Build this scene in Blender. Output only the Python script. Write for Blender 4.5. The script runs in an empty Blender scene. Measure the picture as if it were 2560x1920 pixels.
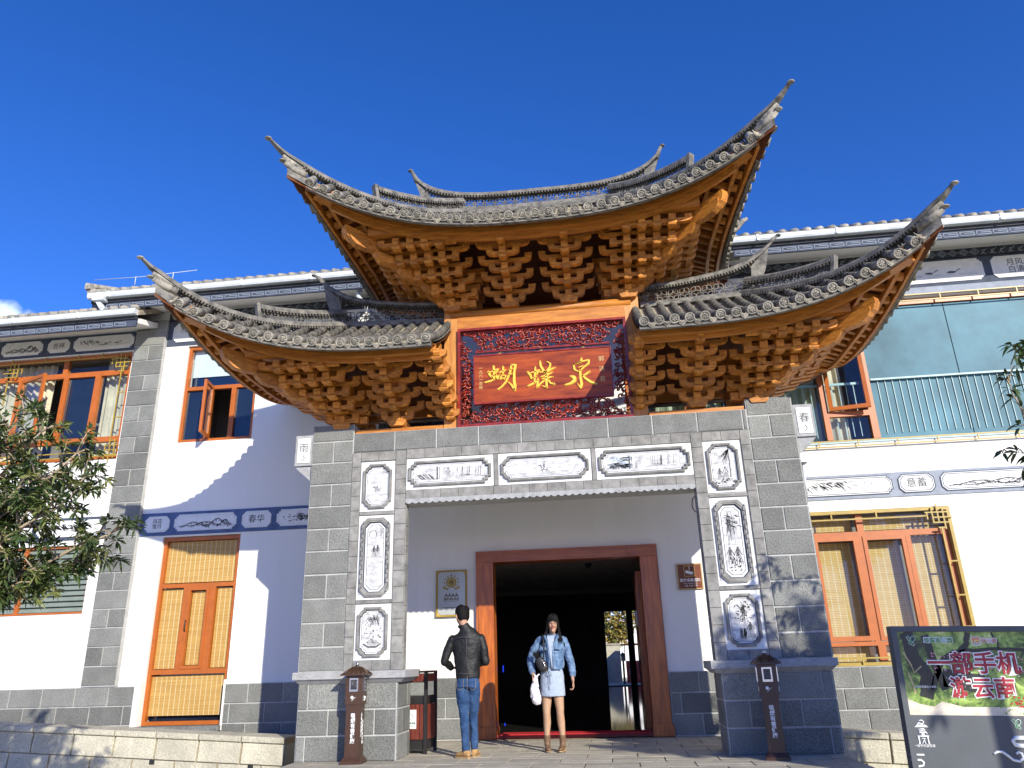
import bpy, math, random
import numpy as np
from mathutils import Vector, Matrix, noise
R=math.radians; PI=math.pi
random.seed(7)
S=bpy.context.scene; COL=S.collection

# ------------------------------------------------------------ camera
yaw,pit,rol=R(6.522),R(20.270),R(-1.671)
Fv=Vector((-math.sin(yaw)*math.cos(pit),math.cos(yaw)*math.cos(pit),math.sin(pit)))
rt=Vector((math.cos(yaw),math.sin(yaw),0)); up=rt.cross(Fv)
rr=math.cos(rol)*rt+math.sin(rol)*up; uu=-math.sin(rol)*rt+math.cos(rol)*up
cd=bpy.data.cameras.new('camera'); cam=bpy.data.objects.new('camera',cd); COL.objects.link(cam)
M=Matrix((rr,uu,-Fv)).transposed().to_4x4(); M.translation=Vector((0.704,-10.0,1.084)); cam.matrix_world=M
cd.sensor_width=36; cd.lens=1883.249/2560*36; cd.clip_end=2000; cd.clip_start=.05
S.camera=cam

# ------------------------------------------------------------ sky and sun
SUN_AZ,SUN_EL=33.0,23.0
sdir=Vector((math.sin(R(SUN_AZ))*math.cos(R(SUN_EL)),-math.cos(R(SUN_AZ))*math.cos(R(SUN_EL)),math.sin(R(SUN_EL))))
W=bpy.data.worlds.new('World'); S.world=W; W.use_nodes=True; nt=W.node_tree; nt.nodes.clear()
def N(nt,t,**k):
    n=nt.nodes.new(t)
    for a,b in k.items(): setattr(n,a,b)
    return n
sky=N(nt,'ShaderNodeTexSky',sky_type='NISHITA',sun_disc=False,sun_elevation=R(SUN_EL),sun_rotation=R(180-SUN_AZ),altitude=2200,air_density=1.0,dust_density=.35,ozone_density=3.2)
hsv=N(nt,'ShaderNodeHueSaturation'); hsv.inputs['Saturation'].default_value=1.27; hsv.inputs['Value'].default_value=1.0
nt.links.new(sky.outputs[0],hsv.inputs['Color'])
# one small cumulus low on the left, part of the sky itself
geo=N(nt,'ShaderNodeTexCoord'); nz=N(nt,'ShaderNodeTexNoise'); nz.inputs['Scale'].default_value=26; nz.inputs['Detail'].default_value=7; nz.inputs['Roughness'].default_value=.6
nt.links.new(geo.outputs['Generated'],nz.inputs['Vector'])
mix=N(nt,'ShaderNodeMix',data_type='RGBA'); 
dist=N(nt,'ShaderNodeVectorMath',operation='DISTANCE'); mp=N(nt,'ShaderNodeMapping'); 
nt.links.new(geo.outputs['Generated'],mp.inputs['Vector']); mp.inputs['Scale'].default_value=(1,1,1.55)
nt.links.new(mp.outputs[0],dist.inputs[0])
CL=Vector((-.645,.68,.375)).normalized(); dist.inputs[1].default_value=(CL.x,CL.y,CL.z*1.55)
m1=N(nt,'ShaderNodeMapRange'); m1.inputs['From Min'].default_value=.012; m1.inputs['From Max'].default_value=.062; m1.inputs['To Min'].default_value=.42; m1.inputs['To Max'].default_value=-.35
nt.links.new(dist.outputs['Value'],m1.inputs['Value'])
ad=N(nt,'ShaderNodeMath',operation='ADD'); nt.links.new(m1.outputs[0],ad.inputs[0]); nt.links.new(nz.outputs['Fac'],ad.inputs[1])
m2=N(nt,'ShaderNodeMapRange'); m2.inputs['From Min'].default_value=.58; m2.inputs['From Max'].default_value=.9; m2.inputs['To Max'].default_value=.75
nt.links.new(ad.outputs[0],m2.inputs['Value']); nt.links.new(m2.outputs[0],mix.inputs['Factor'])
tint=N(nt,'ShaderNodeVectorMath',operation='MULTIPLY'); tint.inputs[1].default_value=(1.08,.80,1.14); nt.links.new(hsv.outputs[0],tint.inputs[0]); nt.links.new(tint.outputs[0],mix.inputs['A']); mix.inputs['B'].default_value=(6.5,7.2,8.6,1)
bg=N(nt,'ShaderNodeBackground'); bg.inputs['Strength'].default_value=.118
nt.links.new(mix.outputs['Result'],bg.inputs['Color']); wo=N(nt,'ShaderNodeOutputWorld'); nt.links.new(bg.outputs[0],wo.inputs[0])
sl=bpy.data.lights.new('sun','SUN'); sl.energy=3.4; sl.angle=R(.53); sl.color=(1,.95,.82)
so=bpy.data.objects.new('sun',sl); COL.objects.link(so); so.rotation_euler=sdir.to_track_quat('Z','Y').to_euler(); so.location=(8,-14,12)
S.view_settings.view_transform='Standard'; S.view_settings.look='None'; S.view_settings.exposure=0.90; S.view_settings.gamma=1
S.cycles.max_bounces=6; S.cycles.transparent_max_bounces=12; S.cycles.use_denoising=True

# ------------------------------------------------------------ helpers
class MB:
    def __init__(s): s.v=[]; s.f=[]; s.sm=[]
    def add(s,vs,fs,smooth=False):
        o=len(s.v); s.v+= [tuple(p) for p in vs]; s.f+=[tuple(i+o for i in f) for f in fs]; s.sm+=[smooth]*len(fs); return s
    def box(s,x0,x1,y0,y1,z0,z1):
        return s.add([(x0,y0,z0),(x1,y0,z0),(x1,y1,z0),(x0,y1,z0),(x0,y0,z1),(x1,y0,z1),(x1,y1,z1),(x0,y1,z1)],
            [(0,3,2,1),(4,5,6,7),(0,1,5,4),(1,2,6,5),(2,3,7,6),(3,0,4,7)])
    def obox(s,a,b,w,h,upv=(0,0,1),off=0):   # bar from a to b, width w, height h
        a=Vector(a);b=Vector(b);d=(b-a).normalized();sd=d.cross(Vector(upv)).normalized();u=sd.cross(d)
        vs=[]
        for p in (a,b):
            for i,j in ((-1,-1),(1,-1),(1,1),(-1,1)): vs.append(p+sd*w/2*i+u*(h/2*j+off))
        return s.add(vs,[(0,1,2,3),(7,6,5,4),(0,4,5,1),(1,5,6,2),(2,6,7,3),(3,7,4,0)])
    def prism(s,poly,y0,y1,axis='y'):        # poly in (x,z) extruded along y; axis x: poly in (y,z); axis z: poly (x,y)
        n=len(poly)
        def P(p,t): return (p[0],t,p[1]) if axis=='y' else ((t,p[0],p[1]) if axis=='x' else (p[0],p[1],t))
        vs=[P(p,y0) for p in poly]+[P(p,y1) for p in poly]
        return s.add(vs,[tuple(range(n)),tuple(range(2*n-1,n-1,-1))]+[(i,i+n,(i+1)%n+n,(i+1)%n) for i in range(n)])
    def ring(s,po,pi,y0,y1):                 # ring between two (x,z) polygons of equal count, front y0, back y1
        n=len(po); vs=[(p[0],y0,p[1]) for p in po]+[(p[0],y0,p[1]) for p in pi]+[(p[0],y1,p[1]) for p in po]+[(p[0],y1,p[1]) for p in pi]
        f=[]
        for i in range(n):
            j=(i+1)%n; f+=[(i,j,n+j,n+i),(i,2*n+i,2*n+j,j),(n+i,n+j,3*n+j,3*n+i)]
        return s.add(vs,f)
    def tube(s,pts,rad,seg=8,smooth=True,cap=True,flat=1.0):
        pts=[Vector(p) for p in pts]; n=len(pts)
        if not isinstance(rad,(list,tuple)): rad=[rad]*n
        vs=[];u=None
        for i,p in enumerate(pts):
            d=(pts[min(i+1,n-1)]-pts[max(i-1,0)]).normalized()
            if u is None: u=d.orthogonal().normalized()
            u=(u-d*u.dot(d)).normalized(); w=d.cross(u)
            for k in range(seg):
                a=2*PI*k/seg; vs.append(p+u*math.cos(a)*rad[i]+w*math.sin(a)*rad[i]*flat)
        f=[(i*seg+k,i*seg+(k+1)%seg,(i+1)*seg+(k+1)%seg,(i+1)*seg+k) for i in range(n-1) for k in range(seg)]
        if cap: f+=[tuple(range(seg-1,-1,-1)),tuple(range((n-1)*seg,n*seg))]
        return s.add(vs,f,smooth)
    def sweep(s,path,prof,upv=(0,0,1),scale=None,cap=True,smooth=False):  # prof: closed list (side,up)
        path=[Vector(p) for p in path]; n=len(path); m=len(prof); vs=[]; upv=Vector(upv)
        for i,p in enumerate(path):
            d=(path[min(i+1,n-1)]-path[max(i-1,0)]).normalized(); sd=d.cross(upv).normalized(); u=sd.cross(d)
            k=scale[i] if scale else 1
            for a,b in prof: vs.append(p+sd*a*k+u*b*k)
        f=[(i*m+k,(i+1)*m+k,(i+1)*m+(k+1)%m,i*m+(k+1)%m) for i in range(n-1) for k in range(m)]
        if cap: f+=[tuple(range(m)),tuple(range(n*m-1,(n-1)*m-1,-1))]
        return s.add(vs,f,smooth)
    def vsweep(s,path,w,z0,z1):               # strip with vertical sides: width w horizontally, from z0 to z1 about the path
        path=[Vector(p) for p in path]; n=len(path); vs=[]
        for i,p in enumerate(path):
            d=(path[min(i+1,n-1)]-path[max(i-1,0)]); d.z=0; d.normalize(); sd=Vector((d.y,-d.x,0))
            for a,b in ((-w/2,z0),(w/2,z0),(w/2,z1),(-w/2,z1)): vs.append(p+sd*a+Vector((0,0,b)))
        f=[(i*4+k,(i+1)*4+k,(i+1)*4+(k+1)%4,i*4+(k+1)%4) for i in range(n-1) for k in range(4)]+[(0,1,2,3),(n*4-1,n*4-2,n*4-3,n*4-4)]
        return s.add(vs,f)
    def lathe(s,prof,seg=16,c=(0,0,0),smooth=True):
        vs=[];n=len(prof)
        for r,z in prof:
            for k in range(seg): vs.append((c[0]+r*math.cos(2*PI*k/seg),c[1]+r*math.sin(2*PI*k/seg),c[2]+z))
        f=[(i*seg+k,i*seg+(k+1)%seg,(i+1)*seg+(k+1)%seg,(i+1)*seg+k) for i in range(n-1) for k in range(seg)]
        f+=[tuple(range(seg-1,-1,-1)),tuple(range((n-1)*seg,n*seg))]
        return s.add(vs,f,smooth)
    def ball(s,c,r,seg=12,rings=8):
        rx,ry,rz=(r,r,r) if not isinstance(r,tuple) else r
        vs=[];f=[]
        for i in range(rings+1):
            t=PI*i/rings
            for k in range(seg):
                a=2*PI*k/seg; vs.append((c[0]+rx*math.sin(t)*math.cos(a),c[1]+ry*math.sin(t)*math.sin(a),c[2]-rz*math.cos(t)))
        f=[(i*seg+k,i*seg+(k+1)%seg,(i+1)*seg+(k+1)%seg,(i+1)*seg+k) for i in range(rings) for k in range(seg)]
        return s.add(vs,f,True)
    def mesh(s,name,m=None):
        me=bpy.data.meshes.new(name); me.from_pydata(s.v,[],s.f); me.polygons.foreach_set('use_smooth',s.sm)
        if m: me.materials.append(m)
        me.update(); return me
def link(name,me,parent=None,loc=None,rot=None,scale=None):
    o=bpy.data.objects.new(name,me); COL.objects.link(o); o.parent=parent
    if loc is not None: o.location=loc
    if rot is not None: o.rotation_euler=rot
    if scale is not None: o.scale=scale
    return o
def part(name,mb,m,parent=None,**k): return link(name,mb.mesh(name,m),parent,**k)
def thing(name,label,cat,loc=(0,0,0),rot=(0,0,0),group=None):
    o=bpy.data.objects.new(name,None); COL.objects.link(o); o.location=loc; o.rotation_euler=rot; o['label']=label; o['category']=cat; o.empty_display_size=.1
    if group: o['group']=group
    return o
def struct(o): o['kind']='structure'; return o
def sub(name,parent,loc=(0,0,0),rot=(0,0,0)):
    o=bpy.data.objects.new(name,None); COL.objects.link(o); o.parent=parent; o.location=loc; o.rotation_euler=rot; o.empty_display_size=.05; return o

# ------------------------------------------------------------ materials
def mat(name,col,rough=.6,var=.15,vscale=4.0,bump=0.0,bscale=60.0,col2=None,spec=.5,metal=0,coat=0,stretch=(1,1,1),objvar=0.0,speck=0.0,sscale=220.0,coord='pos',detail=6):
    m=bpy.data.materials.new(name); m.use_nodes=True; t=m.node_tree; b=t.nodes['Principled BSDF']
    b.inputs['Roughness'].default_value=rough; b.inputs['Metallic'].default_value=metal; b.inputs['Coat Weight'].default_value=coat; b.inputs['Specular IOR Level'].default_value=spec
    if coord=='pos': g=N(t,'ShaderNodeNewGeometry'); src=g.outputs['Position']
    else: g=N(t,'ShaderNodeTexCoord'); src=g.outputs['Object']
    mp=N(t,'ShaderNodeMapping'); mp.inputs['Scale'].default_value=stretch; t.links.new(src,mp.inputs['Vector'])
    n1=N(t,'ShaderNodeTexNoise'); n1.inputs['Scale'].default_value=vscale; n1.inputs['Detail'].default_value=detail; n1.inputs['Roughness'].default_value=.62; t.links.new(mp.outputs[0],n1.inputs['Vector'])
    c=Vector(col); 
    c2=Vector(col2) if col2 else c*(1+var*1.6); c1=c if col2 else c*(1-var*1.6)
    mx=N(t,'ShaderNodeMix',data_type='RGBA'); mx.inputs['A'].default_value=(*c1,1); mx.inputs['B'].default_value=(*c2,1)
    mr=N(t,'ShaderNodeMapRange'); mr.inputs['From Min'].default_value=.3; mr.inputs['From Max'].default_value=.7; t.links.new(n1.outputs['Fac'],mr.inputs['Value']); t.links.new(mr.outputs[0],mx.inputs['Factor'])
    out=mx.outputs['Result']
    if speck:
        n2=N(t,'ShaderNodeTexNoise'); n2.inputs['Scale'].default_value=sscale; n2.inputs['Detail'].default_value=2; t.links.new(src,n2.inputs['Vector'])
        mr2=N(t,'ShaderNodeMapRange'); mr2.inputs['From Min'].default_value=.35; mr2.inputs['From Max'].default_value=.65; mr2.inputs['To Min'].default_value=1-speck; mr2.inputs['To Max'].default_value=1+speck; t.links.new(n2.outputs['Fac'],mr2.inputs['Value'])
        vm=N(t,'ShaderNodeVectorMath',operation='SCALE'); t.links.new(out,vm.inputs[0]); t.links.new(mr2.outputs[0],vm.inputs['Scale']); out=vm.outputs[0]
    if objvar:
        oi=N(t,'ShaderNodeObjectInfo'); mr3=N(t,'ShaderNodeMapRange'); mr3.inputs['To Min'].default_value=1-objvar; mr3.inputs['To Max'].default_value=1+objvar; t.links.new(oi.outputs['Random'],mr3.inputs['Value'])
        vm=N(t,'ShaderNodeVectorMath',operation='SCALE'); t.links.new(out,vm.inputs[0]); t.links.new(mr3.outputs[0],vm.inputs['Scale']); out=vm.outputs[0]
    t.links.new(out,b.inputs['Base Color'])
    if bump:
        n3=N(t,'ShaderNodeTexNoise'); n3.inputs['Scale'].default_value=bscale; n3.inputs['Detail'].default_value=3; t.links.new(mp.outputs[0],n3.inputs['Vector'])
        bp=N(t,'ShaderNodeBump'); bp.inputs['Strength'].default_value=bump; bp.inputs['Distance'].default_value=.01; t.links.new(n3.outputs['Fac'],bp.inputs['Height']); t.links.new(bp.outputs[0],b.inputs['Normal'])
    return m
def glass(name,tint=(.9,.95,1),refl=.12,rough=.02):
    m=bpy.data.materials.new(name); m.use_nodes=True; t=m.node_tree; t.nodes.clear()
    tr=N(t,'ShaderNodeBsdfTransparent'); tr.inputs[0].default_value=(*tint,1); gl=N(t,'ShaderNodeBsdfGlossy'); gl.inputs['Roughness'].default_value=rough
    lw=N(t,'ShaderNodeLayerWeight'); lw.inputs['Blend'].default_value=.35; pw=N(t,'ShaderNodeMath',operation='POWER'); pw.inputs[1].default_value=3; t.links.new(lw.outputs['Facing'],pw.inputs[0]); ad=N(t,'ShaderNodeMath',operation='ADD'); ad.inputs[1].default_value=refl*.3; t.links.new(pw.outputs[0],ad.inputs[0])
    mx=N(t,'ShaderNodeMixShader'); t.links.new(ad.outputs[0],mx.inputs[0]); t.links.new(tr.outputs[0],mx.inputs[1]); t.links.new(gl.outputs[0],mx.inputs[2])
    o=N(t,'ShaderNodeOutputMaterial'); t.links.new(mx.outputs[0],o.inputs[0]); return m
MT={}
MT['granite']=mat('grey_granite',(.185,.187,.172),.85,.10,3,1.0,38,objvar=.24,speck=.32,sscale=80,spec=.3)
MT['granite2']=mat('smooth_granite',(.165,.167,.158),.8,.12,4,.6,60,objvar=.1,speck=.35,sscale=90,spec=.3)
MT['grout']=mat('pale_grout',(.42,.42,.40),.9,.1,6,.2,80,spec=.2)
MT['trim']=mat('grey_clay_trim',(.235,.228,.21),.8,.22,7,.25,50,objvar=.12,spec=.3)
MT['carved']=mat('carved_grey_stone',(.33,.33,.33),.8,.12,12,.4,90,spec=.3)
MT['plaster']=mat('white_plaster',(.80,.785,.75),.85,.02,1.3,.08,120,col2=(.76,.74,.69),stretch=(2.2,2.2,.35),spec=.25)
MT['panelwhite']=mat('white_lime',(.70,.70,.68),.8,.02,8,.0,spec=.25)
MT['ink']=mat('black_ink',(.10,.10,.105),.8,.5,30,spec=.2)
MT['inkgrey']=mat('grey_ink_wash',(.50,.50,.51),.8,.2,25,spec=.2)
MT['inkblue']=mat('blue_grey_ink_wash',(.45,.52,.60),.8,.2,25,spec=.2)
MT['wood']=mat('honey_wood',(.32,.100,.012),.42,.2,2.6,.35,26,col2=(.58,.225,.030),stretch=(1.2,9,9),spec=.45)
MT['woodz']=mat('honey_wood_upright',(.38,.140,.024),.4,.2,2.6,.3,26,col2=(.62,.27,.055),stretch=(9,9,1.2),spec=.45)
MT['woody']=mat('honey_wood_arm',(.31,.098,.013),.45,.2,3,.45,30,col2=(.68,.275,.038),stretch=(5,2,11),objvar=.22,spec=.4)
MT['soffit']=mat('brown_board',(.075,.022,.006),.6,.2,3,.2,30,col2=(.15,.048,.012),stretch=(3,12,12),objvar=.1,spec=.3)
MT['red']=mat('dark_red_lacquer',(.22,.020,.008),.3,.3,9,.0,coat=.12)
MT['signwood']=mat('red_brown_signboard',(.11,.012,.004),.38,.2,2.2,.06,20,col2=(.42,.075,.010),stretch=(.8,1,7),coat=.08,spec=.3)
MT['gold']=mat('gold_paint',(.80,.50,.055),.38,.1,20,spec=.6)
MT['doorwood']=mat('red_door_wood',(.24,.050,.007),.38,.2,2.5,.12,25,col2=(.56,.150,.014),stretch=(8,8,1.0),coat=.15)
MT['doorwoodx']=mat('red_door_wood_beam',(.26,.060,.014),.42,.2,2.5,.12,25,col2=(.44,.125,.026),stretch=(1,8,8),coat=.15)
MT['tile']=mat('grey_roof_tile',(.045,.045,.045),.85,.2,9,.6,70,col2=(.19,.17,.135),objvar=.16,spec=.25)
MT['tileend']=mat('pale_tile_end',(.12,.115,.10),.85,.2,14,.5,90,col2=(.46,.42,.34),objvar=.2,spec=.25)
MT['mortar']=mat('beige_mortar',(.20,.17,.125),.95,.2,8,.9,45,col2=(.46,.40,.29),spec=.15)
MT['ridge']=mat('grey_ridge_tile',(.06,.06,.058),.85,.2,9,.4,60,col2=(.27,.25,.21),spec=.25)
MT['black']=mat('near_black',(.02,.02,.022),.6,.2,5,spec=.3)
MT['eave']=mat('black_painted_eave',(.035,.037,.043),.7,.25,8,spec=.3)
MT['slate']=mat('dark_blue_grey_paint',(.055,.068,.10),.75,.2,6,spec=.3)
MT['slatelight']=mat('pale_blue_grey_paint',(.27,.30,.35),.75,.1,8,spec=.3)
MT['lineart']=mat('white_line_paint',(.66,.67,.68),.75,.08,8,spec=.3)
MT['paintpanel']=mat('off_white_painting_ground',(.62,.61,.57),.8,.06,9,spec=.25)
MT['paintpanelw']=mat('white_painting_ground',(.74,.74,.72),.8,.04,9,spec=.25)
MT['gutter']=mat('white_gutter_metal',(.58,.61,.62),.5,.10,3,.05,40,spec=.45)
MT['orange']=mat('orange_brown_window_frame',(.40,.105,.012),.4,.08,6,spec=.5)
MT['yellow']=mat('mustard_metal',(.36,.245,.035),.42,.1,10,spec=.5)
MT['curtain']=mat('cream_curtain',(.55,.47,.33),.9,.12,3,spec=.15)
MT['curtaing']=mat('green_cream_curtain',(.42,.44,.30),.9,.12,3,spec=.15)
MT['glass']=glass('window_glass',(.92,.96,.98),.10)
MT['darkglass']=mat('dark_window_glass',(.010,.016,.030),.04,.2,2,spec=.8)
MT['pave']=mat('pale_paving_stone',(.37,.335,.265),.85,.12,2.4,.35,60,objvar=.07,speck=.15,sscale=160,spec=.3)
MT['beige']=mat('beige_limestone',(.44,.41,.32),.9,.12,3,1.0,26,objvar=.1,speck=.18,sscale=60,spec=.2)
MT['beigejoint']=mat('tan_mortar',(.34,.27,.17),.95,.15,6,spec=.2)
MT['ground']=mat('plaza_stone',(.58,.55,.40),.9,.12,1.2,.3,40,spec=.2)
MT['brown']=mat('brown_powder_coat',(.060,.028,.014),.38,.1,12,spec=.5)
MT['steel']=mat('polished_steel',(.55,.55,.55),.2,.05,10,metal=1)
MT['whitetext']=mat('white_lettering',(.80,.80,.78),.6,.02,5)
MT['binwood']=mat('dark_red_slat',(.15,.030,.018),.45,.2,6,stretch=(8,8,1),objvar=.15)
MT['blackmetal']=mat('black_metal',(.022,.02,.02),.45,.1,8,spec=.4)
MT['redmat']=mat('red_carpet',(.50,.035,.04),.9,.15,30,.6,200,spec=.1)
MT['interior']=mat('dark_interior_wall',(.22,.20,.18),.7,.1,1,spec=.2)
MT['polish']=mat('polished_dark_floor',(.035,.033,.03),.06,.1,1,spec=.6)
MT['leaf']=mat('dark_green_leaf',(.045,.075,.018),.5,.45,2.2,spec=.5)
MT['leaf2']=mat('olive_green_leaf',(.13,.145,.040),.5,.4,2.2,spec=.5)
MT['wash']=mat('ink_washed_ground',(.80,.80,.78),.85,.02,9,col2=(.30,.30,.305),stretch=(1,1,2.6),spec=.2,detail=9)
MT['bark']=mat('pale_twig_bark',(.36,.29,.20),.85,.2,20,.3,60,spec=.2)
def hexc(h):
    h=h.lstrip('#'); c=[int(h[i:i+2],16)/255 for i in (0,2,4)]; return tuple(x/12.92 if x<=.04045 else ((x+.055)/1.055)**2.4 for x in c)

# text as flat mesh, upright on a wall facing -y
def text(body,size,m,parent,x,z,y,name='lettering',bold=0.0,align='CENTER',extrude=.0015,sx=1.0,rot=(PI/2,0,0),line=1.0,shear=0):
    c=bpy.data.curves.new('t','FONT'); c.body=body; c.size=size; c.align_x=align; c.align_y='CENTER'; c.offset=bold; c.extrude=extrude; c.space_line=line; c.resolution_u=3; c.shear=shear
    o=bpy.data.objects.new('t',c); me=bpy.data.meshes.new_from_object(o); bpy.data.objects.remove(o); bpy.data.curves.remove(c)
    me.materials.clear(); me.materials.append(m); me.name=name
    return link(name,me,parent,loc=(x,y,z),rot=rot,scale=(sx,1,1))
# ------------------------------------------------------------ ground and platform
b=MB(); b.box(-300,300,-300,300,-.75,-.45); struct(part('ground',b,MT['ground']))
plat=sub('porch_platform',None); plat['kind']='structure'
b=MB(); b.box(-3.28,3.25,-14,2.5,-.5,-.012); part('platform_base',b,MT['beigejoint'],plat)
random.seed(3); cache={}
def block_mesh(w,h,d,bev,m,key,axis='y',jit=0):
    """a block w wide (x), h high (z), d deep, front face at y=0, arrised front edges"""
    k=(key,round(w,2),round(h,2),round(d,2),axis)
    if k in cache: return cache[k]
    a=MB(); W2,H2=w/2,h/2; e=bev
    def P(x,y,z): return (x,y,z) if axis=='y' else ((-y,x,z) if axis=='x' else ((y,x,z) if axis=='-x' else (x,z,-y)))
    vs=[P(-W2+e,0,-H2+e),P(W2-e,0,-H2+e),P(W2-e,0,H2-e),P(-W2+e,0,H2-e),P(-W2,e,-H2),P(W2,e,-H2),P(W2,e,H2),P(-W2,e,H2),P(-W2,d,-H2),P(W2,d,-H2),P(W2,d,H2),P(-W2,d,H2)]
    f=[(0,1,2,3),(4,5,1,0),(5,6,2,1),(6,7,3,2),(7,4,0,3),(8,9,5,4),(9,10,6,5),(10,11,7,6),(11,8,4,7)]
    if axis in('x','z'): pass
    a.add(vs,f); me=a.mesh(key,m); cache[k]=me; return me
# paving stones, laid in a stretcher/herring mixture in front of the door
def pave(x0,x1,y0,y1,name='paving_stone'):
    me=block_mesh(x1-x0-.012,y1-y0-.012,.03,.004,MT['pave'],name,'z')
    return link(name,me,plat,loc=((x0+x1)/2,(y0+y1)/2,random.uniform(-.0015,.0015)))
y=2.2; r=0
rows=[]
while y>-2.6:
    h=.30 if r%2==0 else .15
    x=-3.27-(.0 if r%4<2 else .3); 
    while x<3.24:
        w=.6 if r%2==0 else .6
        a,b_=max(x,-3.27),min(x+w,3.24)
        if b_-a>.05: pave(a,b_,y-h,y)
        x+=w
    y-=h; r+=1
b=MB()
while y>-14:
    x=-3.27-(.3 if r%2 else 0)
    while x<3.24:
        a,c=max(x,-3.27),min(x+.6,3.24)
        if c-a>.05: b.box(a+.006,c-.006,y-.294,y,-.02,0)
        x+=.6
    y-=.3; r+=1
o=part('paving_near_camera',b,MT['pave'],plat); o['kind']='stuff'
for sx,nm in ((-3.28,'l'),(3.25,'r')):   # kerb along the platform edge
    k=0; yy=-.35
    while yy>-6:
        me=block_mesh(.8,.1,.12,.006,MT['pave'],'kerb_stone_'+nm,'-x' if sx>0 else 'x')
        yy-=.81

fl=MB(); rg=random.Random(21)
for _ in range(150):
    x,y=rg.uniform(-3.1,3.1),rg.uniform(-1.2,2.1); a=rg.uniform(0,6.3); l=rg.uniform(.018,.035)
    d=Vector((math.cos(a),math.sin(a),0)); n_=Vector((-d.y,d.x,0)); p=Vector((x,y,.003))
    fl.add([p,p+d*l*.5+n_*l*.2+Vector((0,0,.004)),p+d*l,p+d*l*.5-n_*l*.2+Vector((0,0,.002))],[(0,1,2,3)])
o=part('fallen_leaves',fl,mat('dry_leaf',(.16,.10,.04),.8,.4,40)); o['kind']='stuff'; o['label']='scattered dry leaf scraps on the paved forecourt'
# ------------------------------------------------------------ main hall
hall=thing('hall_building','long white plastered two storey hall with grey stone plinth and painted eaves','building',(0,2.5,0))
YW=0.0 # local y of wall face; hall empty at y=2.5
def wall_holes(name,x0,x1,z0,z1,holes,y0,y1,m,parent):
    xs=sorted({x0,x1,*[v for h in holes for v in h[:2]]}); zs=sorted({z0,z1,*[v for h in holes for v in h[2:]]})
    xs=[x for x in xs if x0<=x<=x1]; zs=[z for z in zs if z0<=z<=z1]
    b=MB()
    def inh(x,z): return any(h[0]<x<h[1] and h[2]<z<h[3] for h in holes)
    solid={}
    for i in range(len(xs)-1):
        for j in range(len(zs)-1):
            solid[i,j]=not inh((xs[i]+xs[i+1])/2,(zs[j]+zs[j+1])/2)
    for (i,j),s in solid.items():
        if not s: continue
        a,c,d,e=xs[i],xs[i+1],zs[j],zs[j+1]
        b.add([(a,y0,d),(c,y0,d),(c,y0,e),(a,y0,e)],[(0,1,2,3)]); b.add([(a,y1,d),(c,y1,d),(c,y1,e),(a,y1,e)],[(3,2,1,0)])
        for di,dj,q in ((-1,0,[(a,y0,d),(a,y0,e),(a,y1,e),(a,y1,d)]),(1,0,[(c,y0,e),(c,y0,d),(c,y1,d),(c,y1,e)]),(0,-1,[(c,y0,d),(a,y0,d),(a,y1,d),(c,y1,d)]),(0,1,[(a,y0,e),(c,y0,e),(c,y1,e),(a,y1,e)])):
            if not solid.get((i+di,j+dj),False): b.add(q,[(0,1,2,3)])
    return part(name,b,m,parent)
H_door=(-1.40,1.54,-.1,2.81)
holes=[H_door,(-6.97,-5.52,5.03,6.96),(-6.97,-5.54,.27,3.31),(-12.6,-8.28,2.07,3.25),(-12.6,-8.10,4.80,6.95),
       (3.45,12.0,4.30,6.82),(3.60,6.10,.88,3.20),(-3.3,-1.7,4.35,6.5),(1.25,3.3,4.35,6.5)]
wall_holes('wall',-13,12.5,0,7.9,holes,0,.28,MT['plaster'],hall)
# plinth of granite blocks with pale joints
def course(parent,x0,x1,z0,z1,xs,y,m='granite',gap=.018,depth=.05,name='stone_block',bev=.006):
    """blocks between the joint positions xs on a vertical face at local y (front)"""
    e=[x0]+[x for x in sorted(xs) if x0+.03<x<x1-.03]+[x1]
    for a,c in zip(e[:-1],e[1:]):
        w=c-a-gap; h=z1-z0-gap
        if w<.03: continue
        link(name,block_mesh(w,h,depth,bev,MT[m],name),parent,loc=((a+c)/2,y+random.uniform(-.003,.003),(z0+z1)/2))
def plinth(x0,x1,offs=0.0):
    p=sub('stone_plinth',hall,(0,0,0))
    b=MB(); b.box(x0,x1,-.062,.0-.001,-.5,.885); part('mortar',b,MT['grout'],p)
    zs=[.885,.59,.30,0.0,-.3]
    for k in range(4):
        o=(.295 if k%2 else 0)+offs
        js=[ -9.29-3*.59+o+.588*i for i in range(60)]
        course(p,x0,x1,zs[k+1],zs[k],js,-.075,depth=.05)
plinth(-13,-6.99); plinth(-5.52,-1.42,.05); plinth(1.56,12.5,.11)
# pilaster of alternating blocks
def pilaster(x0,x1,ztop):
    p=sub('stone_pilaster',hall)
    b=MB(); b.box(x0,x1,-.085,-.001,.89,ztop); part('mortar',b,MT['grout'],p)
    z=.905; k=0; mid=(x0+x1)/2
    while z<ztop-.05:
        t=min(z+.3045,ztop); course(p,x0,x1,z,t,[] if k%2==0 else [mid],-.1,depth=.04); z=t; k+=1
pilaster(-8.03,-7.42,7.52)
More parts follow.
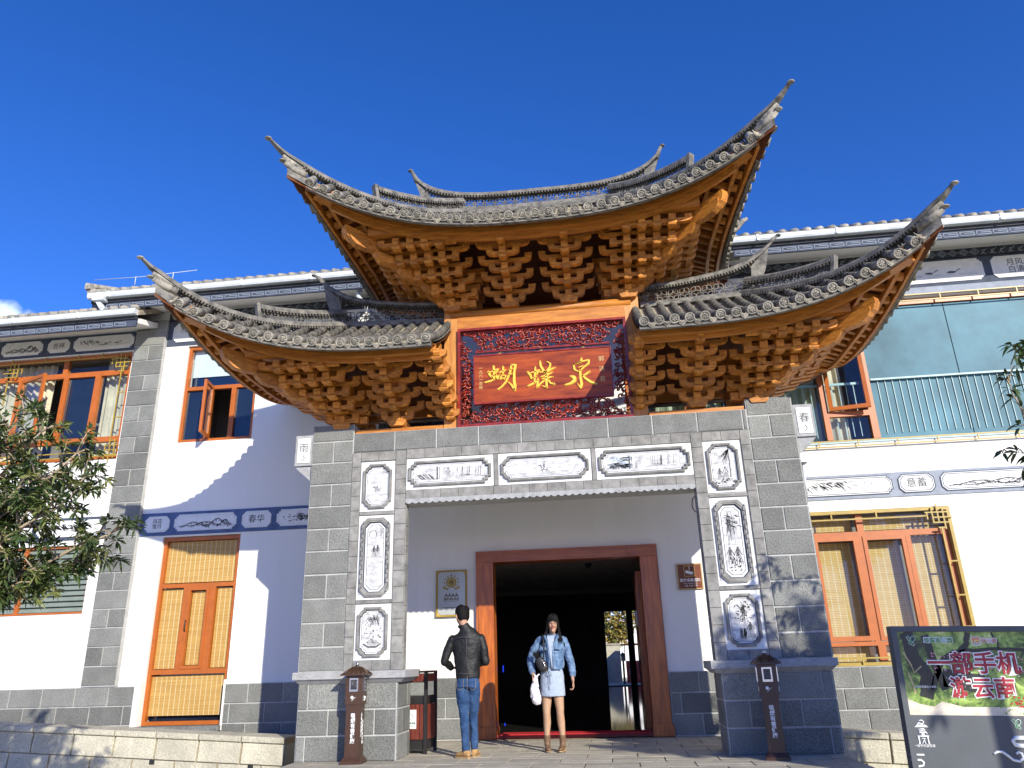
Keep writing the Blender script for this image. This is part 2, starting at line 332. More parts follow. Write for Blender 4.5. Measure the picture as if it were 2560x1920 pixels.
# dark room behind the upper windows
for x0,x1,z0,z1 in ((-12.6,-8.0,4.7,7),(-7.0,-5.4,4.9,7),(-3.4,-1.6,4.2,6.6),(1.2,3.35,4.2,6.6),(-12.6,-8.1,2,3.4),(3.4,12,4.2,6.9),(3.5,6.3,.8,3.3),(-7.1,-5.4,.2,3.4)):
    b=MB(); b.add([(x0,1.4,z0),(x1,1.4,z0),(x1,1.4,z1),(x0,1.4,z1),(x0,.29,z0),(x1,.29,z0),(x1,.29,z1),(x0,.29,z1)],[(0,1,2,3),(4,0,3,7),(1,5,6,2),(4,5,1,0),(3,2,6,7)])
    part('room_interior',b,MT['interior'],hall)

# --- windows
def bars(w,lst,m='orange',y0=.05,y1=.13,name='frame',one=False):
    """lst of (x0,x1,z0,z1)"""
    b=MB()
    for x0,x1,z0,z1 in lst: b.box(x0,x1,y0,y1,z0,z1)
    return part(name,b,MT[m],w)
def frame_rect(x0,x1,z0,z1,t): return [(x0,x1,z0,z0+t),(x0,x1,z1-t,z1),(x0,x0+t,z0+t,z1-t),(x1-t,x1,z0+t,z1-t)]
def pane(w,x0,x1,z0,z1,y=.10,m='glass'):
    b=MB(); b.box(x0,x1,y,y+.008,z0,z1); return part('pane',b,MT[m],w)
def curtain(w,x0,x1,z0,z1,y=.3,m='curtain',per=.16,amp=.035,name='curtain'):
    b=MB(); n=int((x1-x0)/per*10); vs=[];f=[]
    for i in range(n+1):
        x=x0+(x1-x0)*i/n; a=2*PI*(x-x0)/per+.8*math.sin(x*5); yy=y+amp*math.sin(a)+amp*.3*math.sin(2.3*a)
        vs+=[(x,yy*1.0,z0),(x,yy,z1)]
    f=[(2*i,2*i+2,2*i+3,2*i+1) for i in range(n)]
    b.add(vs,f,True); return part(name,b,MT[m],w)
def blindmat(name,colA,colB,strx,period,thread,slat):
    m=bpy.data.materials.new(name); m.use_nodes=True; t=m.node_tree; bs=t.nodes['Principled BSDF']; bs.inputs['Roughness'].default_value=.7
    g=N(t,'ShaderNodeNewGeometry'); sp=N(t,'ShaderNodeSeparateXYZ'); t.links.new(g.outputs['Position'],sp.inputs[0])
    n1=N(t,'ShaderNodeTexNoise'); n1.inputs['Scale'].default_value=1; n1.inputs['Detail'].default_value=4; mp=N(t,'ShaderNodeMapping'); mp.inputs['Scale'].default_value=(1.6,1,70); t.links.new(g.outputs['Position'],mp.inputs[0]); t.links.new(mp.outputs[0],n1.inputs['Vector'])
    mr=N(t,'ShaderNodeMapRange'); mr.inputs['From Min'].default_value=.35; mr.inputs['From Max'].default_value=.65; t.links.new(n1.outputs['Fac'],mr.inputs[0])
    mx=N(t,'ShaderNodeMix',data_type='RGBA'); mx.inputs['A'].default_value=(*colA,1); mx.inputs['B'].default_value=(*colB,1); t.links.new(mr.outputs[0],mx.inputs['Factor'])
    ml=N(t,'ShaderNodeMath',operation='MODULO'); ml.inputs[1].default_value=period; aa=N(t,'ShaderNodeMath',operation='ADD'); aa.inputs[1].default_value=100+strx; t.links.new(sp.outputs['X'],aa.inputs[0]); t.links.new(aa.outputs[0],ml.inputs[0])
    lt=N(t,'ShaderNodeMath',operation='LESS_THAN'); lt.inputs[1].default_value=.010; t.links.new(ml.outputs[0],lt.inputs[0])
    mx2=N(t,'ShaderNodeMix',data_type='RGBA'); t.links.new(lt.outputs[0],mx2.inputs['Factor']); t.links.new(mx.outputs['Result'],mx2.inputs['A']); mx2.inputs['B'].default_value=(*thread,1)
    ms=N(t,'ShaderNodeMath',operation='MODULO'); ms.inputs[1].default_value=slat; a2=N(t,'ShaderNodeMath',operation='ADD'); a2.inputs[1].default_value=100; t.links.new(sp.outputs['Z'],a2.inputs[0]); t.links.new(a2.outputs[0],ms.inputs[0])
    l2=N(t,'ShaderNodeMath',operation='LESS_THAN'); l2.inputs[1].default_value=slat*.22; t.links.new(ms.outputs[0],l2.inputs[0])
    mx3=N(t,'ShaderNodeMix',data_type='RGBA'); t.links.new(l2.outputs[0],mx3.inputs['Factor']); t.links.new(mx2.outputs['Result'],mx3.inputs['A']); mx3.inputs['B'].default_value=(*[c*.62 for c in colA],1)
    t.links.new(mx3.outputs['Result'],bs.inputs['Base Color']); return m
MT['blind']=blindmat('bamboo_blind',(.42,.24,.06),(.56,.35,.10),.02,.088,(.72,.60,.34),.016)
MT['blind2']=blindmat('pale_bamboo_blind',(.56,.33,.09),(.68,.44,.15),.03,.10,(.75,.62,.38),.026)
# 1 small upper left window with an open sash
w=sub('window',hall); w['label']='white walled window with one orange sash swung open'
x0,x1,z0,z1=-6.96,-5.53,5.04,6.95
bars(w,frame_rect(x0,x1,z0,z1,.055)+[(x0+.055,x1-.055,6.06,6.13),(-6.48,-6.40,5.095,6.06),(-6.02,-5.93,5.095,6.06)])
pane(w,x0+.05,-6.47,5.09,6.07,m='darkglass'); pane(w,-5.94,x1-.05,5.09,6.07,m='darkglass'); pane(w,x0+.05,x1-.05,6.12,6.9,.11)
b=MB(); b.box(x0+.06,x1-.06,.17,.175,6.36,6.95); part('roller_shade',b,MT['panelwhite'],w)
b=MB(); b.box(x0+.06,x1-.06,.20,.205,6.1,6.36); part('dark_backing',b,MT['darkglass'],w)
s=sub('open_sash',w,(-6.38,.05,0),(0,0,R(-78)))
b=MB()
for q in frame_rect(0,.42,5.10,6.10,.055): b.box(q[0],q[1],-.03,.02,q[2],q[3])
b2=MB(); b2.box(.05,.37,-.01,.0,5.15,6.05)
sash=part('sash_frame',b,MT['orange'],w,loc=(-6.38,.04,0),rot=(0,0,R(-80))); part('sash_pane',b2,MT['glass'],w,loc=(-6.38,.04,0),rot=(0,0,R(-80)))
bpy.data.objects.remove(s)
# 2 tall doorwindow with bamboo blinds
w=sub('window',hall); x0,x1,z0,z1=-6.96,-5.55,.28,3.30
bars(w,frame_rect(x0,x1,z0,z1,.06)+[(x0+.06,x1-.06,2.44,2.51),(x0+.06,x1-.06,1.05,1.13),(-6.50,-6.41,1.13,2.44),(-6.03,-5.92,1.13,2.44)])
bars(w,frame_rect(-6.41,-6.03,1.13,2.44,.05),y0=.035,y1=.1,name='casement')
b=MB(); b.tube([(-6.385,.03,1.72),(-6.385,.01,1.76),(-6.385,.01,1.86),(-6.385,.03,1.9)],.01,6); part('handle',b,MT['blackmetal'],w)
for q in ((x0+.06,x1-.06,2.53,3.23),(x0+.06,-6.52,1.14,2.42),(-6.36,-6.08,1.19,2.38),(-5.91,x1-.06,1.14,2.42),(x0+.06,x1-.06,.42,1.03)):
    b=MB(); b.box(q[0],q[1],.115,.12,q[2],q[3]); part('bamboo_blind',b,MT['blind'],w)
pane(w,x0+.05,x1-.05,.33,1.06,.20,'darkglass')
b=MB(); b.box(x0-.02,x1+.02,-.16,.05,.2,.275); part('sill',b,MT['granite2'],w)
b=MB(); b.box(x0-.12,x0-.002,-.078,.05,.2,.95); part('plaster_reveal',b,MT['plaster'],w); b=MB(); b.box(x1+.001,x1+.03,-.078,.05,.2,.95); part('plaster_reveal',b,MT['plaster'],w)
# 3 louvred lower left window
w=sub('window',hall); x0,x1,z0,z1=-12.6,-8.29,2.08,3.24
bars(w,frame_rect(x0,x1,z0,z1,.03)+[(-9.62,-9.54,2.11,3.21),(-11.2,-11.12,2.11,3.21)])
MT['louvre']=mat('green_grey_louvre',(.20,.235,.20),.5,.08,5,spec=.4)
slm=MB(); slm.add([(-.5,0,0),(.5,0,0),(.5,.06,.085),(-.5,.06,.085),(-.5,.008,-.006),(.5,.008,-.006),(.5,.068,.079),(-.5,.068,.079)],[(0,1,2,3),(7,6,5,4),(0,4,5,1),(3,2,6,7)]); sme=slm.mesh('louvre_slat',MT['louvre'])
for a,c in ((-9.54,-8.32),(-11.12,-9.62)):
    for i in range(12): link('louvre_slat',sme,w,loc=((a+c)/2,.06,2.12+.092*i),scale=(c-a-.01,1,1))
# 4 upper left window band with curtains
w=sub('window',hall); w['label']='curtained upstairs window with a casement pushed open'
x0,x1,z0,z1=-12.6,-8.11,4.82,6.94
bars(w,frame_rect(x0,x1,z0,z1,.06)+[(x0+.06,x1-.06,6.50,6.60),(x0+.06,x1-.06,5.16,5.26),(-9.55,-9.45,6.60,6.88),(-8.84,-8.72,5.26,6.50),(-9.50,-9.40,5.26,6.5),(-10.45,-10.36,5.26,6.5),(-11.6,-11.5,5.26,6.88)])
pane(w,-9.40,-8.84,5.26,6.5,m='darkglass'); 
for a,c,d,e in ((-8.72,-8.17,5.26,6.5),(-12.5,-10.45,5.26,6.5),(-9.45,-8.17,6.6,6.88),(-11.5,-9.55,6.6,6.88),(-10.3,-8.17,4.88,5.16)): pane(w,a,c,d,e)
curtain(w,-8.78,-8.15,4.85,6.92,y=.3); curtain(w,-12.5,-9.86,4.85,6.9,y=.3)
bb=MB()
for q in frame_rect(0,.80,5.27,6.5,.06): bb.box(q[0],q[1],-.025,.025,q[2],q[3])
part('casement',bb,MT['orange'],w,loc=(-10.36,.05,0),rot=(0,0,R(-24)))
bb=MB(); bb.box(.05,.75,-.005,.005,5.32,6.45); part('casement_pane',bb,MT['glass'],w,loc=(-10.36,.05,0),rot=(0,0,R(-24)))
# gold lattice bars
def lattice(w,segs,y=-.03,t=.018,name='metal_lattice'):
    b=MB()
    for (xa,za,xb,zb) in segs:
        if abs(xa-xb)>abs(za-zb): b.box(min(xa,xb)-t/2,max(xa,xb)+t/2,y-t/2,y+t/2,za-t/2,za+t/2)
        else: b.box(xa-t/2*.98,xa+t/2*.98,y-t/2*.96,y+t/2*.96,min(za,zb)-t/2,max(za,zb)+t/2)
    return part(name,b,MT['yellow'],w)
def corner_knot(cx,cz,sx,sz,s=.17):  # interlocked square fret at a corner
    return [(cx+sx*p[0]*s,cz+sz*p[1]*s,cx+sx*p[2]*s,cz+sz*p[3]*s) for p in ((0,-.3,0,1.6),(-.3,0,1.6,0),(.5,-.7,.5,1.0),(-.7,.5,1.0,.5),(1.0,-.4,1.0,1.0),(-.4,1.0,1.0,1.0),(1.5,0,1.5,.6),(0,1.5,.6,1.5))]
lattice(w,[(-12.6,6.84,-8.4,6.84),(-8.26,5.1,-8.26,6.6),(-12.6,4.86,-8.1,4.86),(-12.6,4.95,-8.7,4.95)]+corner_knot(-8.22,6.80,-1,-1)+corner_knot(-8.16,4.88,-1,1,.18)+[(x,6.84,x,6.93) for x in (-9.9,-9.2,-8.7,-10.6)]+corner_knot(-10.62,6.74,1,-1)+[(-8.26,z,-8.12,z) for z in (5.6,6.1)]+[(-10.62,6.0,-10.62,6.7)])
# 5 right upstairs glazing
w=sub('window',hall); w['label']='wide teal tinted upstairs glazing with thin balusters'
MT['teal']=mat('teal_tinted_glass',(.075,.185,.235),.5,.3,.5,spec=.2)
MT['tealbar']=mat('pale_teal_rail',(.34,.48,.47),.5,.05,5)
bars(w,[(4.49,4.58,4.37,6.81),(5.22,5.33,4.37,6.81),(4.58,5.22,4.77,4.86),(3.46,4.49,6.72,6.81),(5.33,12,6.72,6.81)]); bars(w,[(3.46,12,4.31,4.36)],m='tealbar',name='bottom_rail')
bb=MB(); bb.box(5.34,6.785,.09,.1,4.37,6.71); part('pane',bb,MT['teal'],w)
bb=MB(); bb.box(6.80,9.3,.09,.1,4.37,6.71); part('pane',bb,MT['teal'],w)
bb=MB(); bb.box(9.315,12,.09,.1,4.37,6.71); part('pane',bb,MT['teal'],w)
pane(w,4.58,5.22,4.38,4.77,.10); pane(w,3.46,4.49,4.37,6.72,.10)
curtain(w,3.5,4.48,4.37,6.7,y=.26,m='curtaing'); curtain(w,4.60,4.95,4.37,6.7,y=.3)
bs=MB()
for q in frame_rect(0,.64,4.86,6.55,.065): bs.box(q[0],q[1],-.03,.03,q[2],q[3])
part('casement',bs,MT['orange'],w,loc=(4.59,.03,0),rot=(R(0),0,R(-13)))
bs=MB(); bs.box(.06,.58,-.005,.005,4.92,6.5); part('casement_pane',bs,MT['glass'],w,loc=(4.59,.03,0),rot=(0,0,R(-13)))
bb=MB(); bb.box(3.46,5.2,.17,.2,5.36,5.40); bb.box(5.34,12,.03,.06,5.365,5.395); part('hand_rail',bb,MT['tealbar'],w)
bm_=MB(); bm_.box(-.0055,.0055,-.0055,.0055,4.45,5.37); bme=bm_.mesh('baluster',MT['tealbar'])
x=5.46
while x<9.5: link('baluster',bme,w,loc=(x,.079,0)); x+=.1187
x=3.55
while x<5.2: link('baluster',bme,w,loc=(x,.185,0)); x+=.1187
lattice(w,[(3.46,4.235,12,4.235),(3.46,4.325,12,4.325),(5.33,6.74,12,6.74),(5.33,6.845,12,6.845)]+[(4.31+.615*i,4.235,4.31+.615*i,4.325) for i in range(-1,12)]+[(6.1+.62*i,6.74,6.1+.62*i,6.85) for i in range(9)],y=-.05,t=.019)
# 6 right ground floor window
w=sub('window',hall); w['label']='ground floor window with bamboo blinds and mustard fretwork'
bars(w,frame_rect(3.62,6.09,.89,3.19,.05),m='yellow',y0=-.03,y1=.02,name='outer_frame')
bars(w,[(4.69,4.79,2.87,3.14),(3.67,6.04,2.78,2.87),(3.67,6.04,1.17,1.23),(4.68,4.79,.94,1.17),(5.39,5.46,1.23,2.78),(4.66,4.74,1.23,2.78),(5.96,6.04,1.23,2.78)])
bars(w,frame_rect(3.98,4.66,1.24,2.80,.07),y0=.03,y1=.1,name='casement'); bars(w,frame_rect(4.74,5.38,1.24,2.79,.06),y0=.035,y1=.1,name='casement')
for q in ((3.68,4.66,2.88,3.13),(4.80,6.0,2.88,3.13),(4.05,4.6,1.3,2.73),(4.80,5.32,1.3,2.73),(5.46,5.96,1.24,2.78),(3.68,4.68,.95,1.16),(4.8,6.0,.95,1.16)):
    bb=MB(); bb.box(q[0],q[1],.26,.265,q[2],q[3]); part('bamboo_blind',bb,MT['blind2'],w); pane(w,q[0],q[1],q[2],q[3],.11)
lattice(w,[(3.66,3.05,5.7,3.05),(5.91,.95,5.91,2.85),(3.66,1.0,6.0,1.0)]+corner_knot(5.97,3.1,-1,-1,.16)+[(x,3.05,x,3.14) for x in (4.3,4.98)]+[(5.91,z,6.04,z) for z in (2.35,1.85,1.4)]+[(4.4,.93,4.4,1.0),(5.2,.93,5.2,1.0)],y=-.05,t=.022)
# 7 dim upstairs windows behind the gate
for (x0,x1) in ((-3.3,-1.7),(1.25,3.3)):
    w=sub('window',hall); n=3 if x0<0 else 2; xs=[x0+(x1-x0)*i/n for i in range(n+1)]
    bars(w,frame_rect(x0+.01,x1-.01,4.36,6.49,.06)+[(x-.04,x+.04,4.42,6.43) for x in xs[1:-1]],m='orange' if x0>0 else 'blackmetal')
    for a,c in zip(xs[:-1],xs[1:]): pane(w,a+.05,c-.05,4.42,6.43)
    curtain(w,x0+(.1 if x0>0 else .05),x0+(x1-x0)*(.8 if x0>0 else .15),4.4,6.45,y=.3,m='curtaing' if x0>0 else 'curtain')
    bb=MB(); xx=x0+.1
    while xx<x1: bb.box(xx-.006,xx+.006,.15,.165,4.42,5.3); xx+=.12
    part('inner_railing',bb,MT['tealbar'] if x0>0 else MT['blackmetal'],w)
# --- painted friezes
def corner_poly(x0,x1,z0,z1,r,kind='bulge'):
    out=[]
    for cx,cz,sx,sz in ((x0,z0,-1,-1),(x1,z0,1,-1),(x1,z1,1,1),(x0,z1,-1,1)):
        if kind=='bulge':
            p=[(0,1),(.32,1)]+[(1-.68*math.cos(a),1-.68*math.sin(a)) for a in (R(15),R(45),R(75))]+[(1,.32),(1,0)]
        elif kind=='step': p=[(0,1),(.5,1),(.5,.5),(.5,.5),(1,.5),(1,.5),(1,0)]
        else: p=[(0,1),(.17,.83),(.33,.67),(.5,.5),(.67,.33),(.83,.17),(1,0)]
        q=[(cx-sx*a*r,cz-sz*b_*r) for a,b_ in p]
        if (sx*sz)<0: q=q[::-1]
        # q runs from the side edge to the top/bottom edge; order counterclockwise
        out.append(q)
    return out[0]+out[1]+out[2]+out[3]
def inset_poly(x0,x1,z0,z1,r,kind,d): return corner_poly(x0+d,x1-d,z0+d,z1-d,max(r-.3*d,.01),kind)
# --- ink paintings: thin brush strokes as flat print on a panel
def stroke(b,pts,w,y,taper=True):
    n=len(pts); L=[];Rr=[]
    for i,(px,pz) in enumerate(pts):
        a=pts[min(i+1,n-1)]; c=pts[max(i-1,0)]; dx,dz=a[0]-c[0],a[1]-c[1]; l=math.hypot(dx,dz) or 1; nx,nz=-dz/l,dx/l
        k=w*(.35+.65*math.sin(PI*(i+.6)/(n+.2))) if taper else w
        L.append((px+nx*k/2,y,pz+nz*k/2)); Rr.append((px-nx*k/2,y,pz-nz*k/2))
    b.add(L+Rr,[(i,n+i,n+i+1,i+1) for i in range(n-1)])
def wig(x0,z0,x1,z1,amp,n=6,rng=random):
    dx,dz=x1-x0,z1-z0; l=math.hypot(dx,dz) or 1
    return [(x0+dx*t/n+(-dz/l)*rng.uniform(-amp,amp)*(0<t<n),z0+dz*t/n+dx/l*rng.uniform(-amp,amp)*(0<t<n)) for t in range(n+1)]
def blot(b,x,z,rx,rz,y,n=9,rng=random):
    vs=[(x+rx*math.cos(2*PI*i/n)*rng.uniform(.65,1.1),y,z+rz*math.sin(2*PI*i/n)*rng.uniform(.65,1.1)) for i in range(n)]
    b.add(vs,[tuple(range(n))])
def figure(b,bg_,x,z,h,y,rng,dark=True):
    # robed figure: head, torso, gown folds
    blot(b,x,z+h*.90,h*.07,h*.08,y,8,rng); stroke(b,[(x,z+h*.84),(x-.02*h,z+h*.5)],h*.16 if dark else .02*h,y,False)
    for k in range(5): stroke(b,wig(x+(k-2)*.05*h,z+h*.55,x+(k-2)*.11*h,z,.01*h,4,rng),h*.022,y)
    stroke(b,wig(x-.08*h,z+h*.78,x-.22*h,z+h*.5,.02*h,4,rng),h*.04,y); stroke(b,wig(x+.08*h,z+h*.78,x+.2*h,z+h*.52,.02*h,4,rng),h*.04,y)
def ink(parent,kind,x0,x1,z0,z1,y,seed):
    rng=random.Random(seed); b=MB(); g=MB(); w,h=x1-x0,z1-z0; yi=y-.0015; yg=y-.0008
    T=lambda u,v:(x0+w*u,z0+h*v)
    def hatch(u0,u1,v0,v1,n,a=.02,tgt=None,th=.004):
        for _ in range(n):
            u=rng.uniform(u0,u1); v=rng.uniform(v0,v1); l=rng.uniform(.04,.16)
            p=T(u,v); q=T(min(u+l,.98),v+rng.uniform(-a,a)); stroke(tgt or g,wig(*p,*q,.003,4,rng),th,yg)
    if kind=='mountain':
        for (c,s,hh) in ((.28,.26,.45),(.72,.22,.85),(.5,.3,.5),(.86,.14,.6)):
            pts=[T(c+s*(t/8-1),.15+hh*.8*math.exp(-((t-8)/4.2)**2)*rng.uniform(.85,1.08)) for t in range(17)]; pts=[(min(max(p[0],x0+.01*w),x1-.01*w),p[1]) for p in pts]
            stroke(b,pts,.012,yi,False)
            for k in range(1,16):
                p=pts[k]; 
                for _ in range(3): stroke(b if rng.random()<.5 else g,wig(p[0],p[1],p[0]+rng.uniform(-.05,.05)*w,p[1]-rng.uniform(.1,.4)*h*hh,.006,4,rng),rng.uniform(.006,.016),yi if rng.random()<.5 else yg)
        for _ in range(22): u=rng.uniform(.05,.6); blot(b,*T(u,rng.uniform(.12,.3)),.012*w*rng.uniform(.5,1.3),.05*h,yi,7,rng)
        hatch(.1,.9,.06,.2,14)
    elif kind=='bamboo':
        for u in (.12,.17,.24,.3):
            stroke(b,wig(*T(u,.04),*T(u+.03,.97),.004,7,rng),.008 if u!=.24 else .014,yi,False)
        for _ in range(70):
            u=rng.uniform(.08,.7); v=rng.uniform(.5,.9) if u>.35 else rng.uniform(.35,.85); a=rng.uniform(-.9,.2); l=rng.uniform(.04,.09)*min(w,1.2)
            p=T(u,v); stroke(b,[p,(p[0]+l*.5*math.cos(a),p[1]+l*.5*math.sin(a)),(p[0]+l*math.cos(a),p[1]+l*math.sin(a)-.01)],.014,yi)
        cx,cz=T(.83,.62)
        g.ring([(cx+.17*h*math.cos(a)*2,cz+.17*h*math.sin(a)*2) for a in np.linspace(0,2*PI,20,False)],[(cx+.17*h*math.cos(a),cz+.17*h*math.sin(a)) for a in np.linspace(0,2*PI,20,False)],yg,yg+.0004)
        hatch(.45,.95,.08,.25,8)
    elif kind=='ducks':
        for u in (.55,.75):
            blot(b,*T(u,.42),.05*w,.08*h,yi,9,rng); stroke(b,[T(u+.04,.44),T(u+.07,.56),T(u+.09,.58)],.018,yi)
        hatch(.3,.95,.2,.36,26,th=.007); 
        for _ in range(26): u=rng.uniform(.04,.4); v=rng.uniform(.55,.92); p=T(u,v); stroke(b,[p,(p[0]+.05,p[1]-rng.uniform(.02,.07))],.011,yi)
    elif kind=='flowers':
        for _ in range(6):
            u=rng.uniform(.15,.9);v=rng.uniform(.4,.7); cx,cz=T(u,v)
            for k in range(9): a=2*PI*k/9; stroke(g,[(cx+.01*math.cos(a),cz+.01*math.sin(a)),(cx+.05*math.cos(a+.3),cz+.05*math.sin(a+.3)),(cx+.065*math.cos(a+.6),cz+.06*math.sin(a+.6))],.02,yg)
            blot(b,cx,cz,.014,.014,yi,7,rng)
        for _ in range(60): u=rng.uniform(.04,.96);v=rng.uniform(.15,.85); blot(b,*T(u,v),.018*rng.uniform(.5,1.4),.012*rng.uniform(.5,1.4),yi,6,rng)
        for _ in range(5): stroke(b,wig(*T(rng.uniform(0.02,.4),rng.uniform(.2,.6)),*T(rng.uniform(.5,.98),rng.uniform(.3,.8)),.02,7,rng),.008,yi)
    elif kind in('court','bluecourt'):
        if kind=='bluecourt':
            g2=MB()
            for _ in range(60): p=T(rng.uniform(.03,.27),rng.uniform(.15,.85)); stroke(g2,wig(*p,p[0]+.1*w,p[1],.006,4,rng),.012,yg)
            part('blue_wash',g2,MT['inkblue'],parent)
        px=.33 if kind=='court' else .32
        stroke(b,[T(px,.08),T(px,.9)],.02,yi,False); stroke(b,[T(px+.03,.12),T(px+.03,.88)],.006,yi,False)
        for k in range(8): stroke(g,[T(px+.08+.012*k,.35),T(px+.08+.012*k,.88)],.004,yg,False)
        for k in range(7): stroke(g,[T(px+.08,.36+.08*k),T(px+.17,.36+.08*k)],.004,yg,False)
        figure(b,g,T(.48,0)[0] if kind=='court' else T(.4,0)[0],z0+.08*h,h*(.75 if kind=='court' else .45),yi,rng,False)
        for _ in range(26): u=rng.uniform(.58,.95); stroke(g if rng.random()<.8 else b,wig(*T(u,.2),*T(u+.01,.85),.004,5,rng),rng.uniform(.004,.010),yg)
        hatch(.5,.97,.1,.35,26); hatch(.05,.3,.3,.8,18 if kind=='court' else 2)
        for _ in range(16): u=rng.uniform(.12,.3); stroke(b,wig(*T(u,.1),*T(u-.08,.45),.01,5,rng),.006,yi)
    elif kind=='rider':
        cx,cz=T(.5,.42); k=min(w*.9,h*1.5)*.5
        Q=lambda *a:[(cx+u*k,cz+v*k) for u,v in a]
        def ell(u,v,ru,rv,tgt=b): blot(tgt,cx+u*k,cz+v*k,ru*k,rv*k,yi,12,rng)
        ell(0,.0,.30,.12,g); stroke(b,Q((-.28,.02),(-.1,.11),(.1,.1),(.28,.06)),.012*k+.003,yi); stroke(b,Q((-.25,-.06),(0,-.12),(.25,-.05)),.012*k+.003,yi)
        for a in (((-.24,.02),(-.36,.2),(-.42,.26),(-.52,.2),(-.54,.14)),((-.2,.06),(-.3,.24),(-.38,.30)),((.28,.05),(.42,.1),(.55,.02)),((-.2,-.06),(-.3,-.2),(-.44,-.22)),((-.14,-.08),(-.2,-.28),(-.14,-.36)),((.2,-.04),(.3,-.22),(.42,-.3)),((.14,-.08),(.16,-.26),(.06,-.34))): stroke(b,Q(*a),.025*k+.003,yi)
        stroke(b,Q((-.02,.08),(-.04,.3),(.0,.36)),.12*k,yi); ell(-.02,.45,.055,.06); stroke(g,Q((.02,.34),(.16,.3),(.34,.34),(.5,.26)),.07*k,yg); stroke(b,Q((-.04,.28),(-.16,.2),(-.26,.22)),.03*k,yi); stroke(b,Q((-.0,.1),(-.08,-.02),(-.04,-.12)),.05*k,yi)
        for _ in range(16): p=T(rng.uniform(.04,.8),rng.uniform(.74,.95)); stroke(g,wig(*p,p[0]+rng.uniform(.06,.16)*w,p[1],.008,5,rng),.004,yg)
        hatch(.04,.9,.04,.2,26,th=.004)
    elif kind=='couple_moon':
        cx,cz=T(.32,.86)
        b.ring([(cx+.055*math.cos(a),cz+.055*math.sin(a)) for a in np.linspace(0,2*PI,18,False)],[(cx+.05*math.cos(a),cz+.05*math.sin(a)) for a in np.linspace(0,2*PI,18,False)],yi,yi+.0004)
        for _ in range(16): u=rng.uniform(.45,.95); stroke(g,wig(*T(u,.98),*T(u+rng.uniform(-.08,.04),rng.uniform(.7,.85)),.006,5,rng),.005,yg)
        figure(b,g,T(.42,0)[0],z0+.48*h,.17,yi,rng); figure(b,g,T(.68,0)[0],z0+.47*h,.19,yi,rng)
        hatch(.02,.8,.1,.46,70,th=.005)
    elif kind=='two_figures':
        for _ in range(46): u=rng.uniform(.25,.7); stroke(b if rng.random()<.2 else g,wig(*T(u,rng.uniform(.7,.96)),*T(u+rng.uniform(-.2,.2),rng.uniform(.42,.8)),.012,6,rng),rng.uniform(.003,.006),yi)
        figure(b,g,T(.25,0)[0],z0+.14*h,.23,yi,rng); figure(b,g,T(.72,0)[0],z0+.12*h,.25,yi,rng)
        for _ in range(34): blot(b,*T(rng.uniform(.15,.9),rng.uniform(.04,.26)),.012,.010,yi,6,rng)
        for _ in range(20): p=T(rng.uniform(.05,.9),rng.uniform(.72,.9)); stroke(b,wig(*p,p[0]+.05,p[1]-.02,.006,4,rng),.009,yi)
    elif kind=='boat':
        for _ in range(60): u=rng.uniform(.25,.75); stroke(b if rng.random()<.3 else g,wig(*T(u,rng.uniform(.8,.97)),*T(u+rng.uniform(-.2,.2),rng.uniform(.6,.85)),.012,5,rng),rng.uniform(.003,.008),yi)
        for _ in range(45): blot(b if rng.random()<.5 else g,*T(rng.uniform(.1,.9),rng.uniform(.22,.6)),.012,.009,yi,6,rng)
        stroke(b,[T(.08,.2),T(.3,.12),T(.7,.12),T(.92,.2)],.022,yi); hatch(.05,.85,.03,.12,12)
        for k in range(9): u=.3+.05*k; stroke(b,wig(*T(u,.16),*T(u+.02,.3),.004,4,rng),.006,yi)
    elif kind=='willow':
        for _ in range(30): u=rng.uniform(.3,.95); stroke(g if rng.random()<.6 else b,wig(*T(.8,.97),*T(u-.25,rng.uniform(.5,.85)),.012,6,rng),.005,yi)
        stroke(b,wig(*T(.8,.96),*T(.78,.2),.01,7,rng),.012,yi,False)
        figure(b,g,T(.3,0)[0],z0+.12*h,.17,yi,rng); figure(b,g,T(.56,0)[0],z0+.12*h,.19,yi,rng,False)
        for _ in range(30): blot(b,*T(rng.uniform(.05,.95),rng.uniform(.04,.16)),.014,.008,yi,6,rng)
    elif kind=='ladytree':
        for _ in range(50): u=rng.uniform(.2,.8); stroke(b if rng.random()<.35 else g,wig(*T(.6,rng.uniform(.5,.95)),*T(u,rng.uniform(.35,.95)),.014,5,rng),rng.uniform(.003,.008),yi)
        for _ in range(40): blot(b if rng.random()<.5 else g,*T(rng.uniform(.15,.9),rng.uniform(.45,.95)),.012,.010,yi,6,rng)
        figure(b,g,T(.78,0)[0],z0+.06*h,.2,yi,rng)
        for _ in range(30): u=rng.uniform(.3,.6); stroke(g,wig(*T(u,.05),*T(u+.03,.3),.006,5,rng),.007,yg)
    if b.v: part('ink_painting',b,MT['ink'],parent)
    if g.v: part('ink_wash',g,MT['inkgrey'],parent)
def framed(parent,x0,x1,z0,z1,y,kind,ptg,seed,r=.07,m='lineart',ground='paintpanel',bw=.012,txt=None,tsz=.12):
    """painted panel of a frieze: ground plate with a double outline and a picture"""
    po=corner_poly(x0,x1,z0,z1,r,kind); b=MB(); b.prism(po,y,y+.012); p=part('painted_panel',b,MT[ground],parent)
    b=MB(); b.ring(po,inset_poly(x0,x1,z0,z1,r,kind,bw),y-.003,y); 
    b.ring(inset_poly(x0,x1,z0,z1,r,kind,bw*2.2),inset_poly(x0,x1,z0,z1,r,kind,bw*3.0),y-.002,y); part('border',b,MT[m],p)
    if ptg: ink(p,ptg,x0+.07,x1-.07,z0+.05,z1-.05,y,seed)
    if txt: text(txt,tsz,MT['ink'],p,(x0+x1)/2,(z0+z1)/2,y-.002,line=1.0)
    return p
YF=-.03
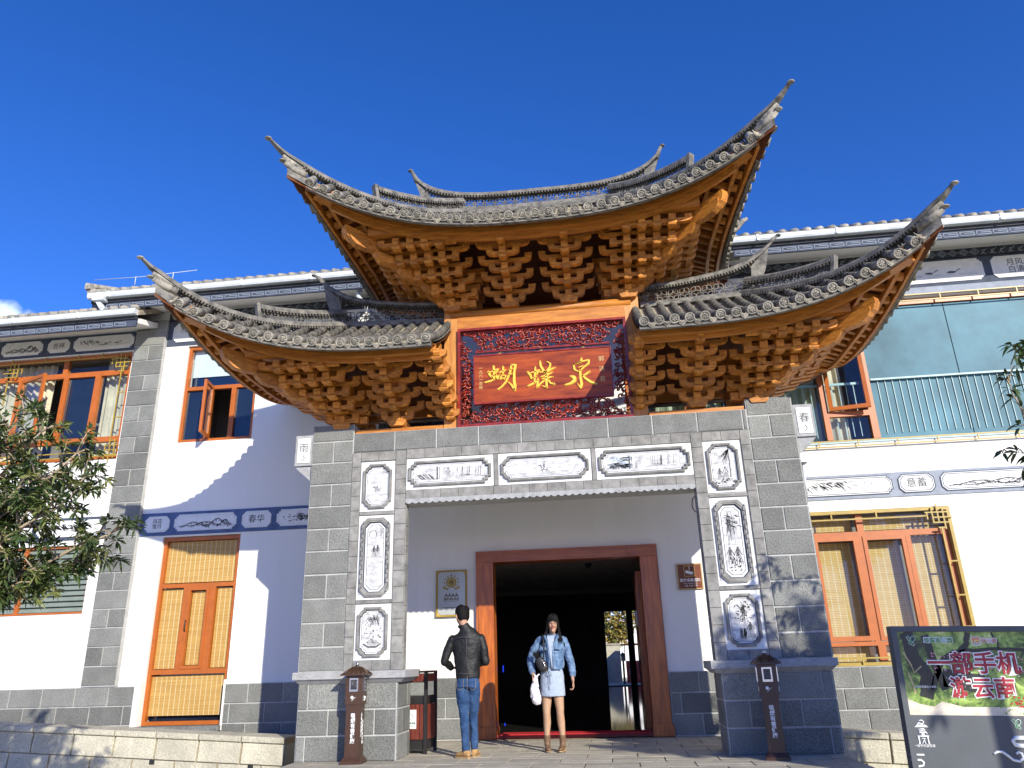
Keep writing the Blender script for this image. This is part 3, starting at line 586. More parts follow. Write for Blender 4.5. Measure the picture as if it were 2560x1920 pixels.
def fret(parent,x0,x1,z0,z1,y,m,name='greek_fret',per=None,ret=False):
    """running key fret as raised line work"""
    b=MB(); h=z1-z0; t=h*.13; per=per or h*2.6; x=x0
    while x+per<=x1+.01:
        a,c=x+.05*per,x+.93*per; 
        for q in ((a,c,z1-t,z1),(a,a+t,z0+h*.0,z1-t),(a,c-.0*per,z0,z0+t),(c-t,c,z0+t,z0+h*.62),(a+.28*per,c-t,z0+h*.5,z0+h*.5+t)): b.box(q[0],q[1],y-.003,y,q[2],q[3])
        x+=per
    return part(name,b,MT[m],parent)
# upper left frieze (left of the pilaster)
f=sub('painted_frieze',hall); b=MB(); b.box(-13,-8.04,YF+.012,-.001,6.97,7.36); part('band',b,MT['slate'],f)
framed(f,-12.9,-10.98,7.02,7.31,YF,'step','mountain',5); framed(f,-10.9,-10.02,7.02,7.31,YF,'step','mountain',11); framed(f,-9.91,-9.45,7.03,7.30,YF,'oct',None,2,txt='吉祥',tsz=.13); framed(f,-9.36,-8.10,7.02,7.31,YF,'step','ducks',12)
# frieze right of the pilaster, continuing behind the gate to the right end
f=sub('painted_frieze',hall); b=MB(); b.box(-7.41,12.4,YF+.012,-.001,6.98,7.50); part('band',b,MT['slate'],f)
framed(f,-7.3,-5.6,7.05,7.44,YF,'step','ducks',31); framed(f,-5.45,-4.8,7.05,7.44,YF,'oct',None,1,txt='如意'); framed(f,-4.65,-3.0,7.05,7.44,YF,'step','mountain',33)
framed(f,-2.8,-1.2,7.05,7.44,YF,'step','bamboo',35); framed(f,-1.0,1.0,7.05,7.44,YF,'step','mountain',36); framed(f,1.2,2.8,7.05,7.44,YF,'step','flowers',37)
framed(f,3.0,4.6,7.05,7.44,YF,'step','mountain',38); framed(f,4.75,5.4,7.05,7.44,YF,'oct',None,1,txt='花\n月'); framed(f,5.55,7.54,7.05,7.46,YF,'step','ducks',39)
framed(f,7.68,8.45,7.05,7.46,YF,'oct',None,1,txt='月风\n白清',tsz=.14); framed(f,8.6,10.4,7.05,7.46,YF,'step','mountain',40); framed(f,10.5,12.2,7.05,7.46,YF,'step','bamboo',41)
b=MB(); b.box(3.6,12.4,-.05,-.002,6.86,6.975); part('cornice',b,MT['slatelight'],f)
# carved black scroll band under the soffit
b=MB(); b.box(-7.41,12.4,-.045,-.0005,7.505,7.66); part('scroll_ground',b,MT['eave'],f)
b=MB(); xx=-7.3; k=0
while xx<12.2:
    if (k//9)%2==0:
        pts=[(xx+.07+.06*t*math.cos(5*t),-.05,7.58+.055*t*math.sin(5*t)) for t in np.linspace(.15,1,9)]; b.tube(pts,.007,4); b.tube([(xx,-.05,7.52),(xx+.05,-.05,7.56),(xx+.13,-.05,7.64)],.006,4); xx+=.15
    else:
        for q in ((0,.06,.12,0),(.12,0,.06,-.0)): pass
        c=(xx+.09,7.58)
        for s_ in (.02,.045,.065):
            P4=[(c[0]-s_*1.3,-.05,c[1]),(c[0],-.05,c[1]+s_),(c[0]+s_*1.3,-.05,c[1]),(c[0],-.05,c[1]-s_),(c[0]-s_*1.3,-.05,c[1])]; b.tube(P4,.005,4,False)
        xx+=.18
    k+=1
part('scroll_band',b,MT['slatelight'],f)
# lower friezes
f=sub('painted_frieze',hall); b=MB(); b.box(-7.41,-3.3,YF+.012,-.001,3.34,3.74); part('band',b,mat('blue_frieze_paint',(.075,.12,.24),.75,.2,6),f)
framed(f,-7.33,-6.87,3.40,3.68,YF,'oct',None,1,ground='paintpanelw',txt='风花\n雪月',tsz=.09); framed(f,-6.78,-5.63,3.40,3.69,YF,'step','mountain',51,ground='paintpanelw'); framed(f,-5.53,-5.0,3.40,3.69,YF,'oct',None,1,ground='paintpanelw',txt='春华',tsz=.15); framed(f,-4.90,-3.6,3.40,3.69,YF,'step','flowers',53,ground='paintpanelw')
f=sub('painted_frieze',hall); b=MB(); b.box(-13,-8.04,YF+.012,-.001,3.34,3.74); part('band',b,MT['slate'],f)
framed(f,-9.4,-8.15,3.40,3.69,YF,'step','bamboo',61,ground='paintpanelw'); framed(f,-10.1,-9.5,3.4,3.69,YF,'oct',None,1,ground='paintpanelw',txt='福'); framed(f,-12,-10.2,3.4,3.69,YF,'step','mountain',62,ground='paintpanelw')
f=sub('painted_frieze',hall); b=MB(); b.box(3.3,12.4,YF+.012,-.001,3.38,3.77); part('band',b,MT['slatelight'],f)
framed(f,3.4,5.33,3.43,3.73,YF,'step','bamboo',71,m='slate',ground='paintpanelw'); framed(f,5.42,5.97,3.43,3.73,YF,'oct',None,1,m='slate',ground='paintpanelw',txt='意蓄',tsz=.16); framed(f,6.06,8.0,3.43,3.73,YF,'oct','mountain',73,m='slate',ground='paintpanelw'); framed(f,8.1,8.7,3.43,3.73,YF,'oct',None,1,m='slate',ground='paintpanelw',txt='福'); framed(f,8.8,11,3.43,3.73,YF,'step','flowers',74,m='slate',ground='paintpanelw')

# --- eaves: soffit, fret board, gutter, roof with round tile ends   (hall local y: world y-2.5)
def eave(x0,x1,zb,name_seed,wallz):
    e=sub('eave',hall)
    b=MB(); b.add([(x0,-.0,wallz),(x1,0,wallz),(x1,-.72,zb+.08),(x0,-.72,zb+.08),(x0,0,wallz+.1),(x1,0,wallz+.1),(x1,-.72,zb+.18),(x0,-.72,zb+.18)],[(3,2,1,0),(4,5,6,7),(0,4,7,3),(1,2,6,5)]); part('soffit',b,MT['plaster'],e)
    b=MB(); b.box(x0,x1,-.76,-.721,zb,zb+.135); part('fret_board',b,MT['slate'],e); fret(e,x0+.02,x1-.02,zb+.025,zb+.10,-.7605,'slatelight',per=.26)
    b=MB(); b.box(x0-.01,x1+.01,-.79,-.74,zb+.136,zb+.21); part('eave_board',b,MT['eave'],e)
    b=MB(); b.sweep([(x0-.03,-.84,zb+.245),(x1+.03,-.84,zb+.245)],[(-.05,-.045),(.045,-.045),(.062,-.01),(.062,.05),(.075,.06),(-.06,.06),(-.06,-.03)]); g=part('gutter',b,MT['gutter'],e)
    b=MB(); n=int((x1-x0)/1.3)
    for i in range(n+1):
        xx=x0+.4+1.3*i
        if xx<x1: b.box(xx-.018,xx+.018,-.915,-.75,zb+.195,zb+.312)
    part('gutter_joint',b,MT['gutter'],e)
    # roof slope and tiles
    zr=zb+.30; b=MB(); b.add([(x0-.05,-.80,zr),(x1+.05,-.80,zr),(x1+.05,2.2,zr+1.55),(x0-.05,2.2,zr+1.55),(x0-.05,-.80,zr-.1),(x1+.05,-.80,zr-.1),(x1+.05,2.2,zr+1.45),(x0-.05,2.2,zr+1.45)],[(0,1,2,3),(7,6,5,4),(4,5,1,0),(1,5,6,2),(2,6,7,3),(0,3,7,4)]); part('roof_bed',b,MT['mortar'],e)
    a=math.atan2(1.55,3.0); tb=MB(); tb.tube([(0,0,0),(0,math.cos(a)*.34,math.sin(a)*.34)],[.062,.056],8); tm=tb.mesh('roof_tile',MT['tileend'])
    lb=MB(); lb.tube([(0,math.cos(a)*.34,math.sin(a)*.34),(0,math.cos(a)*3.2,math.sin(a)*3.2)],.055,6); 
    rest=MB(); xx=x0+.02
    while xx<x1+.05:
        link('roof_tile',tm,e,loc=(xx,-.86,zr+.025)); rest.tube([(xx,-.86+math.cos(a)*.34,zr+.025+math.sin(a)*.34),(xx,2.1,zr+.025+math.tan(a)*2.96)],.055,6); xx+=.205
    o=part('upper_tile_rows',rest,MT['tile'],e); o['kind']='stuff'
    return e
eave(-8.55,-3.15,7.49,1,7.72); eave(3.25,12.5,7.49,2,7.72)
e=eave(-13,-7.60,7.10,3,7.38)
b=MB(); b.box(-8.02,-7.98,-.76,0,7.1,7.4); 
b=MB(); b.sweep([(-8.35,-.84,7.70),(-8.35,-.84,7.6),(-8.28,-.84,7.5),(-8.22,-.84,7.44)],[(-.04,-.04),(.04,-.04),(.04,.04),(-.04,.04)],upv=(0,1,0)); b.box(-8.45,-8.22,-.93,-.77,7.62,7.72); part('gutter_outlet',b,MT['gutter'],hall)
b=MB(); b.box(-8.62,-8.52,-.95,-.6,7.86,7.97); b.box(-8.60,-8.2,-.9,-.3,7.80,7.86); b.tube([(-8.66,-.88,7.98),(-8.2,-.5,8.02),(-7.5,-.4,8.06)],.05,7); part('corner_ridge_tile',b,MT['tileend'],hall)
# lightning wire on short posts
b=MB(); b.tube([(-9.2,0,8.60),(-8.2,0,8.58),(-7.0,0,8.62)],.006,4); b.tube([(-8.3,0,8.4),(-8.3,0,8.6)],.008,4); b.tube([(-7.5,0,8.4),(-7.5,0,8.62)],.008,4); part('lightning_wire',b,MT['gutter'],hall)
# downpipe of the left eave
b=MB(); b.lathe([(.075,0),(.085,.05),(.085,.12),(.06,.14)],12,(-3.43,-.6,7.50)); b.tube([(-3.43,-.6,7.52),(-3.43,-.6,7.42),(-3.36,-.5,7.30),(-3.2,-.25,7.12),(-3.15,-.1,7.0),(-3.15,-.1,5.0)],.042,10); part('downpipe',b,MT['gutter'],hall)
# dragon shaped ridge-end finial on the right eave corner
b=MB()
b.tube([(3.22,-.55,7.72),(3.16,-.6,7.86),(3.22,-.6,8.0),(3.30,-.6,8.08),(3.42,-.6,8.16),(3.52,-.6,8.27),(3.60,-.6,8.31)],[.05,.09,.085,.07,.055,.045,.03],8)
for k in range(7): b.tube([(3.2+.03*k,-.62,7.96-.03*k),(3.10+.035*k,-.68,7.88-.05*k),(3.12+.035*k,-.7,7.80-.055*k)],[.03,.025,.006],6)
for k in range(4): b.tube([(3.3+.06*k,-.6,8.1+.05*k),(3.26+.06*k,-.62,8.18+.05*k)],[.025,.005],5)
b.box(3.14,3.4,-.75,-.45,7.58,7.74); part('dragon_finial',b,MT['tileend'],hall)

# --- door
d=sub('entrance_door',hall)
def knob_poly(cx,cz,r): return [(cx+r*.95,cz),(cx+r*.45,cz+r*.75),(cx,cz+r),(cx-r*.45,cz+r*.75),(cx-r*.95,cz),(cx-r*.45,cz-r*.75),(cx,cz-r),(cx+r*.45,cz-r*.75)]
b=MB(); b.box(-1.395,-1.115,-.10,.2,0.16,2.62); b.box(-1.355,-1.155,-.112,-.1,.2,2.6); part('door_post',b,MT['doorwood'],d)
b=MB(); b.box(1.255,1.525,-.10,.2,0.16,2.62); b.box(1.295,1.485,-.112,-.1,.2,2.6); part('door_post',b,MT['doorwood'],d)
b=MB(); b.box(-1.395,1.525,-.11,.2,2.621,2.80); b.box(-1.395,1.525,-.125,-.111,2.765,2.80); part('lintel_beam',b,MT['doorwoodx'],d)
for cx in (-1.0,1.13):
    b=MB(); b.prism(knob_poly(cx,2.70,.085),-.135,-.111); b.prism(knob_poly(cx,2.70,.06),-.15,-.136); part('carved_stud',b,MT['doorwoodx'],d)
for a,c in ((-1.41,-1.10),(1.24,1.55)):
    b=MB(); b.box(a,c,-.13,.22,0,.16); part('post_foot',b,MT['doorwood'],d)
b=MB(); b.box(-1.10,1.24,-.02,.2,0,.05); part('threshold',b,mat('red_painted_threshold',(.24,.02,.02),.5),d)
b=MB(); b.box(1.20,1.30,1.0,2.1,.03,2.5); b.box(1.19,1.2,1.1,2.0,.3,1.1); b.box(1.19,1.2,1.1,2.0,1.3,2.25); part('open_door_leaf',b,MT['doorwood'],d)
# interior: deep dark hall with a bright back doorway
ins=sub('entrance_hall_interior',hall)
b=MB(); Yb=21.5
b.add([(-7,.3,.03),(7,.3,.03),(7,Yb,.03),(-7,Yb,.03)],[(0,1,2,3)]); part('interior_floor',b,MT['polish'],ins)
wall_holes('interior_back_wall',-7,7,0,4,[(.50,1.43,.06,3.02),(1.70,1.82,.06,3.02)],Yb,Yb+.2,MT['interior'],ins)
b=MB(); b.add([(-7,.3,4),(7,.3,4),(7,Yb,4),(-7,Yb,4)],[(3,2,1,0)]); b.add([(-7,.3,0),(-7,Yb,0),(-7,Yb,4),(-7,.3,4)],[(0,1,2,3)]); b.add([(7,.3,0),(7,Yb,0),(7,Yb,4),(7,.3,4)],[(3,2,1,0)])
b.add([(-7,.29,0),(-1.4,.29,0),(-1.4,.29,4),(-7,.29,4)],[(0,1,2,3)]); b.add([(1.54,.29,0),(7,.29,0),(7,.29,4),(1.54,.29,4)],[(0,1,2,3)]); b.add([(-1.4,.29,2.81),(1.54,.29,2.81),(1.54,.29,4),(-1.4,.29,4)],[(0,1,2,3)])
part('interior_wall',b,MT['interior'],ins)
b=MB(); b.box(-7,7,9,9.2,2.80,4); part('ceiling_beam',b,MT['interior'],ins)
b=MB(); b.box(-7,7,.3,9,2.93,2.97); part('ceiling_panel',b,mat('dim_ceiling',(.55,.52,.48),.8),ins)
b=MB(); b.lathe([(.07,0),(.07,-.03),(.055,-.06),(.03,-.09),(.005,-.1)][::-1],14,(.36,3.2,2.93)); part('dome_camera',b,MT['blackmetal'],ins)
# security gate with a blue light, just inside on the left
em=bpy.data.materials.new('blue_light'); em.use_nodes=True; em.node_tree.nodes['Principled BSDF'].inputs['Base Color'].default_value=(.0,.01,.08,1); em.node_tree.nodes['Principled BSDF'].inputs['Emission Color'].default_value=(.0,.03,1,1); em.node_tree.nodes['Principled BSDF'].inputs['Emission Strength'].default_value=.6
b=MB(); b.box(-1.07,-1.06,.50,.53,.94,1.04); b.box(-1.06,-1.05,.5,.53,.14,.18); part('blue_lamp',b,em,ins)
# floor mat
b=MB(); b.box(-1.04,1.2,-.12,.26,.051,.064); 
mt=part('red_mat',b,MT['redmat']); mt.location=(0,2.5,0); mt['label']='long red mat lying across the threshold of the entrance door'; mt['category']='mat'
b2=MB()
# yard beyond the back door
yard=Yb+2.5
b=MB(); b.box(-8,12,yard+.25,yard+40,-.4,.02); struct(part('back_path',b,MT['pave']))
# ============================================================ the gateway
gate=thing('entrance_gate','grey stone archway carrying three upswept tiled roofs on honey coloured timber brackets','gateway')
random.seed(11)
# --- stone piers, bases, lintel
def base_side(s):
    p=sub('pier_base',gate)
    X=lambda v:s*v
    b=MB(); x0,x1=sorted((X(2.0),X(3.285))); b.box(x0,x1,-.045,.60,-.3,.90); part('mortar',b,MT['grout'],p)
    zs=[.895,.585,.285,-.01]; js=[[3.155,2.62],[2.88,2.28],[3.165,2.62]]
    for k in range(3):
        e=[2.0]+sorted(js[k])+[3.285]
        xs=sorted(X(v) for v in e)
        for a,c in zip(xs[:-1],xs[1:]):
            link('stone_block',block_mesh(c-a-.02,zs[k]-zs[k+1]-.022,.04,.006,MT['granite'],'stone_block'),p,loc=((a+c)/2,-.06+random.uniform(-.003,.003),(zs[k]+zs[k+1])/2))
        # inner and outer return faces
        ys=[-.045,.2,.60] if k%2 else [-.045,.42,.60]
        for a,c in zip(ys[:-1],ys[1:]):
            for xf,ax in ((2.0 if s>0 else -2.0,'in'),(3.285*s,'out')):
                axis='-x' if ((ax=='in')==(s>0)) else 'x'
                link('stone_block',block_mesh(c-a-.02,zs[k]-zs[k+1]-.022,.04,.006,MT['granite'],'stone_block_return','x' if axis=='x' else '-x'),p,loc=(xf+(.012 if axis=='x' else -.012),(a+c)/2,(zs[k]+zs[k+1])/2))
    # moulded ledge
    L=sub('moulded_ledge',gate); 
    x0,x1=sorted((X(1.88),X(3.35)))
    b=MB(); b.box(x0,x1,-.13,.66,.945,1.035); b.box(x0+.02,x1-.02,-.10,.64,.93,.944)
    prof=[(0,.93),(-.0,.90)]
    b.add([(x0+.03,-.10,.93),(x1-.03,-.10,.93),(x1-.07,-.055,.89),(x0+.07,-.055,.89),(x0+.03,.63,.93),(x1-.03,.63,.93),(x1-.07,.59,.89),(x0+.07,.59,.89)],[(0,3,2,1),(1,2,6,5),(0,4,7,3),(3,7,6,2),(4,5,6,7)])
    part('ledge_stone',b,MT['carved'],L)
    b=MB()
    for r_ in range(3):
        z=.955+.026*r_; xx=x0+.02+(r_%2)*.09
        while xx<x1-.05: b.box(xx,min(xx+.155,x1-.02),-.134,-.13,z,z+.006); xx+=.20
        for q in range(8):
            t=x0+.03+q*.19+(r_%2)*.09
            if t<x1-.04: b.box(t,t+.006,-.134,-.13,z,z+.028)
    part('brick_fret',b,MT['grout'],L)
base_side(-1); base_side(1)
def pier(s):
    p=sub('pier',gate); X=lambda v:s*v
    x0,x1=sorted((X(2.735),X(3.335))); b=MB(); b.box(x0,x1,.012,.56,1.036,4.35); x2,x3=sorted((X(1.955),X(2.735))); b.box(x2,x3,.012,.15,1.036,3.92); part('core',b,MT['grout'],p)
    zj=[4.365,4.11,3.80,3.49,3.18,2.87,2.57,2.26,1.945,1.64,1.335,1.036]
    for k in range(11):
        z1,z0=zj[k],zj[k+1]; xs=[x0,x1] if k%2==0 else [x0,X(3.02),x1]
        xs=sorted(xs)
        for a,c in zip(xs[:-1],xs[1:]):
            link('stone_block',block_mesh(c-a-.018,z1-z0-.02,.04,.006,MT['granite'],'stone_block'),p,loc=((a+c)/2,random.uniform(-.003,.003),(z0+z1)/2))
        # outer return
        link('stone_block',block_mesh(.54,z1-z0-.02,.03,.006,MT['granite'],'stone_block_return','-x' if s<0 else 'x'),p,loc=(X(3.345),.285,(z0+z1)/2))
    # grey clay trim, piece by piece
    def trimcol(xa,xb,z0,z1,n,yf=-.012):
        a,c=sorted((X(xa),X(xb))); h=(z1-z0)/n
        for i in range(n): link('trim_tile',block_mesh(c-a-.004,h-.005,.03,.002,MT['trim'],'trim_tile'),p,loc=((a+c)/2,yf+random.uniform(-.001,.001),z0+h*(i+.5)))
    trimcol(1.955,2.105,1.036,3.92,14); trimcol(2.605,2.730,1.036,3.92,14)
    for z0,z1 in ((1.036,1.155),(1.86,1.905),(3.03,3.075),(3.79,3.92)):
        a,c=sorted((X(2.107),X(2.603)))
        n=2 if z1-z0>.1 else 1
        for i in range(n): w_=(c-a)/n; link('trim_tile',block_mesh(w_-.004,z1-z0-.004,.03,.002,MT['trim'],'trim_tile'),p,loc=(a+w_*(i+.5),-.010,(z0+z1)/2))
    # inner return of the pier: trim tiles
    for i in range(9): link('trim_tile',block_mesh(.14,.255,.02,.002,MT['trim'],'trim_return','-x' if s>0 else 'x'),p,loc=(X(1.944),.082,1.17+.26*i))
    return p
pl,pr=pier(-1),pier(1)
def relief(parent,x0,x1,z0,z1,kind,ptg,seed,fr=.035,mx=.035,mz=.035,r=.09,meander=False):
    """white tile, moulded grey frame, sunk picture"""
    p=sub('picture_panel',parent); b=MB(); b.box(x0,x1,.0,.03,z0,z1); part('white_ground',b,MT['panelwhite'],p)
    a,c,d,e=x0+mx,x1-mx,z0+mz,z1-mz
    po=corner_poly(a,c,d,e,r,kind); p1=inset_poly(a,c,d,e,r,kind,fr*.45); p2=inset_poly(a,c,d,e,r,kind,fr); p3=inset_poly(a,c,d,e,r,kind,fr*1.5)
    b=MB(); b.ring(po,p2,-.028,0); b.ring(inset_poly(a,c,d,e,r,kind,fr*.25),inset_poly(a,c,d,e,r,kind,fr*.7),-.036,-.028); part('moulded_frame',b,MT['trim'],p)
    b=MB(); b.ring(inset_poly(a,c,d,e,r,kind,fr*1.0),inset_poly(a,c,d,e,r,kind,fr*1.2),-.012,0); b.ring(inset_poly(a,c,d,e,r,kind,fr*1.62),inset_poly(a,c,d,e,r,kind,fr*1.72),-.002,0); part('inner_line',b,MT['slate'],p)
    if meander:
        b=MB(); 
        n=int((e-d)/.06)
        for i in range(n):
            z=d+.05+i*.06
            for xx in (a+.012,c-.044):
                if z<e-.06: b.box(xx,xx+.032,-.040,-.036,z,z+.007); b.box(xx+.025*(i%2),xx+.007+.025*(i%2),-.040,-.036,z,z+.055)
        part('meander_relief',b,MT['slate'],p)
    b=MB(); b.prism(inset_poly(a,c,d,e,r,kind,fr*1.75),-.0012,-.0004); part('picture_ground',b,MT['wash'],p)
    ink(p,ptg,a+fr*1.9,c-fr*1.9,d+fr*1.9,e-fr*1.9,-.0022,seed)
relief(pl,-2.60,-2.12,3.08,3.775,'bulge','rider',101); relief(pl,-2.60,-2.12,1.91,3.02,'oct','couple_moon',102,fr=.055,meander=True); relief(pl,-2.60,-2.12,1.16,1.85,'bulge','boat',103)
relief(pr,2.10,2.585,3.09,3.785,'bulge','willow',104); relief(pr,2.10,2.585,1.91,3.02,'oct','two_figures',105,fr=.055,meander=True); relief(pr,2.10,2.585,1.15,1.845,'bulge','ladytree',106)
# lintel
lt=sub('lintel',gate)
b=MB(); b.box(-2.733,2.733,.012,.50,3.93,4.21); b.box(-1.953,1.953,.012,.30,3.16,3.93); part('core',b,MT['grout'],lt)
js=[-2.13+.6*i for i in range(9)]; e=[-2.73]+js+[2.73]
for a,c in zip(e[:-1],e[1:]): link('stone_block',block_mesh(c-a-.018,.27,.04,.006,MT['granite2'],'lintel_stone'),lt,loc=((a+c)/2,random.uniform(-.002,.002),4.07))
def trow(x0,x1,z0,z1,n,y=-.012):
    w=(x1-x0)/n
    for i in range(n): link('trim_tile',block_mesh(w-.004,z1-z0-.004,.03,.002,MT['trim'],'trim_tile'),lt,loc=(x0+w*(i+.5),y+random.uniform(-.001,.001),(z0+z1)/2))
trow(-1.953,1.953,3.79,3.93,15); trow(-1.953,1.953,3.225,3.345,16)
for x in (-.695,.64): link('trim_tile',block_mesh(.05,.44,.03,.002,MT['trim'],'trim_tile_upright'),lt,loc=(x,-.013,3.567))
relief(lt,-1.95,-.73,3.35,3.785,'step','court',107,mx=.03,mz=.04,fr=.035,r=.085); relief(lt,-.66,.605,3.35,3.785,'bulge','rider',108,mx=.03,mz=.04,fr=.035,r=.10); relief(lt,.675,1.95,3.35,3.785,'step','bluecourt',109,mx=.03,mz=.04,fr=.035,r=.085)
b=MB(); b.box(-3.3,3.3,.57,2.42,4.02,4.12); part('porch_light_block',b,MT['plaster'],gate)  # unseen slab added to stop sun over the lintel reaching the door wall
# scalloped edging tiles
sc=MB(); P=[(-.0475,.07),(-.0475,.02)]+[(-.047+.094*t/6,.022-.024*math.sin(PI*t/6)) for t in range(1,6)]+[(.0475,.02),(.0475,.07)]
sc.prism(P,-.03,.0); scm=sc.mesh('scallop_tile',MT['carved'])
for i in range(41): link('scallop_tile',scm,lt,loc=(-1.905+.0952*i,.01,3.155),scale=(1,1,1))
b=MB(); b.box(-1.95,1.95,.0,.05,3.165,3.224); part('scallop_backing',b,MT['trim'],lt)
# side brackets with seal script
for s,ch in ((-1,'雨'),(1,'春')):
    q=sub('side_sign_block',gate); x0,x1=sorted((s*3.347,s*3.60))
    b=MB(); b.box(x0,x1,.03,.5,3.79,4.235); part('block',b,MT['carved'],q)
    b=MB(); b.prism([(s*3.347,3.789),(s*3.60,3.789),(s*3.56,3.74),(s*3.42,3.62),(s*3.347,3.55)] if s>0 else [(-3.60,3.789),(-3.347,3.789),(-3.347,3.55),(-3.42,3.62),(-3.56,3.74)],.06,.45); part('corbel',b,MT['carved'],q)
    b=MB(); b.box(x0+.035,x1-.035,.02,.03,3.83,4.19); part('white_plate',b,MT['panelwhite'],q); text(ch,.14,MT['ink'],q,(x0+x1)/2,4.04,.018)
    b=MB(); b.tube([(( x0+x1)/2,.018,3.94),((x0+x1)/2+.02,.018,3.90),((x0+x1)/2-.01,.018,3.86)],.005,4); part('seal_stroke',b,MT['ink'],q)
b=MB(); b.box(3.347,3.44,.05,.2,3.45,3.57); b.tube([(3.39,.12,3.45),(3.385,.14,3.3),(3.38,.2,3.0)],.02,6); part('junction_box',b,MT['gutter'],gate)
b=MB(); b.tube([(-2.69,.2,3.07),(-2.65,.2,3.0)],.01,5); 
# wall cable loops near the right jamb
b=MB(); b.tube([(1.955,.19,3.10),(1.915,.18,3.06),(1.90,.18,2.98),(1.91,.18,2.92),(1.95,.19,2.88)],.007,6); part('cable_loop',b,MT['blackmetal'],gate)

# --- timber frame
tf=sub('timber_frame',gate)
for s in (-1,1):
    x0,x1=sorted((s*1.235,s*1.44)); b=MB(); b.box(x0,x1,.08,.30,4.215,6.08); part('post',b,MT['woodz'],tf)
    b=MB(); b.box(x0-.012,x1+.012,.07,.31,6.081,6.12); part('post_cap',b,MT['wood'],tf)
b=MB(); b.box(-1.234,1.234,.07,.25,5.74,5.935); part('beam',b,MT['wood'],tf)
b=MB(); b.tube([(-1.33,.10,5.99),(1.33,.10,5.99)],.062,14,flat=1.0); part('rounded_beam',b,MT['wood'],tf)
for s in (-1,1):
    x0,x1=sorted((s*1.44,s*3.3)); z=4.215
    b=MB(); b.box(*sorted((s*1.445,s*2.72)),.04,.34,4.213,4.27); part('sill_board',b,MT['wood'],tf)
# red frame and pierced carvings
b=MB()
for q in [(-1.232,-1.195,4.215,5.735),(1.195,1.232,4.215,5.735),(-1.195,1.195,5.70,5.735),(-1.195,1.195,4.215,4.25)]: b.box(q[0],q[1],.03,.22,q[2],q[3])
part('red_frame',b,MT['red'],tf)
def carving(name,poly,seed,n):
    rng=random.Random(seed); b=MB()
    def inside(x,z):
        c=False; m=len(poly)
        for i in range(m):
            (xa,za),(xb,zb)=poly[i],poly[(i+1)%m]
            if (za>z)!=(zb>z) and x<(xb-xa)*(z-za)/(zb-za)+xa: c=not c
        return c
    xs=[p[0] for p in poly]; zs=[p[1] for p in poly]; pts=[]
    for _ in range(n*40):
        x,z=rng.uniform(min(xs),max(xs)),rng.uniform(min(zs),max(zs))
        if inside(x,z) and all((x-a)**2+(z-c)**2>.062**2 for a,c in pts): pts.append((x,z))
    for x,z in pts:
        a0=rng.uniform(0,2*PI); d=rng.choice((-1,1)); r0=rng.uniform(.032,.048); y=.10+rng.uniform(-.012,.012)
        P=[(x+r0*(1-.72*t)*math.cos(a0+d*5.6*t)*1.25,y-.03*t,z+r0*(1-.72*t)*math.sin(a0+d*5.6*t)) for t in np.linspace(0,1,9)]
        b.tube(P,[.007,.011,.013,.013,.013,.012,.012,.011,.009],6)
        # tail linking towards a neighbour
        nb=sorted(pts,key=lambda q:(q[0]-x)**2+(q[1]-z)**2)[1:3]
        for qx,qz in nb:
            mx_,mz_=(x+qx)/2+rng.uniform(-.02,.02),(z+qz)/2+rng.uniform(-.02,.02)
            b.tube([(x,y+.005,z),(mx_,y+.01,mz_),(qx,.10+.005,qz)],.010,5)
    m=len(poly)
    o=part(name,b,MT['red'],tf); return o
carving('pierced_carving',[(-1.13,5.67),(1.13,5.67),(.98,5.56),(.90,5.40),(-.90,5.40),(-.98,5.56)],1,400)
carving('pierced_carving',[(-.90,4.55),(.90,4.55),(1.0,4.42),(1.13,4.28),(-1.13,4.28),(-1.0,4.42)],2,400)
carving('pierced_carving',[(-1.17,5.58),(-1.06,5.40),(-1.03,4.62),(-1.09,4.50),(-1.17,4.36)],3,200)
carving('pierced_carving',[(1.17,5.58),(1.17,4.36),(1.09,4.50),(1.03,4.62),(1.06,5.40)],4,200)
b=MB()
for q in [(-1.12,1.12,5.672,5.698),(-.98,.98,5.355,5.385),(-.98,.98,4.56,4.585),(-1.14,1.14,4.252,4.275)]: b.box(q[0],q[1],.085,.125,q[2],q[3])
part('carving_rail',b,MT['red'],tf)

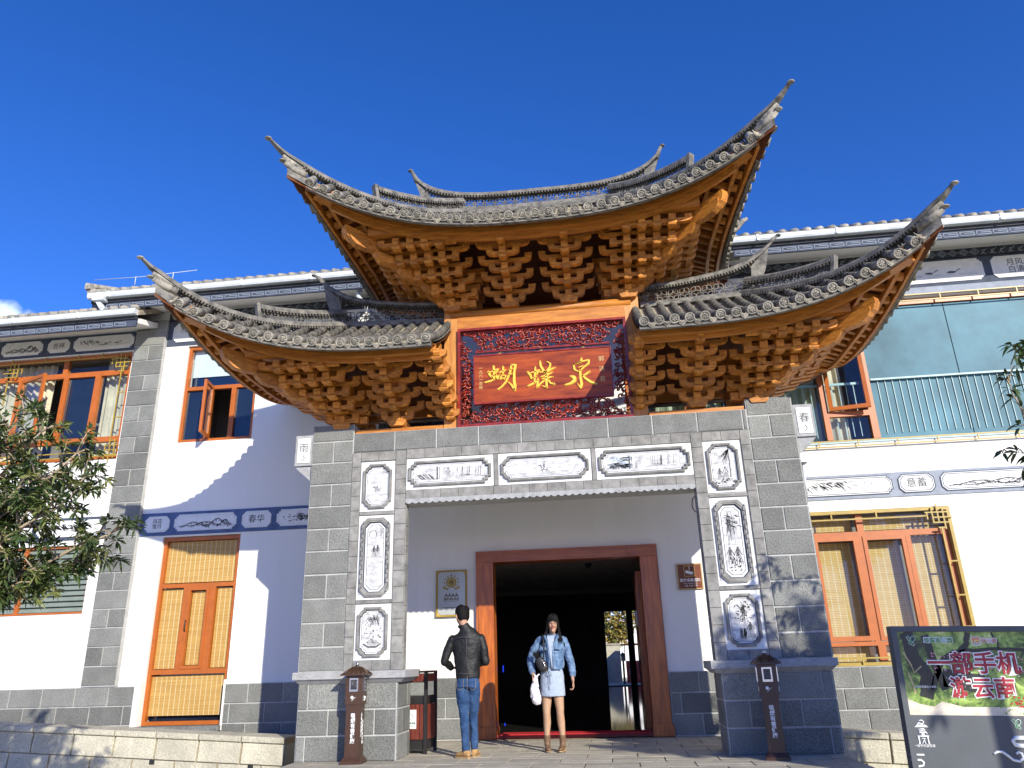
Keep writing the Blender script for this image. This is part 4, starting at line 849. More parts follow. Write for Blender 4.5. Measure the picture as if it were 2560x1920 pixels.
# --- roofs
YC=.3
class Roof: pass
def make_roof(name,kind,label=None):
    rf=sub(name,gate)
    if label: rf['label']=label
    return rf
def up_ze(x): return 6.73+.0296*abs(x)**2.7
def lo_ze(x): x=abs(x); return 5.02+.0169*max(0,x-1.6)**3.2
def interp(x,xs,ys):
    return float(np.interp(x,xs,ys))
HU=([1.1,1.43,1.98,2.28,2.63,2.96,3.22],[7.86,7.66,7.44,7.41,7.42,7.47,7.58])
HL=([2.95,3.1,3.4,3.71,3.98,4.27,4.54,4.86],[6.0,5.93,5.79,5.68,5.64,5.65,5.72,5.93])
def smooth_hip(xs,ys):
    c=np.polyfit(xs,ys,4); return lambda x: float(np.polyval(c,x))
hu=smooth_hip(*HU); hl=smooth_hip(*HL)
def cfg(kind):
    r=Roof()
    if kind=='up':
        r.xh,r.xc,r.zr,r.ze,r.hip,r.k=1.1,3.22,7.86,up_ze,hu,1.0; r.xs=2.90; r.zs0=7.02; r.x0=0; r.xi=0
    else:
        r.xh,r.xc,r.zr,r.ze,r.hip,r.k=2.95,4.86,6.0,lo_ze,hl,1.13; r.xs=4.66; r.zs0=5.30; r.xi=1.33
    r.yc=YC-(r.xc-r.xh)*r.k
    r.ye=lambda x: -1.30+(r.yc+1.30)*max(0,(abs(x)-r.xi*1.05)/(r.xc-r.xi*1.05))**2.5
    r.zc=r.ze(r.xc)+.04
    r.sx=lambda y: r.xs+(r.xc-r.xs)*(abs(y-YC)/(YC-r.yc))**2
    r.sz=lambda y: r.zs0+(r.zc-r.zs0)*(abs(y-YC)/(YC-r.yc))**2
    r.hy=lambda x: YC-(x-r.xh)*r.k
    return r
def front_row(r,x,t):
    """point at fraction t up the front slope on the row at x (x>=0)"""
    a=Vector((x,r.ye(x),r.ze(x)))
    c=Vector((x,YC,r.zr)) if x<=r.xh else Vector((x,r.hy(x),r.hip(x)))
    p=a.lerp(c,t); p.z-=.10*math.sin(PI*t)*min(1,(c.y-a.y)/2.0); return p
def side_row(r,y,t):
    yy=YC-abs(y-YC); xh=r.xh+(YC-yy)/r.k
    a=Vector((r.sx(yy),yy,r.sz(yy))); c=Vector((min(xh,a.x),yy,r.hip(min(xh,r.xc)))); p=a.lerp(c,t); p.z-=.05*math.sin(PI*t)*min(1,(a.x-c.x)/1.5); p.y=y if y<=YC else 2*YC-yy; return p
MT['pantile']=MT['mortar']
# shared tile meshes (pointing along local +y up the slope)
b=MB(); b.tube([(0,0,0),(0,.20,0)],[.056,.050],10); COVER=b.mesh('cover_tile',MT['tile'])
b=MB(); b.tube([(0,-.012,0),(0,.0,0),(0,.20,0)],[.060,.060,.050],12)
EAVE_T=b.mesh('eave_tile',MT['tileend'])
DISC=MB(); DISC.ring([(.062*math.cos(a),.062*math.sin(a)) for a in np.linspace(0,2*PI,16,False)],[(.048*math.cos(a),.048*math.sin(a)) for a in np.linspace(0,2*PI,16,False)],-.022,-.012)
for k in range(7):
    a=2*PI*k/7; DISC.tube([(.012*math.cos(a),-.014,.012*math.sin(a)),(.028*math.cos(a+.25),-.018,.028*math.sin(a+.25)),(.040*math.cos(a+.1),-.014,.040*math.sin(a+.1))],[.004,.006,.003],5)
DISC.ball((0,-.013,0),.009,8,5); DISC=DISC.mesh('tile_disc',MT['tileend'])
b=MB(); P=[(-.058,.028),(-.05,-.004),(-.032,-.026),(-.012,-.040),(0,-.052),(.012,-.040),(.032,-.026),(.05,-.004),(.058,.028),(.03,.004),(0,-.006),(-.03,.004)]; b.prism(P,-.012,.0)
for k in range(2): b.prism([(-.05+.0*k,.026-.02*k),(0,-.018-.012*k),(.05,.026-.02*k),(0,-.010-.012*k)],-.017,-.012)
b.add([(-.058,0,.028),(0,0,-.008),(.058,0,.028),(-.058,.18,.035),(0,.18,0),(.058,.18,.035)],[(0,1,4,3),(1,2,5,4)],True)
DRIP=b.mesh('drip_tile',MT['tileend'])
def frame_to(dirv,upv=Vector((0,0,1))):
    y=dirv.normalized(); x=y.cross(upv).normalized(); z=x.cross(y); return Matrix((x,y,z)).transposed().to_4x4()
def place(name,me,parent,p,dirv,mirror=False):
    o=link(name,me,parent); m=frame_to(dirv); m.translation=p; o.matrix_local=m; return o
def build_roof(kind,s,name,label=None):
    """kind up: whole roof (both halves); lo: wing on side s"""
    r=cfg(kind); rf=make_roof(name,kind,label); sides=(-1,1) if kind=='up' else (s,)
    flip=lambda p,s_:Vector((p.x*s_,p.y,p.z))
    bed=MB(); sof=MB(); rest=MB(); pan=MB()
    fas=MB(); fas2=MB()
    x_in=0 if kind=='up' else r.xi
    # beds and soffits
    def grid(mb,rows,dz,rev):
        n=len(rows); m=len(rows[0]); vs=[tuple(Vector(p)+Vector((0,0,dz))) for rw in rows for p in rw]
        f=[(i*m+j,(i+1)*m+j,(i+1)*m+j+1,i*m+j+1) for i in range(n-1) for j in range(m-1)]
        mb.add(vs,[q[::-1] for q in f] if rev else f,True)
    nx=40
    for s_ in sides:
        for back in (0,1):
            fy=(lambda p:Vector((p.x,2*YC-p.y,p.z))) if back else (lambda p:p)
            rows=[[fy(flip(front_row(r,x_in+(r.xc-x_in)*i/nx,t/6),s_)) for t in range(7)] for i in range(nx+1)]
            grid(bed,rows,-.045,False); grid(sof,rows,-.095,True)
        rows=[[flip(side_row(r,r.yc+(2*YC-2*r.yc)*i/nx,t/6),s_) for t in range(7)] for i in range(nx+1)]
        grid(bed,rows,-.045,False); grid(sof,rows,-.095,True)
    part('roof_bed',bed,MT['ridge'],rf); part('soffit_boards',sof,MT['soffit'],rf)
    # tile rows
    pitch=.178 if kind=='up' else .187
    xs=[]
    if kind=='up':
        n=34; xs=[(-(n-1)/2+i)*pitch for i in range(n)]
    else:
        x=r.xi+.06
        while x<r.xc-.12: xs.append(s*x); x+=pitch
    NOBJ=1 if kind=='up' else 6
    for back in (0,1):
        for X in xs:
            s_=1 if X>=0 else -1; x=abs(X)
            if x>r.xc-.03: continue
            L=(front_row(r,x,1)-front_row(r,x,0)).length; n=max(1,int(L/.165))
            for i in range(n):
                t0=i/n; p=flip(front_row(r,x,t0),s_); q=flip(front_row(r,x,min(1,t0+1/n)),s_)
                p.z+=.012+.004; q.z+=.012
                if back: p.y=2*YC-p.y; q.y=2*YC-q.y
                if i==0 and not back:
                    place('eave_tile',EAVE_T,rf,p,q-p); place('tile_disc',DISC,rf,p,q-p)
                elif i<=NOBJ and not back and kind=='lo': place('cover_tile',COVER,rf,p+Vector((0,0,random.uniform(-.004,.004))),q-p)
                else: rest.tube([p,q+(q-p)*.12],[.057,.05],8)
        # pan tiles between rows
        for X in xs:
            s_=1 if X>=0 else -1; x=abs(X+pitch/2*s_) if kind=='lo' else abs(X+pitch/2); X2=(X+pitch/2*s_) if kind=='lo' else X+pitch/2; s2=1 if X2>=0 else -1; x=abs(X2)
            if x>r.xc-.1: continue
            L=(front_row(r,x,1)-front_row(r,x,0)).length; n=max(1,int(L/.085))
            for i in range(n):
                p=flip(front_row(r,x,i/n),s2); q=flip(front_row(r,x,min(1,(i+1.3)/n)),s2)
                if back: p.y=2*YC-p.y;q.y=2*YC-q.y
                if i==0 and not back: place('drip_tile',DRIP,rf,p+Vector((0,.01,-.03)),q-p)
                if back and i%3: continue
                d=.045; vs=[p+Vector((-d,0,.0)),p+Vector((0,0,-.022)),p+Vector((d,0,.0)),q+Vector((-d,0,-.018)),q+Vector((0,0,-.04)),q+Vector((d,0,-.018))]
                pan.add(vs,[(0,1,4,3),(1,2,5,4)]); pan.add([vs[0],vs[1],vs[2],vs[2]-Vector((0,0,.015)),vs[1]-Vector((0,0,.015)),vs[0]-Vector((0,0,.015))],[(0,5,4,1),(1,4,3,2)])
    # side slopes
    for s_ in sides:
        y=r.yc+.12
        while y<2*YC-r.yc-.1:
            L=(side_row(r,y,1)-side_row(r,y,0)).length
            if L>.08:
                n=max(1,int(L/.165))
                for i in range(n):
                    p=flip(side_row(r,y,i/n),s_); q=flip(side_row(r,y,(i+1)/n),s_); p.z+=.016; q.z+=.012
                    if i==0: p=p+(p-q).normalized()*.05
                    if i==0: place('eave_tile',EAVE_T,rf,p,q-p); place('tile_disc',DISC,rf,p,q-p)
                    else: rest.tube([p,q+(q-p)*.12],[.057,.05],8)
                y2=y+.09; p=flip(side_row(r,y2,0),s_); q=flip(side_row(r,y2,.2),s_)
                place('drip_tile',DRIP,rf,p+Vector((0,0,-.03)),q-p)
            y+=.18
    o=part('upper_tile_rows',rest,MT['tile'],rf); o['kind']='stuff'; o=part('pan_tiles',pan,MT['mortar'],rf); o['kind']='stuff'
    # fascia boards: front and sides
    for s_ in sides:
        for fy in (1,-1):
            Y_=lambda y: y if fy>0 else 2*YC-y
            xa=x_in if kind=='lo' else -.0
            P1=[(s_*(xa+(r.xc-.26-xa)*i/30),Y_(r.ye(xa+(r.xc-.26-xa)*i/30)+.33-.14*(i/30)**6),r.ze(xa+(r.xc-.26-xa)*i/30)) for i in range(31)]
            b=MB(); b.vsweep(P1,.05,-.03,.055); part('fascia_board',b,MT['wood'],rf)
            P2=[(p[0]*.995,p[1]+.045*fy,p[2]) for p in P1[:29]]
            b=MB(); b.vsweep(P2,.05,-.13,-.01); part('fascia_board',b,MT['wood'],rf)
        for fy in (1,-1):
            Pb=[(s_*(x_in+(r.xc-.22-x_in)*i/30),(lambda y: y if fy>0 else 2*YC-y)(r.ye(x_in+(r.xc-.22-x_in)*i/30)+.05),r.ze(x_in+(r.xc-.22-x_in)*i/30)) for i in range(31)]; b=MB(); b.vsweep(Pb,.05,-.085,-.02); part('eave_batten',b,MT['ridge'],rf)
        ya,yb=r.yc+.22,2*YC-r.yc-.22
        P=[(s_*(r.sx(ya+(yb-ya)*i/30)-.03),ya+(yb-ya)*i/30,r.sz(ya+(yb-ya)*i/30)) for i in range(2,29)]
        b=MB(); b.vsweep(P,.05,-.10,-.02); part('eave_batten',b,MT['ridge'],rf)
        P=[(s_*(r.sx(ya+(yb-ya)*i/30)-.13),ya+(yb-ya)*i/30,r.sz(ya+(yb-ya)*i/30)) for i in range(31)]
        b=MB(); b.vsweep(P,.04,-.165,-.05); part('side_fascia',b,MT['wood'],rf)
        for off,i0 in ((.16,2),(.42,5)):
            P=[(s_*(r.sx(ya+(yb-ya)*i/30)-.13-off),ya+(yb-ya)*i/30,side_row(r,ya+(yb-ya)*i/30,min(.9,(.13+off)/max(.3,r.sx(ya+(yb-ya)*i/30)-(r.xh+(YC-(YC-abs(ya+(yb-ya)*i/30-YC)))/r.k)))).z) for i in range(i0,31-i0)]
            b=MB(); b.vsweep(P,.05,-.235,-.17); part('side_rail',b,MT['wood'],rf)
        # rafters under the side slope
        y=r.yc+.45
        while y<2*YC-r.yc-.4:
            L=r.sx(y)-(r.xh+abs(y-YC)/r.k); a=flip(side_row(r,y,min(.5,.17/max(L,.1))),s_); c=flip(side_row(r,y,.96),s_)
            b=MB(); b.obox(a-Vector((0,0,.16)),c-Vector((0,0,.16)),.07,.08); part('rafter',b,MT['woody'],rf); y+=.21
        # front rafters, short
        x=x_in+.15
        # hip beam under the corner with carved nose
        a=Vector((s_*(r.xh+.25),r.hy(r.xh+.25),r.hip(r.xh+.25)-.42)); c=Vector((s_*(r.xc-.30),r.yc+.30,r.hip(r.xc-.30)-.20)); m_=Vector((s_*(r.xh+r.xc)/2,(YC+r.yc)/2,r.hip((r.xh+r.xc)/2)-.27))
        for fy in (1,-1):
            Y_=lambda v: v if fy>0 else Vector((v.x,2*YC-v.y,v.z))
            b=MB(); b.sweep([Y_(a),Y_(a.lerp(m_,.5)-Vector((0,0,.02))),Y_(m_),Y_(m_.lerp(c,.5)-Vector((0,0,.02))),Y_(c)],[(-.07,-.09),(.07,-.09),(.07,.09),(-.07,.09)]); part('hip_beam',b,MT['wood'],rf)
    # ridge ornaments ---------------------------------------------
    def cap_run(pts,nm,w=.15,scale=None):
        b=MB(); pr=[(-w/2,-.025),(w/2,-.025),(w/2,.02),(w*.28,.05),(0,.06),(-w*.28,.05),(-w/2,.02)]
        b.sweep(pts,pr,scale=scale); o=part(nm,b,MT['ridge'],rf)
        # serrated course of tile ends beneath the cap
        b=MB(); acc=0
        for j_,(a,c) in enumerate(zip(pts[:-1],pts[1:])):
            if scale and min(scale[j_],scale[j_+1])<.95: continue
            a,c=Vector(a),Vector(c); L=(c-a).length; k=max(1,int(L/.042))
            for i in range(k):
                p=a.lerp(c,i/k); d=(c-a).normalized(); sd=d.cross(Vector((0,0,1))).normalized()
                for q in (-1,1): b.obox(p+sd*(w/2-.01)*q+Vector((0,0,-.045)),p+sd*(w/2-.01)*q+d*.022+Vector((0,0,-.045)),.03,.034)
        o=part('serrated_course',b,MT['tile'],rf); o['kind']='stuff'
    QF=MB()
    for k in range(4):      # four-petalled openwork tile .17 x .17
        a0=PI/4+k*PI/2; L_=.112; c,s1=math.cos(a0),math.sin(a0)
        for sg in (-1,1):
            P=[]
            for t in np.linspace(0,1,7):
                rad=.02+(L_-.02)*t; off=sg*.032*math.sin(PI*t); P.append((c*rad-s1*off,0,s1*rad+c*off))
            QF.tube(P,.0075,5)
    QF.ring([(.026*math.cos(a),.026*math.sin(a)) for a in np.linspace(0,2*PI,10,False)],[(.014*math.cos(a),.014*math.sin(a)) for a in np.linspace(0,2*PI,10,False)],-.012,.012)
    QF=QF.mesh('openwork_tile',MT['ridge'])
    def lattice_run(pts,h,step=.165):
        # resample
        P=[Vector(p) for p in pts]; L=[0]
        for a,c in zip(P[:-1],P[1:]): L.append(L[-1]+(c-a).length)
        n=max(1,round(L[-1]/step)); st=L[-1]/n
        def at(d):
            for i in range(len(P)-1):
                if d<=L[i+1]+1e-6: return P[i].lerp(P[i+1],(d-L[i])/max(L[i+1]-L[i],1e-6))
            return P[-1]
        for i in range(n):
            a,c=at(i*st),at((i+1)*st); m_=(a+c)/2; o=link('openwork_tile',QF,rf); d=(c-a).normalized()
            if d.x<0: d=-d
            dx=Vector((d.x,d.y,0)).normalized(); M_=Matrix((Vector((d.x,d.y,d.z)),Vector((0,0,1)).cross(dx),Vector((0,0,1)))).transposed().to_4x4()
            o.matrix_local=Matrix.Translation(m_+Vector((0,0,h/2)))@M_@Matrix.Diagonal((st/.165,1,h/.165,1))
        b=MB()
        for i in range(n+1): a=at(i*st); b.box(a.x-.01,a.x+.01,a.y-.012,a.y+.012,a.z,a.z+h)
    if kind=='up':
        zt=lambda x: 8.205+.030*abs(x)**3.9*.9+(max(0,abs(x)-1.7)**2)*1.1
        pts=[(x,YC,zt(x)-.03) for x in np.linspace(-1.98,1.98,41)]
        sc_=[.55 if abs(p[0])>1.95 else (.8 if abs(p[0])>1.8 else 1) for p in pts]
        cap_run(pts,'ridge_cap',scale=sc_)
        lp=[(x,YC,zt(x)-.26) for x in np.linspace(-1.72,1.72,36)]; lattice_run(lp,.17)
        b=MB(); b.vsweep([(p[0],p[1],p[2]) for p in lp],.14,-.06,.0); b.vsweep([(x,YC,zt(x)-.30) for x in np.linspace(-1.8,1.8,36)],.18,-.10,-.03); part('ridge_base',b,MT['ridge'],rf)
        for s_ in (-1,1):
            b=MB(); b.tube([(s_*1.95,YC,zt(1.95)-.05),(s_*2.0,YC,zt(1.95)+.06),(s_*2.05,YC,zt(1.95)+.17)],[.05,.035,.025],8); b.ball((s_*2.07,YC,zt(1.95)+.18),(.045,.05,.02),10,6)
            b.prism([(s_*1.72,zt(1.72)-.26),(s_*1.86,zt(1.72)-.22),(s_*1.98,zt(1.95)-.08),(s_*1.75,zt(1.72)-.06)][::s_],YC-.03,YC+.03); part('ridge_tip',b,MT['ridge'],rf)
    else:
        zx=[1.46,1.7,2.0,2.48,2.83,3.07,3.25,3.43,3.52]; zz=[6.31,6.32,6.34,6.41,6.48,6.57,6.68,6.83,6.93]
        pts=[(s*x,YC,float(np.interp(x,zx,zz))-.03) for x in np.linspace(1.46,3.5,24)]
        cap_run(pts,'ridge_cap',scale=[1]*21+[.85,.7,.5])
        lp=[(s*x,YC,6.04+.07*max(0,(x-1.5)/1.7)**1.3+.02*0) for x in np.linspace(1.48,3.15,18)]; lattice_run(lp,.19)
        b=MB(); b.vsweep(lp,.14,-.05,0); b.vsweep(lp,.18,-.09,-.05); part('ridge_base',b,MT['ridge'],rf)
        b=MB(); b.tube([(s*3.46,YC,6.85),(s*3.54,YC,6.95),(s*3.60,YC,6.99)],[.04,.03,.022],8); b.ball((s*3.62,YC,7.0),(.045,.045,.018),10,6)
        b.prism([(s*3.12,6.14),(s*3.25,6.2),(s*3.36,6.45),(s*3.44,6.78),(s*3.3,6.66),(s*3.15,6.5)][::s],YC-.03,YC+.03); part('ridge_tip',b,MT['ridge'],rf)
    # hip ridges
    for s_ in sides:
        for fy in (1,-1):
            Y_=lambda y: y if fy>0 else 2*YC-y
            hx=np.linspace(r.xh,r.xc,18)
            pts=[(s_*x,Y_(r.hy(x)),r.hip(x)+.075) for x in hx]
            tip=(3.41,-2.01,7.82) if kind=='up' else (4.99,-2.02,6.13)
            e0=Vector(pts[-1]); e1=Vector((s_*tip[0],Y_(tip[1]),tip[2])); pts+= [tuple(e0.lerp(e1,.5)-Vector((0,0,.012))),tuple(e1)]
            cap_run(pts,'hip_ridge',w=.13,scale=[1]*17+[.85,.62,.4])
            b=MB(); b.ball(tuple(e1+Vector((s_*.02,-.02*fy,.012))),(.05,.05,.017),10,6); part('tip_disc',b,MT['tileend'],rf); b=MB()
            # corner snout tile below the tip
            q=Vector((s_*(r.xc+.03),Y_(r.yc-.03),r.hip(r.xc)-.02)); b.tube([q-Vector((s_*.22,-.22*fy,.10)),q-Vector((s_*.1,-.1*fy,.07)),q],[.055,.055,.04],8); b.ball(tuple(q+Vector((s_*.02,-.02*fy,.01))),(.055,.055,.016),10,6)
            b.tube([q-Vector((s_*.2,-.2*fy,.04)),e0.lerp(e1,.3)-Vector((0,0,.06))],[.05,.03],7)
            part('hip_tip',b,MT['tileend'],rf)
            lx=np.linspace(r.xh+.08,r.xh+(1.16 if kind=='up' else .98),10)
            lp=[(s_*x,Y_(r.hy(x)),r.hip(x)+.13) for x in lx]
            lattice_run(lp,.115,.12)
            cp=[(p[0],p[1],p[2]+.145) for p in lp]; cap_run(cp,'hip_lattice_cap',w=.11)
            b=MB(); p=lp[-1]; b.obox((p[0],p[1],p[2]-.02),(p[0]+s_*.03,p[1]-.03*fy,p[2]+.2),.10,.05); part('lattice_end',b,MT['ridge'],rf)
    return rf
build_roof('lo',-1,'wing_roof'); build_roof('lo',1,'wing_roof'); build_roof('up',1,'upper_roof')

# --- timber brackets
def arm_mesh(hw,h=.088,w=.075,name='bracket_arm'):
    P=[(-hw,h+.045),(-hw-.012,h+.045),(-hw+.0,h+.0),(-hw,h*.62),(-hw+.035,h*.18),(-hw+.10,0),(hw-.10,0),(hw-.035,h*.18),(hw,h*.62),(hw,h),(hw+.012,h+.045),(hw-.10,h+.045),(hw-.088,h),(hw-.105,h*.66),(-hw+.105,h*.66),(-hw+.088,h),(-hw+.10,h+.045)]
    P=P[1:]; b=MB(); b.prism(P,-w/2,w/2); return b.mesh(name,MT['woody'])
def nose_mesh(L,w=.095,h=.105,name='bracket_nose'):
    # tip at y=0, body runs to +L
    P=[(0,h),(0,h*.45),(.03,h*.12),(.07,0),(.16,-.012),(L,0),(L,h)]
    b=MB(); b.prism(P,-w/2,w/2,'x'); return b.mesh(name,MT['woody'])
def dou_mesh(a=.062,c=.045,h=.045):
    b=MB(); b.add([(-c,-c,0),(c,-c,0),(c,c,0),(-c,c,0),(-a,-a,h*.55),(a,-a,h*.55),(a,a,h*.55),(-a,a,h*.55),(-a,-a,h),(a,-a,h),(a,a,h),(-a,a,h)],[(3,2,1,0),(8,9,10,11)]+[(i,(i+1)%4,(i+1)%4+4,i+4) for i in range(4)]+[(i+4,(i+1)%4+4,(i+1)%4+8,i+8) for i in range(4)]); return b.mesh('bearing_block',MT['woody'])
ARM_S,ARM_L=arm_mesh(.235),arm_mesh(.385,name='long_bracket_arm'); DOU=dou_mesh()
NOSE=[nose_mesh(.45+.27*k) for k in range(5)]
NOSE_S=nose_mesh(.22,name='short_nose'); PIT=.133; OUT=.235
def ytip(k): return -.05-OUT*k
def bset(x,zb,half=0,tiers=5,name='bracket_set'):
    p=sub(name,gate,(x,0,zb))
    b=MB(); b.prism([(-.10,-.0),(.10,0),(.13,.05),(-.13,.05)],-.02,.28); b.box(-.13,.13,-.02,.28,.05,.075); part('base_block',b,MT['woody'],p,loc=(0,0,-.085))
    for k in range(tiers):
        z=PIT*k
        link('bracket_nose',NOSE[k],p,loc=(0,ytip(k),z))
        link('bearing_block',DOU,p,loc=(0,ytip(k)+.085,z-.045 if k else -.03))
        yk=ytip(k)+.13
        hs=(-1,1)
        def arm(me,y,z_,hw):
            if half:
                pass
            link(me.name,me,p,loc=(0,y,z_))
        if k<4: arm(ARM_S,ytip(k)+.09,z+.0,.20)
        if 0<k: arm(ARM_L,ytip(k-1)+.09,z,.335)
    return p
def noses_dir(p,org,dx,dy,k,me):
    o=link('bracket_nose',me,p); d=Vector((-dx,-dy,0)); m=frame_to(d); m.translation=Vector(org); o.matrix_local=m
def corner_set(xc,zb,s):
    p=sub('corner_bracket_set',gate,(s*xc,0,zb))
    for j in range(4):           # fan of parallel noses beyond the corner, front and side
        for k in range(5):
            if k<j: continue
            if j>0:
                link('bracket_nose',nose_mesh(.30+.27*(k-j)+.1),p,loc=(s*.205*j,ytip(k),PIT*k)); link('bearing_block',DOU,p,loc=(s*.205*j,ytip(k)+.085,PIT*k-.045))
            # side noses
            noses_dir(p,(s*(.10+OUT*k),.12-.205*j,PIT*k),s,0,k,NOSE[max(0,k-j)])
            noses_dir(p,(s*(.10+OUT*k),.48+.205*j*.8,PIT*k),s,0,k,NOSE[max(0,k-j)])
    for k in range(5):
        # diagonal arms, larger, curling up
        c=Vector((s*(.10+.285*k),-.02-.285*k,PIT*k)); L=.5+.36*k
        b=MB(); h=.13; P=[(0,h*1.15),(0,h*.7),(.04,h*.3),(.11,-.01),(.24,-.03),(L,0),(L,h)]; b.prism(P,-.055,.055,'x'); me=b.mesh('diagonal_arm',MT['woody']); o=link('diagonal_arm',me,p); m=frame_to(Vector((-s,1,0))); m.translation=c; o.matrix_local=m
        # lateral arms at each tier running out past the corner, both ways
        if k<5:
            for q in range(max(0,k-1),k+1):
                x0=-.24; x1=.12+OUT*k*.82
                b=MB(); h_=.075; P=[(x0,0),(x1-.1,0),(x1-.03,h_*.2),(x1,h_*.65),(x1,h_+.04),(x1-.1,h_+.04),(x1-.1,h_*.8),(x0,h_*.8)]; P=[(s*a,z_) for a,z_ in P]; P=P if s>0 else P[::-1]
                b.prism(P,-.035,.035); part('bracket_arm',b,MT['woody'],p,loc=(0,ytip(q)+.09,PIT*k))
                b=MB(); y0,y1=.5,-(.0+OUT*k*.82); P=[(y0,0),(y1+.1,0),(y1+.03,h_*.2),(y1,h_*.65),(y1,h_+.04),(y1+.1,h_+.04),(y1+.1,h_*.8),(y0,h_*.8)]; b.prism(P,-.035,.035,'x'); part('bracket_arm',b,MT['woody'],p,loc=(s*(.0+OUT*q),0,PIT*k+.003))
    # carved beam heads above the tiers
    for off,z_,L in ((.0,.62,.95),):
        b=MB(); h=.17; P=[(0,h),(-.0,h*.6),(.05,h*.15),(.14,-.02),(.3,.03),(L,0),(L,h)]; b.prism(P,-.06,.06,'x'); me=b.mesh('carved_beam_head',MT['woody']); o=link('carved_beam_head',me,p); m=frame_to(Vector((-s,1,-.18))); m.translation=Vector((s*1.32,-1.20,z_)); o.matrix_local=m
ZL,ZU=4.375,6.11
for s in (-1,1):
    bset(s*2.11,ZL); bset(s*2.92,ZL,name='bracket_set'); corner_set(2.92,ZL,s)
    # half set against the post
    p=sub('half_bracket_set',gate,(s*1.33,0,ZL))
    for k in range(5):
        link('bracket_nose',NOSE[k],p,loc=(-s*.0,ytip(k),PIT*k)); link('bearing_block',DOU,p,loc=(0,ytip(k)+.085,PIT*k-.045))
        for q,hw in ((k,.22),(k-1,.36)):
            if q<0: continue
            h_=.075; P=[(.0,0),(hw-.1,0),(hw-.03,h_*.2),(hw,h_*.65),(hw,h_+.045),(hw-.10,h_+.045),(hw-.10,h_*.66),(0,h_*.66)]; P=[(s*a,z_) for a,z_ in P]; P=P if s>0 else P[::-1]
            b=MB(); b.prism(P,-.035,.035); part('bracket_arm',b,MT['woody'],p,loc=(0,ytip(q)+.09,PIT*k))
    for k in range(5): noses_dir(p,(-s*.13,ytip(k)+.10,PIT*k+.004),-s,0,k,NOSE_S)
    bset(s*.44,ZU); bset(s*1.31,ZU); corner_set(1.31,ZU,s)
# eave purlins above the brackets and filler boards
def purlin(x0,x1,ze,dz):
    n=24; P=[(x0+(x1-x0)*i/n,-1.0,min(ze(x0+(x1-x0)*i/n),ze(0 if abs(x0)>3.96 or x0*x1<0 else 1.6)+.12)+dz-.06) for i in range(n+1)]
    b=MB(); b.vsweep(P,.12,-.07,.07); part('eave_purlin',b,MT['wood'],gate)
    P=[(p[0],-.52,p[2]+.20) for p in P]; b=MB(); b.vsweep(P,.12,-.10,.07); part('eave_purlin',b,MT['wood'],gate)
purlin(-2.3,2.3,up_ze,.06)
for s in (-1,1): purlin(s*1.36,s*3.95,lo_ze,.05)
# ============================================================ name board with gilt calligraphy
sg=thing('name_board','dark red carved name board with three gilt brush characters under the top roof','sign',(0,-.0,4.9))
b=MB(); b.box(-.98,.98,-.01,.045,-.365,.365); part('board',b,MT['signwood'],sg)
b=MB()
for q in ((-.985,.985,-.375,-.355),(-.985,.985,.355,.375),(-.99,-.972,-.355,.355),(.972,.99,-.355,.355)): b.box(q[0],q[1],-.02,.05,q[2],q[3])
part('board_edge',b,MT['red'],sg)
b=MB()
for x in (-.6,.0,.6): b.box(x-.02,x+.02,-.015,.03,.376,.39)
part('mount_clip',b,MT['yellow'],sg)
# brush strokes in picture units of the board (u 0..2212 wide, v 0..931), mapped by its two slanting edges
def bd(u,v):
    tl,tr,bl,br=(30,165),(2010,10),(30,862),(2062,722)
    s=(u-30)/2000.0
    for _ in range(3):
        top=tl[1]+(tr[1]-tl[1])*s; bot=bl[1]+(br[1]-bl[1])*s; t=(v-top)/(bot-top); s=(u-(tl[0]+(bl[0]-tl[0])*t))/((tr[0]-tl[0])+((br[0]-bl[0])-(tr[0]-tl[0]))*t)
    return (-.98+1.96*s,.365-.73*t)
SC=1.96/2010
def brush(b,pts):
    P=[]; 
    for (u,v,w) in pts: x,z=bd(u,v); P.append((x,z,w*SC))
    # densify
    Q=[]
    for i in range(len(P)-1):
        for t in (0,.25,.5,.75): Q.append(tuple(P[i][k]*(1-t)+P[i+1][k]*t for k in range(3)))
    Q.append(P[-1]); n=len(Q); y0=-.028;y1=-.009; vs=[];
    for i,(x,z,w) in enumerate(Q):
        a=Q[min(i+1,n-1)];c=Q[max(i-1,0)]; dx,dz=a[0]-c[0],a[1]-c[1]; l=math.hypot(dx,dz) or 1; nx,nz=-dz/l*w/2,dx/l*w/2
        vs+=[(x+nx,y1,z+nz),(x+nx*.55,y0,z+nz*.55),(x-nx*.55,y0,z-nz*.55),(x-nx,y1,z-nz)]
    f=[(4*i+k,4*i+k+1,4*i+k+5,4*i+k+4) for i in range(n-1) for k in range(3)]; b.add(vs,f)
    for (x,z,w) in (Q[0],Q[-1]):
        vs=[(x+w/2*math.cos(a),y1,z+w/2*math.sin(a)) for a in np.linspace(0,2*PI,9)[:-1]]+[(x+w/3.6*math.cos(a),y0,z+w/3.6*math.sin(a)) for a in np.linspace(0,2*PI,9)[:-1]]
        b.add(vs,[(i,(i+1)%8,(i+1)%8+8,i+8) for i in range(8)]+[tuple(range(8,16))])
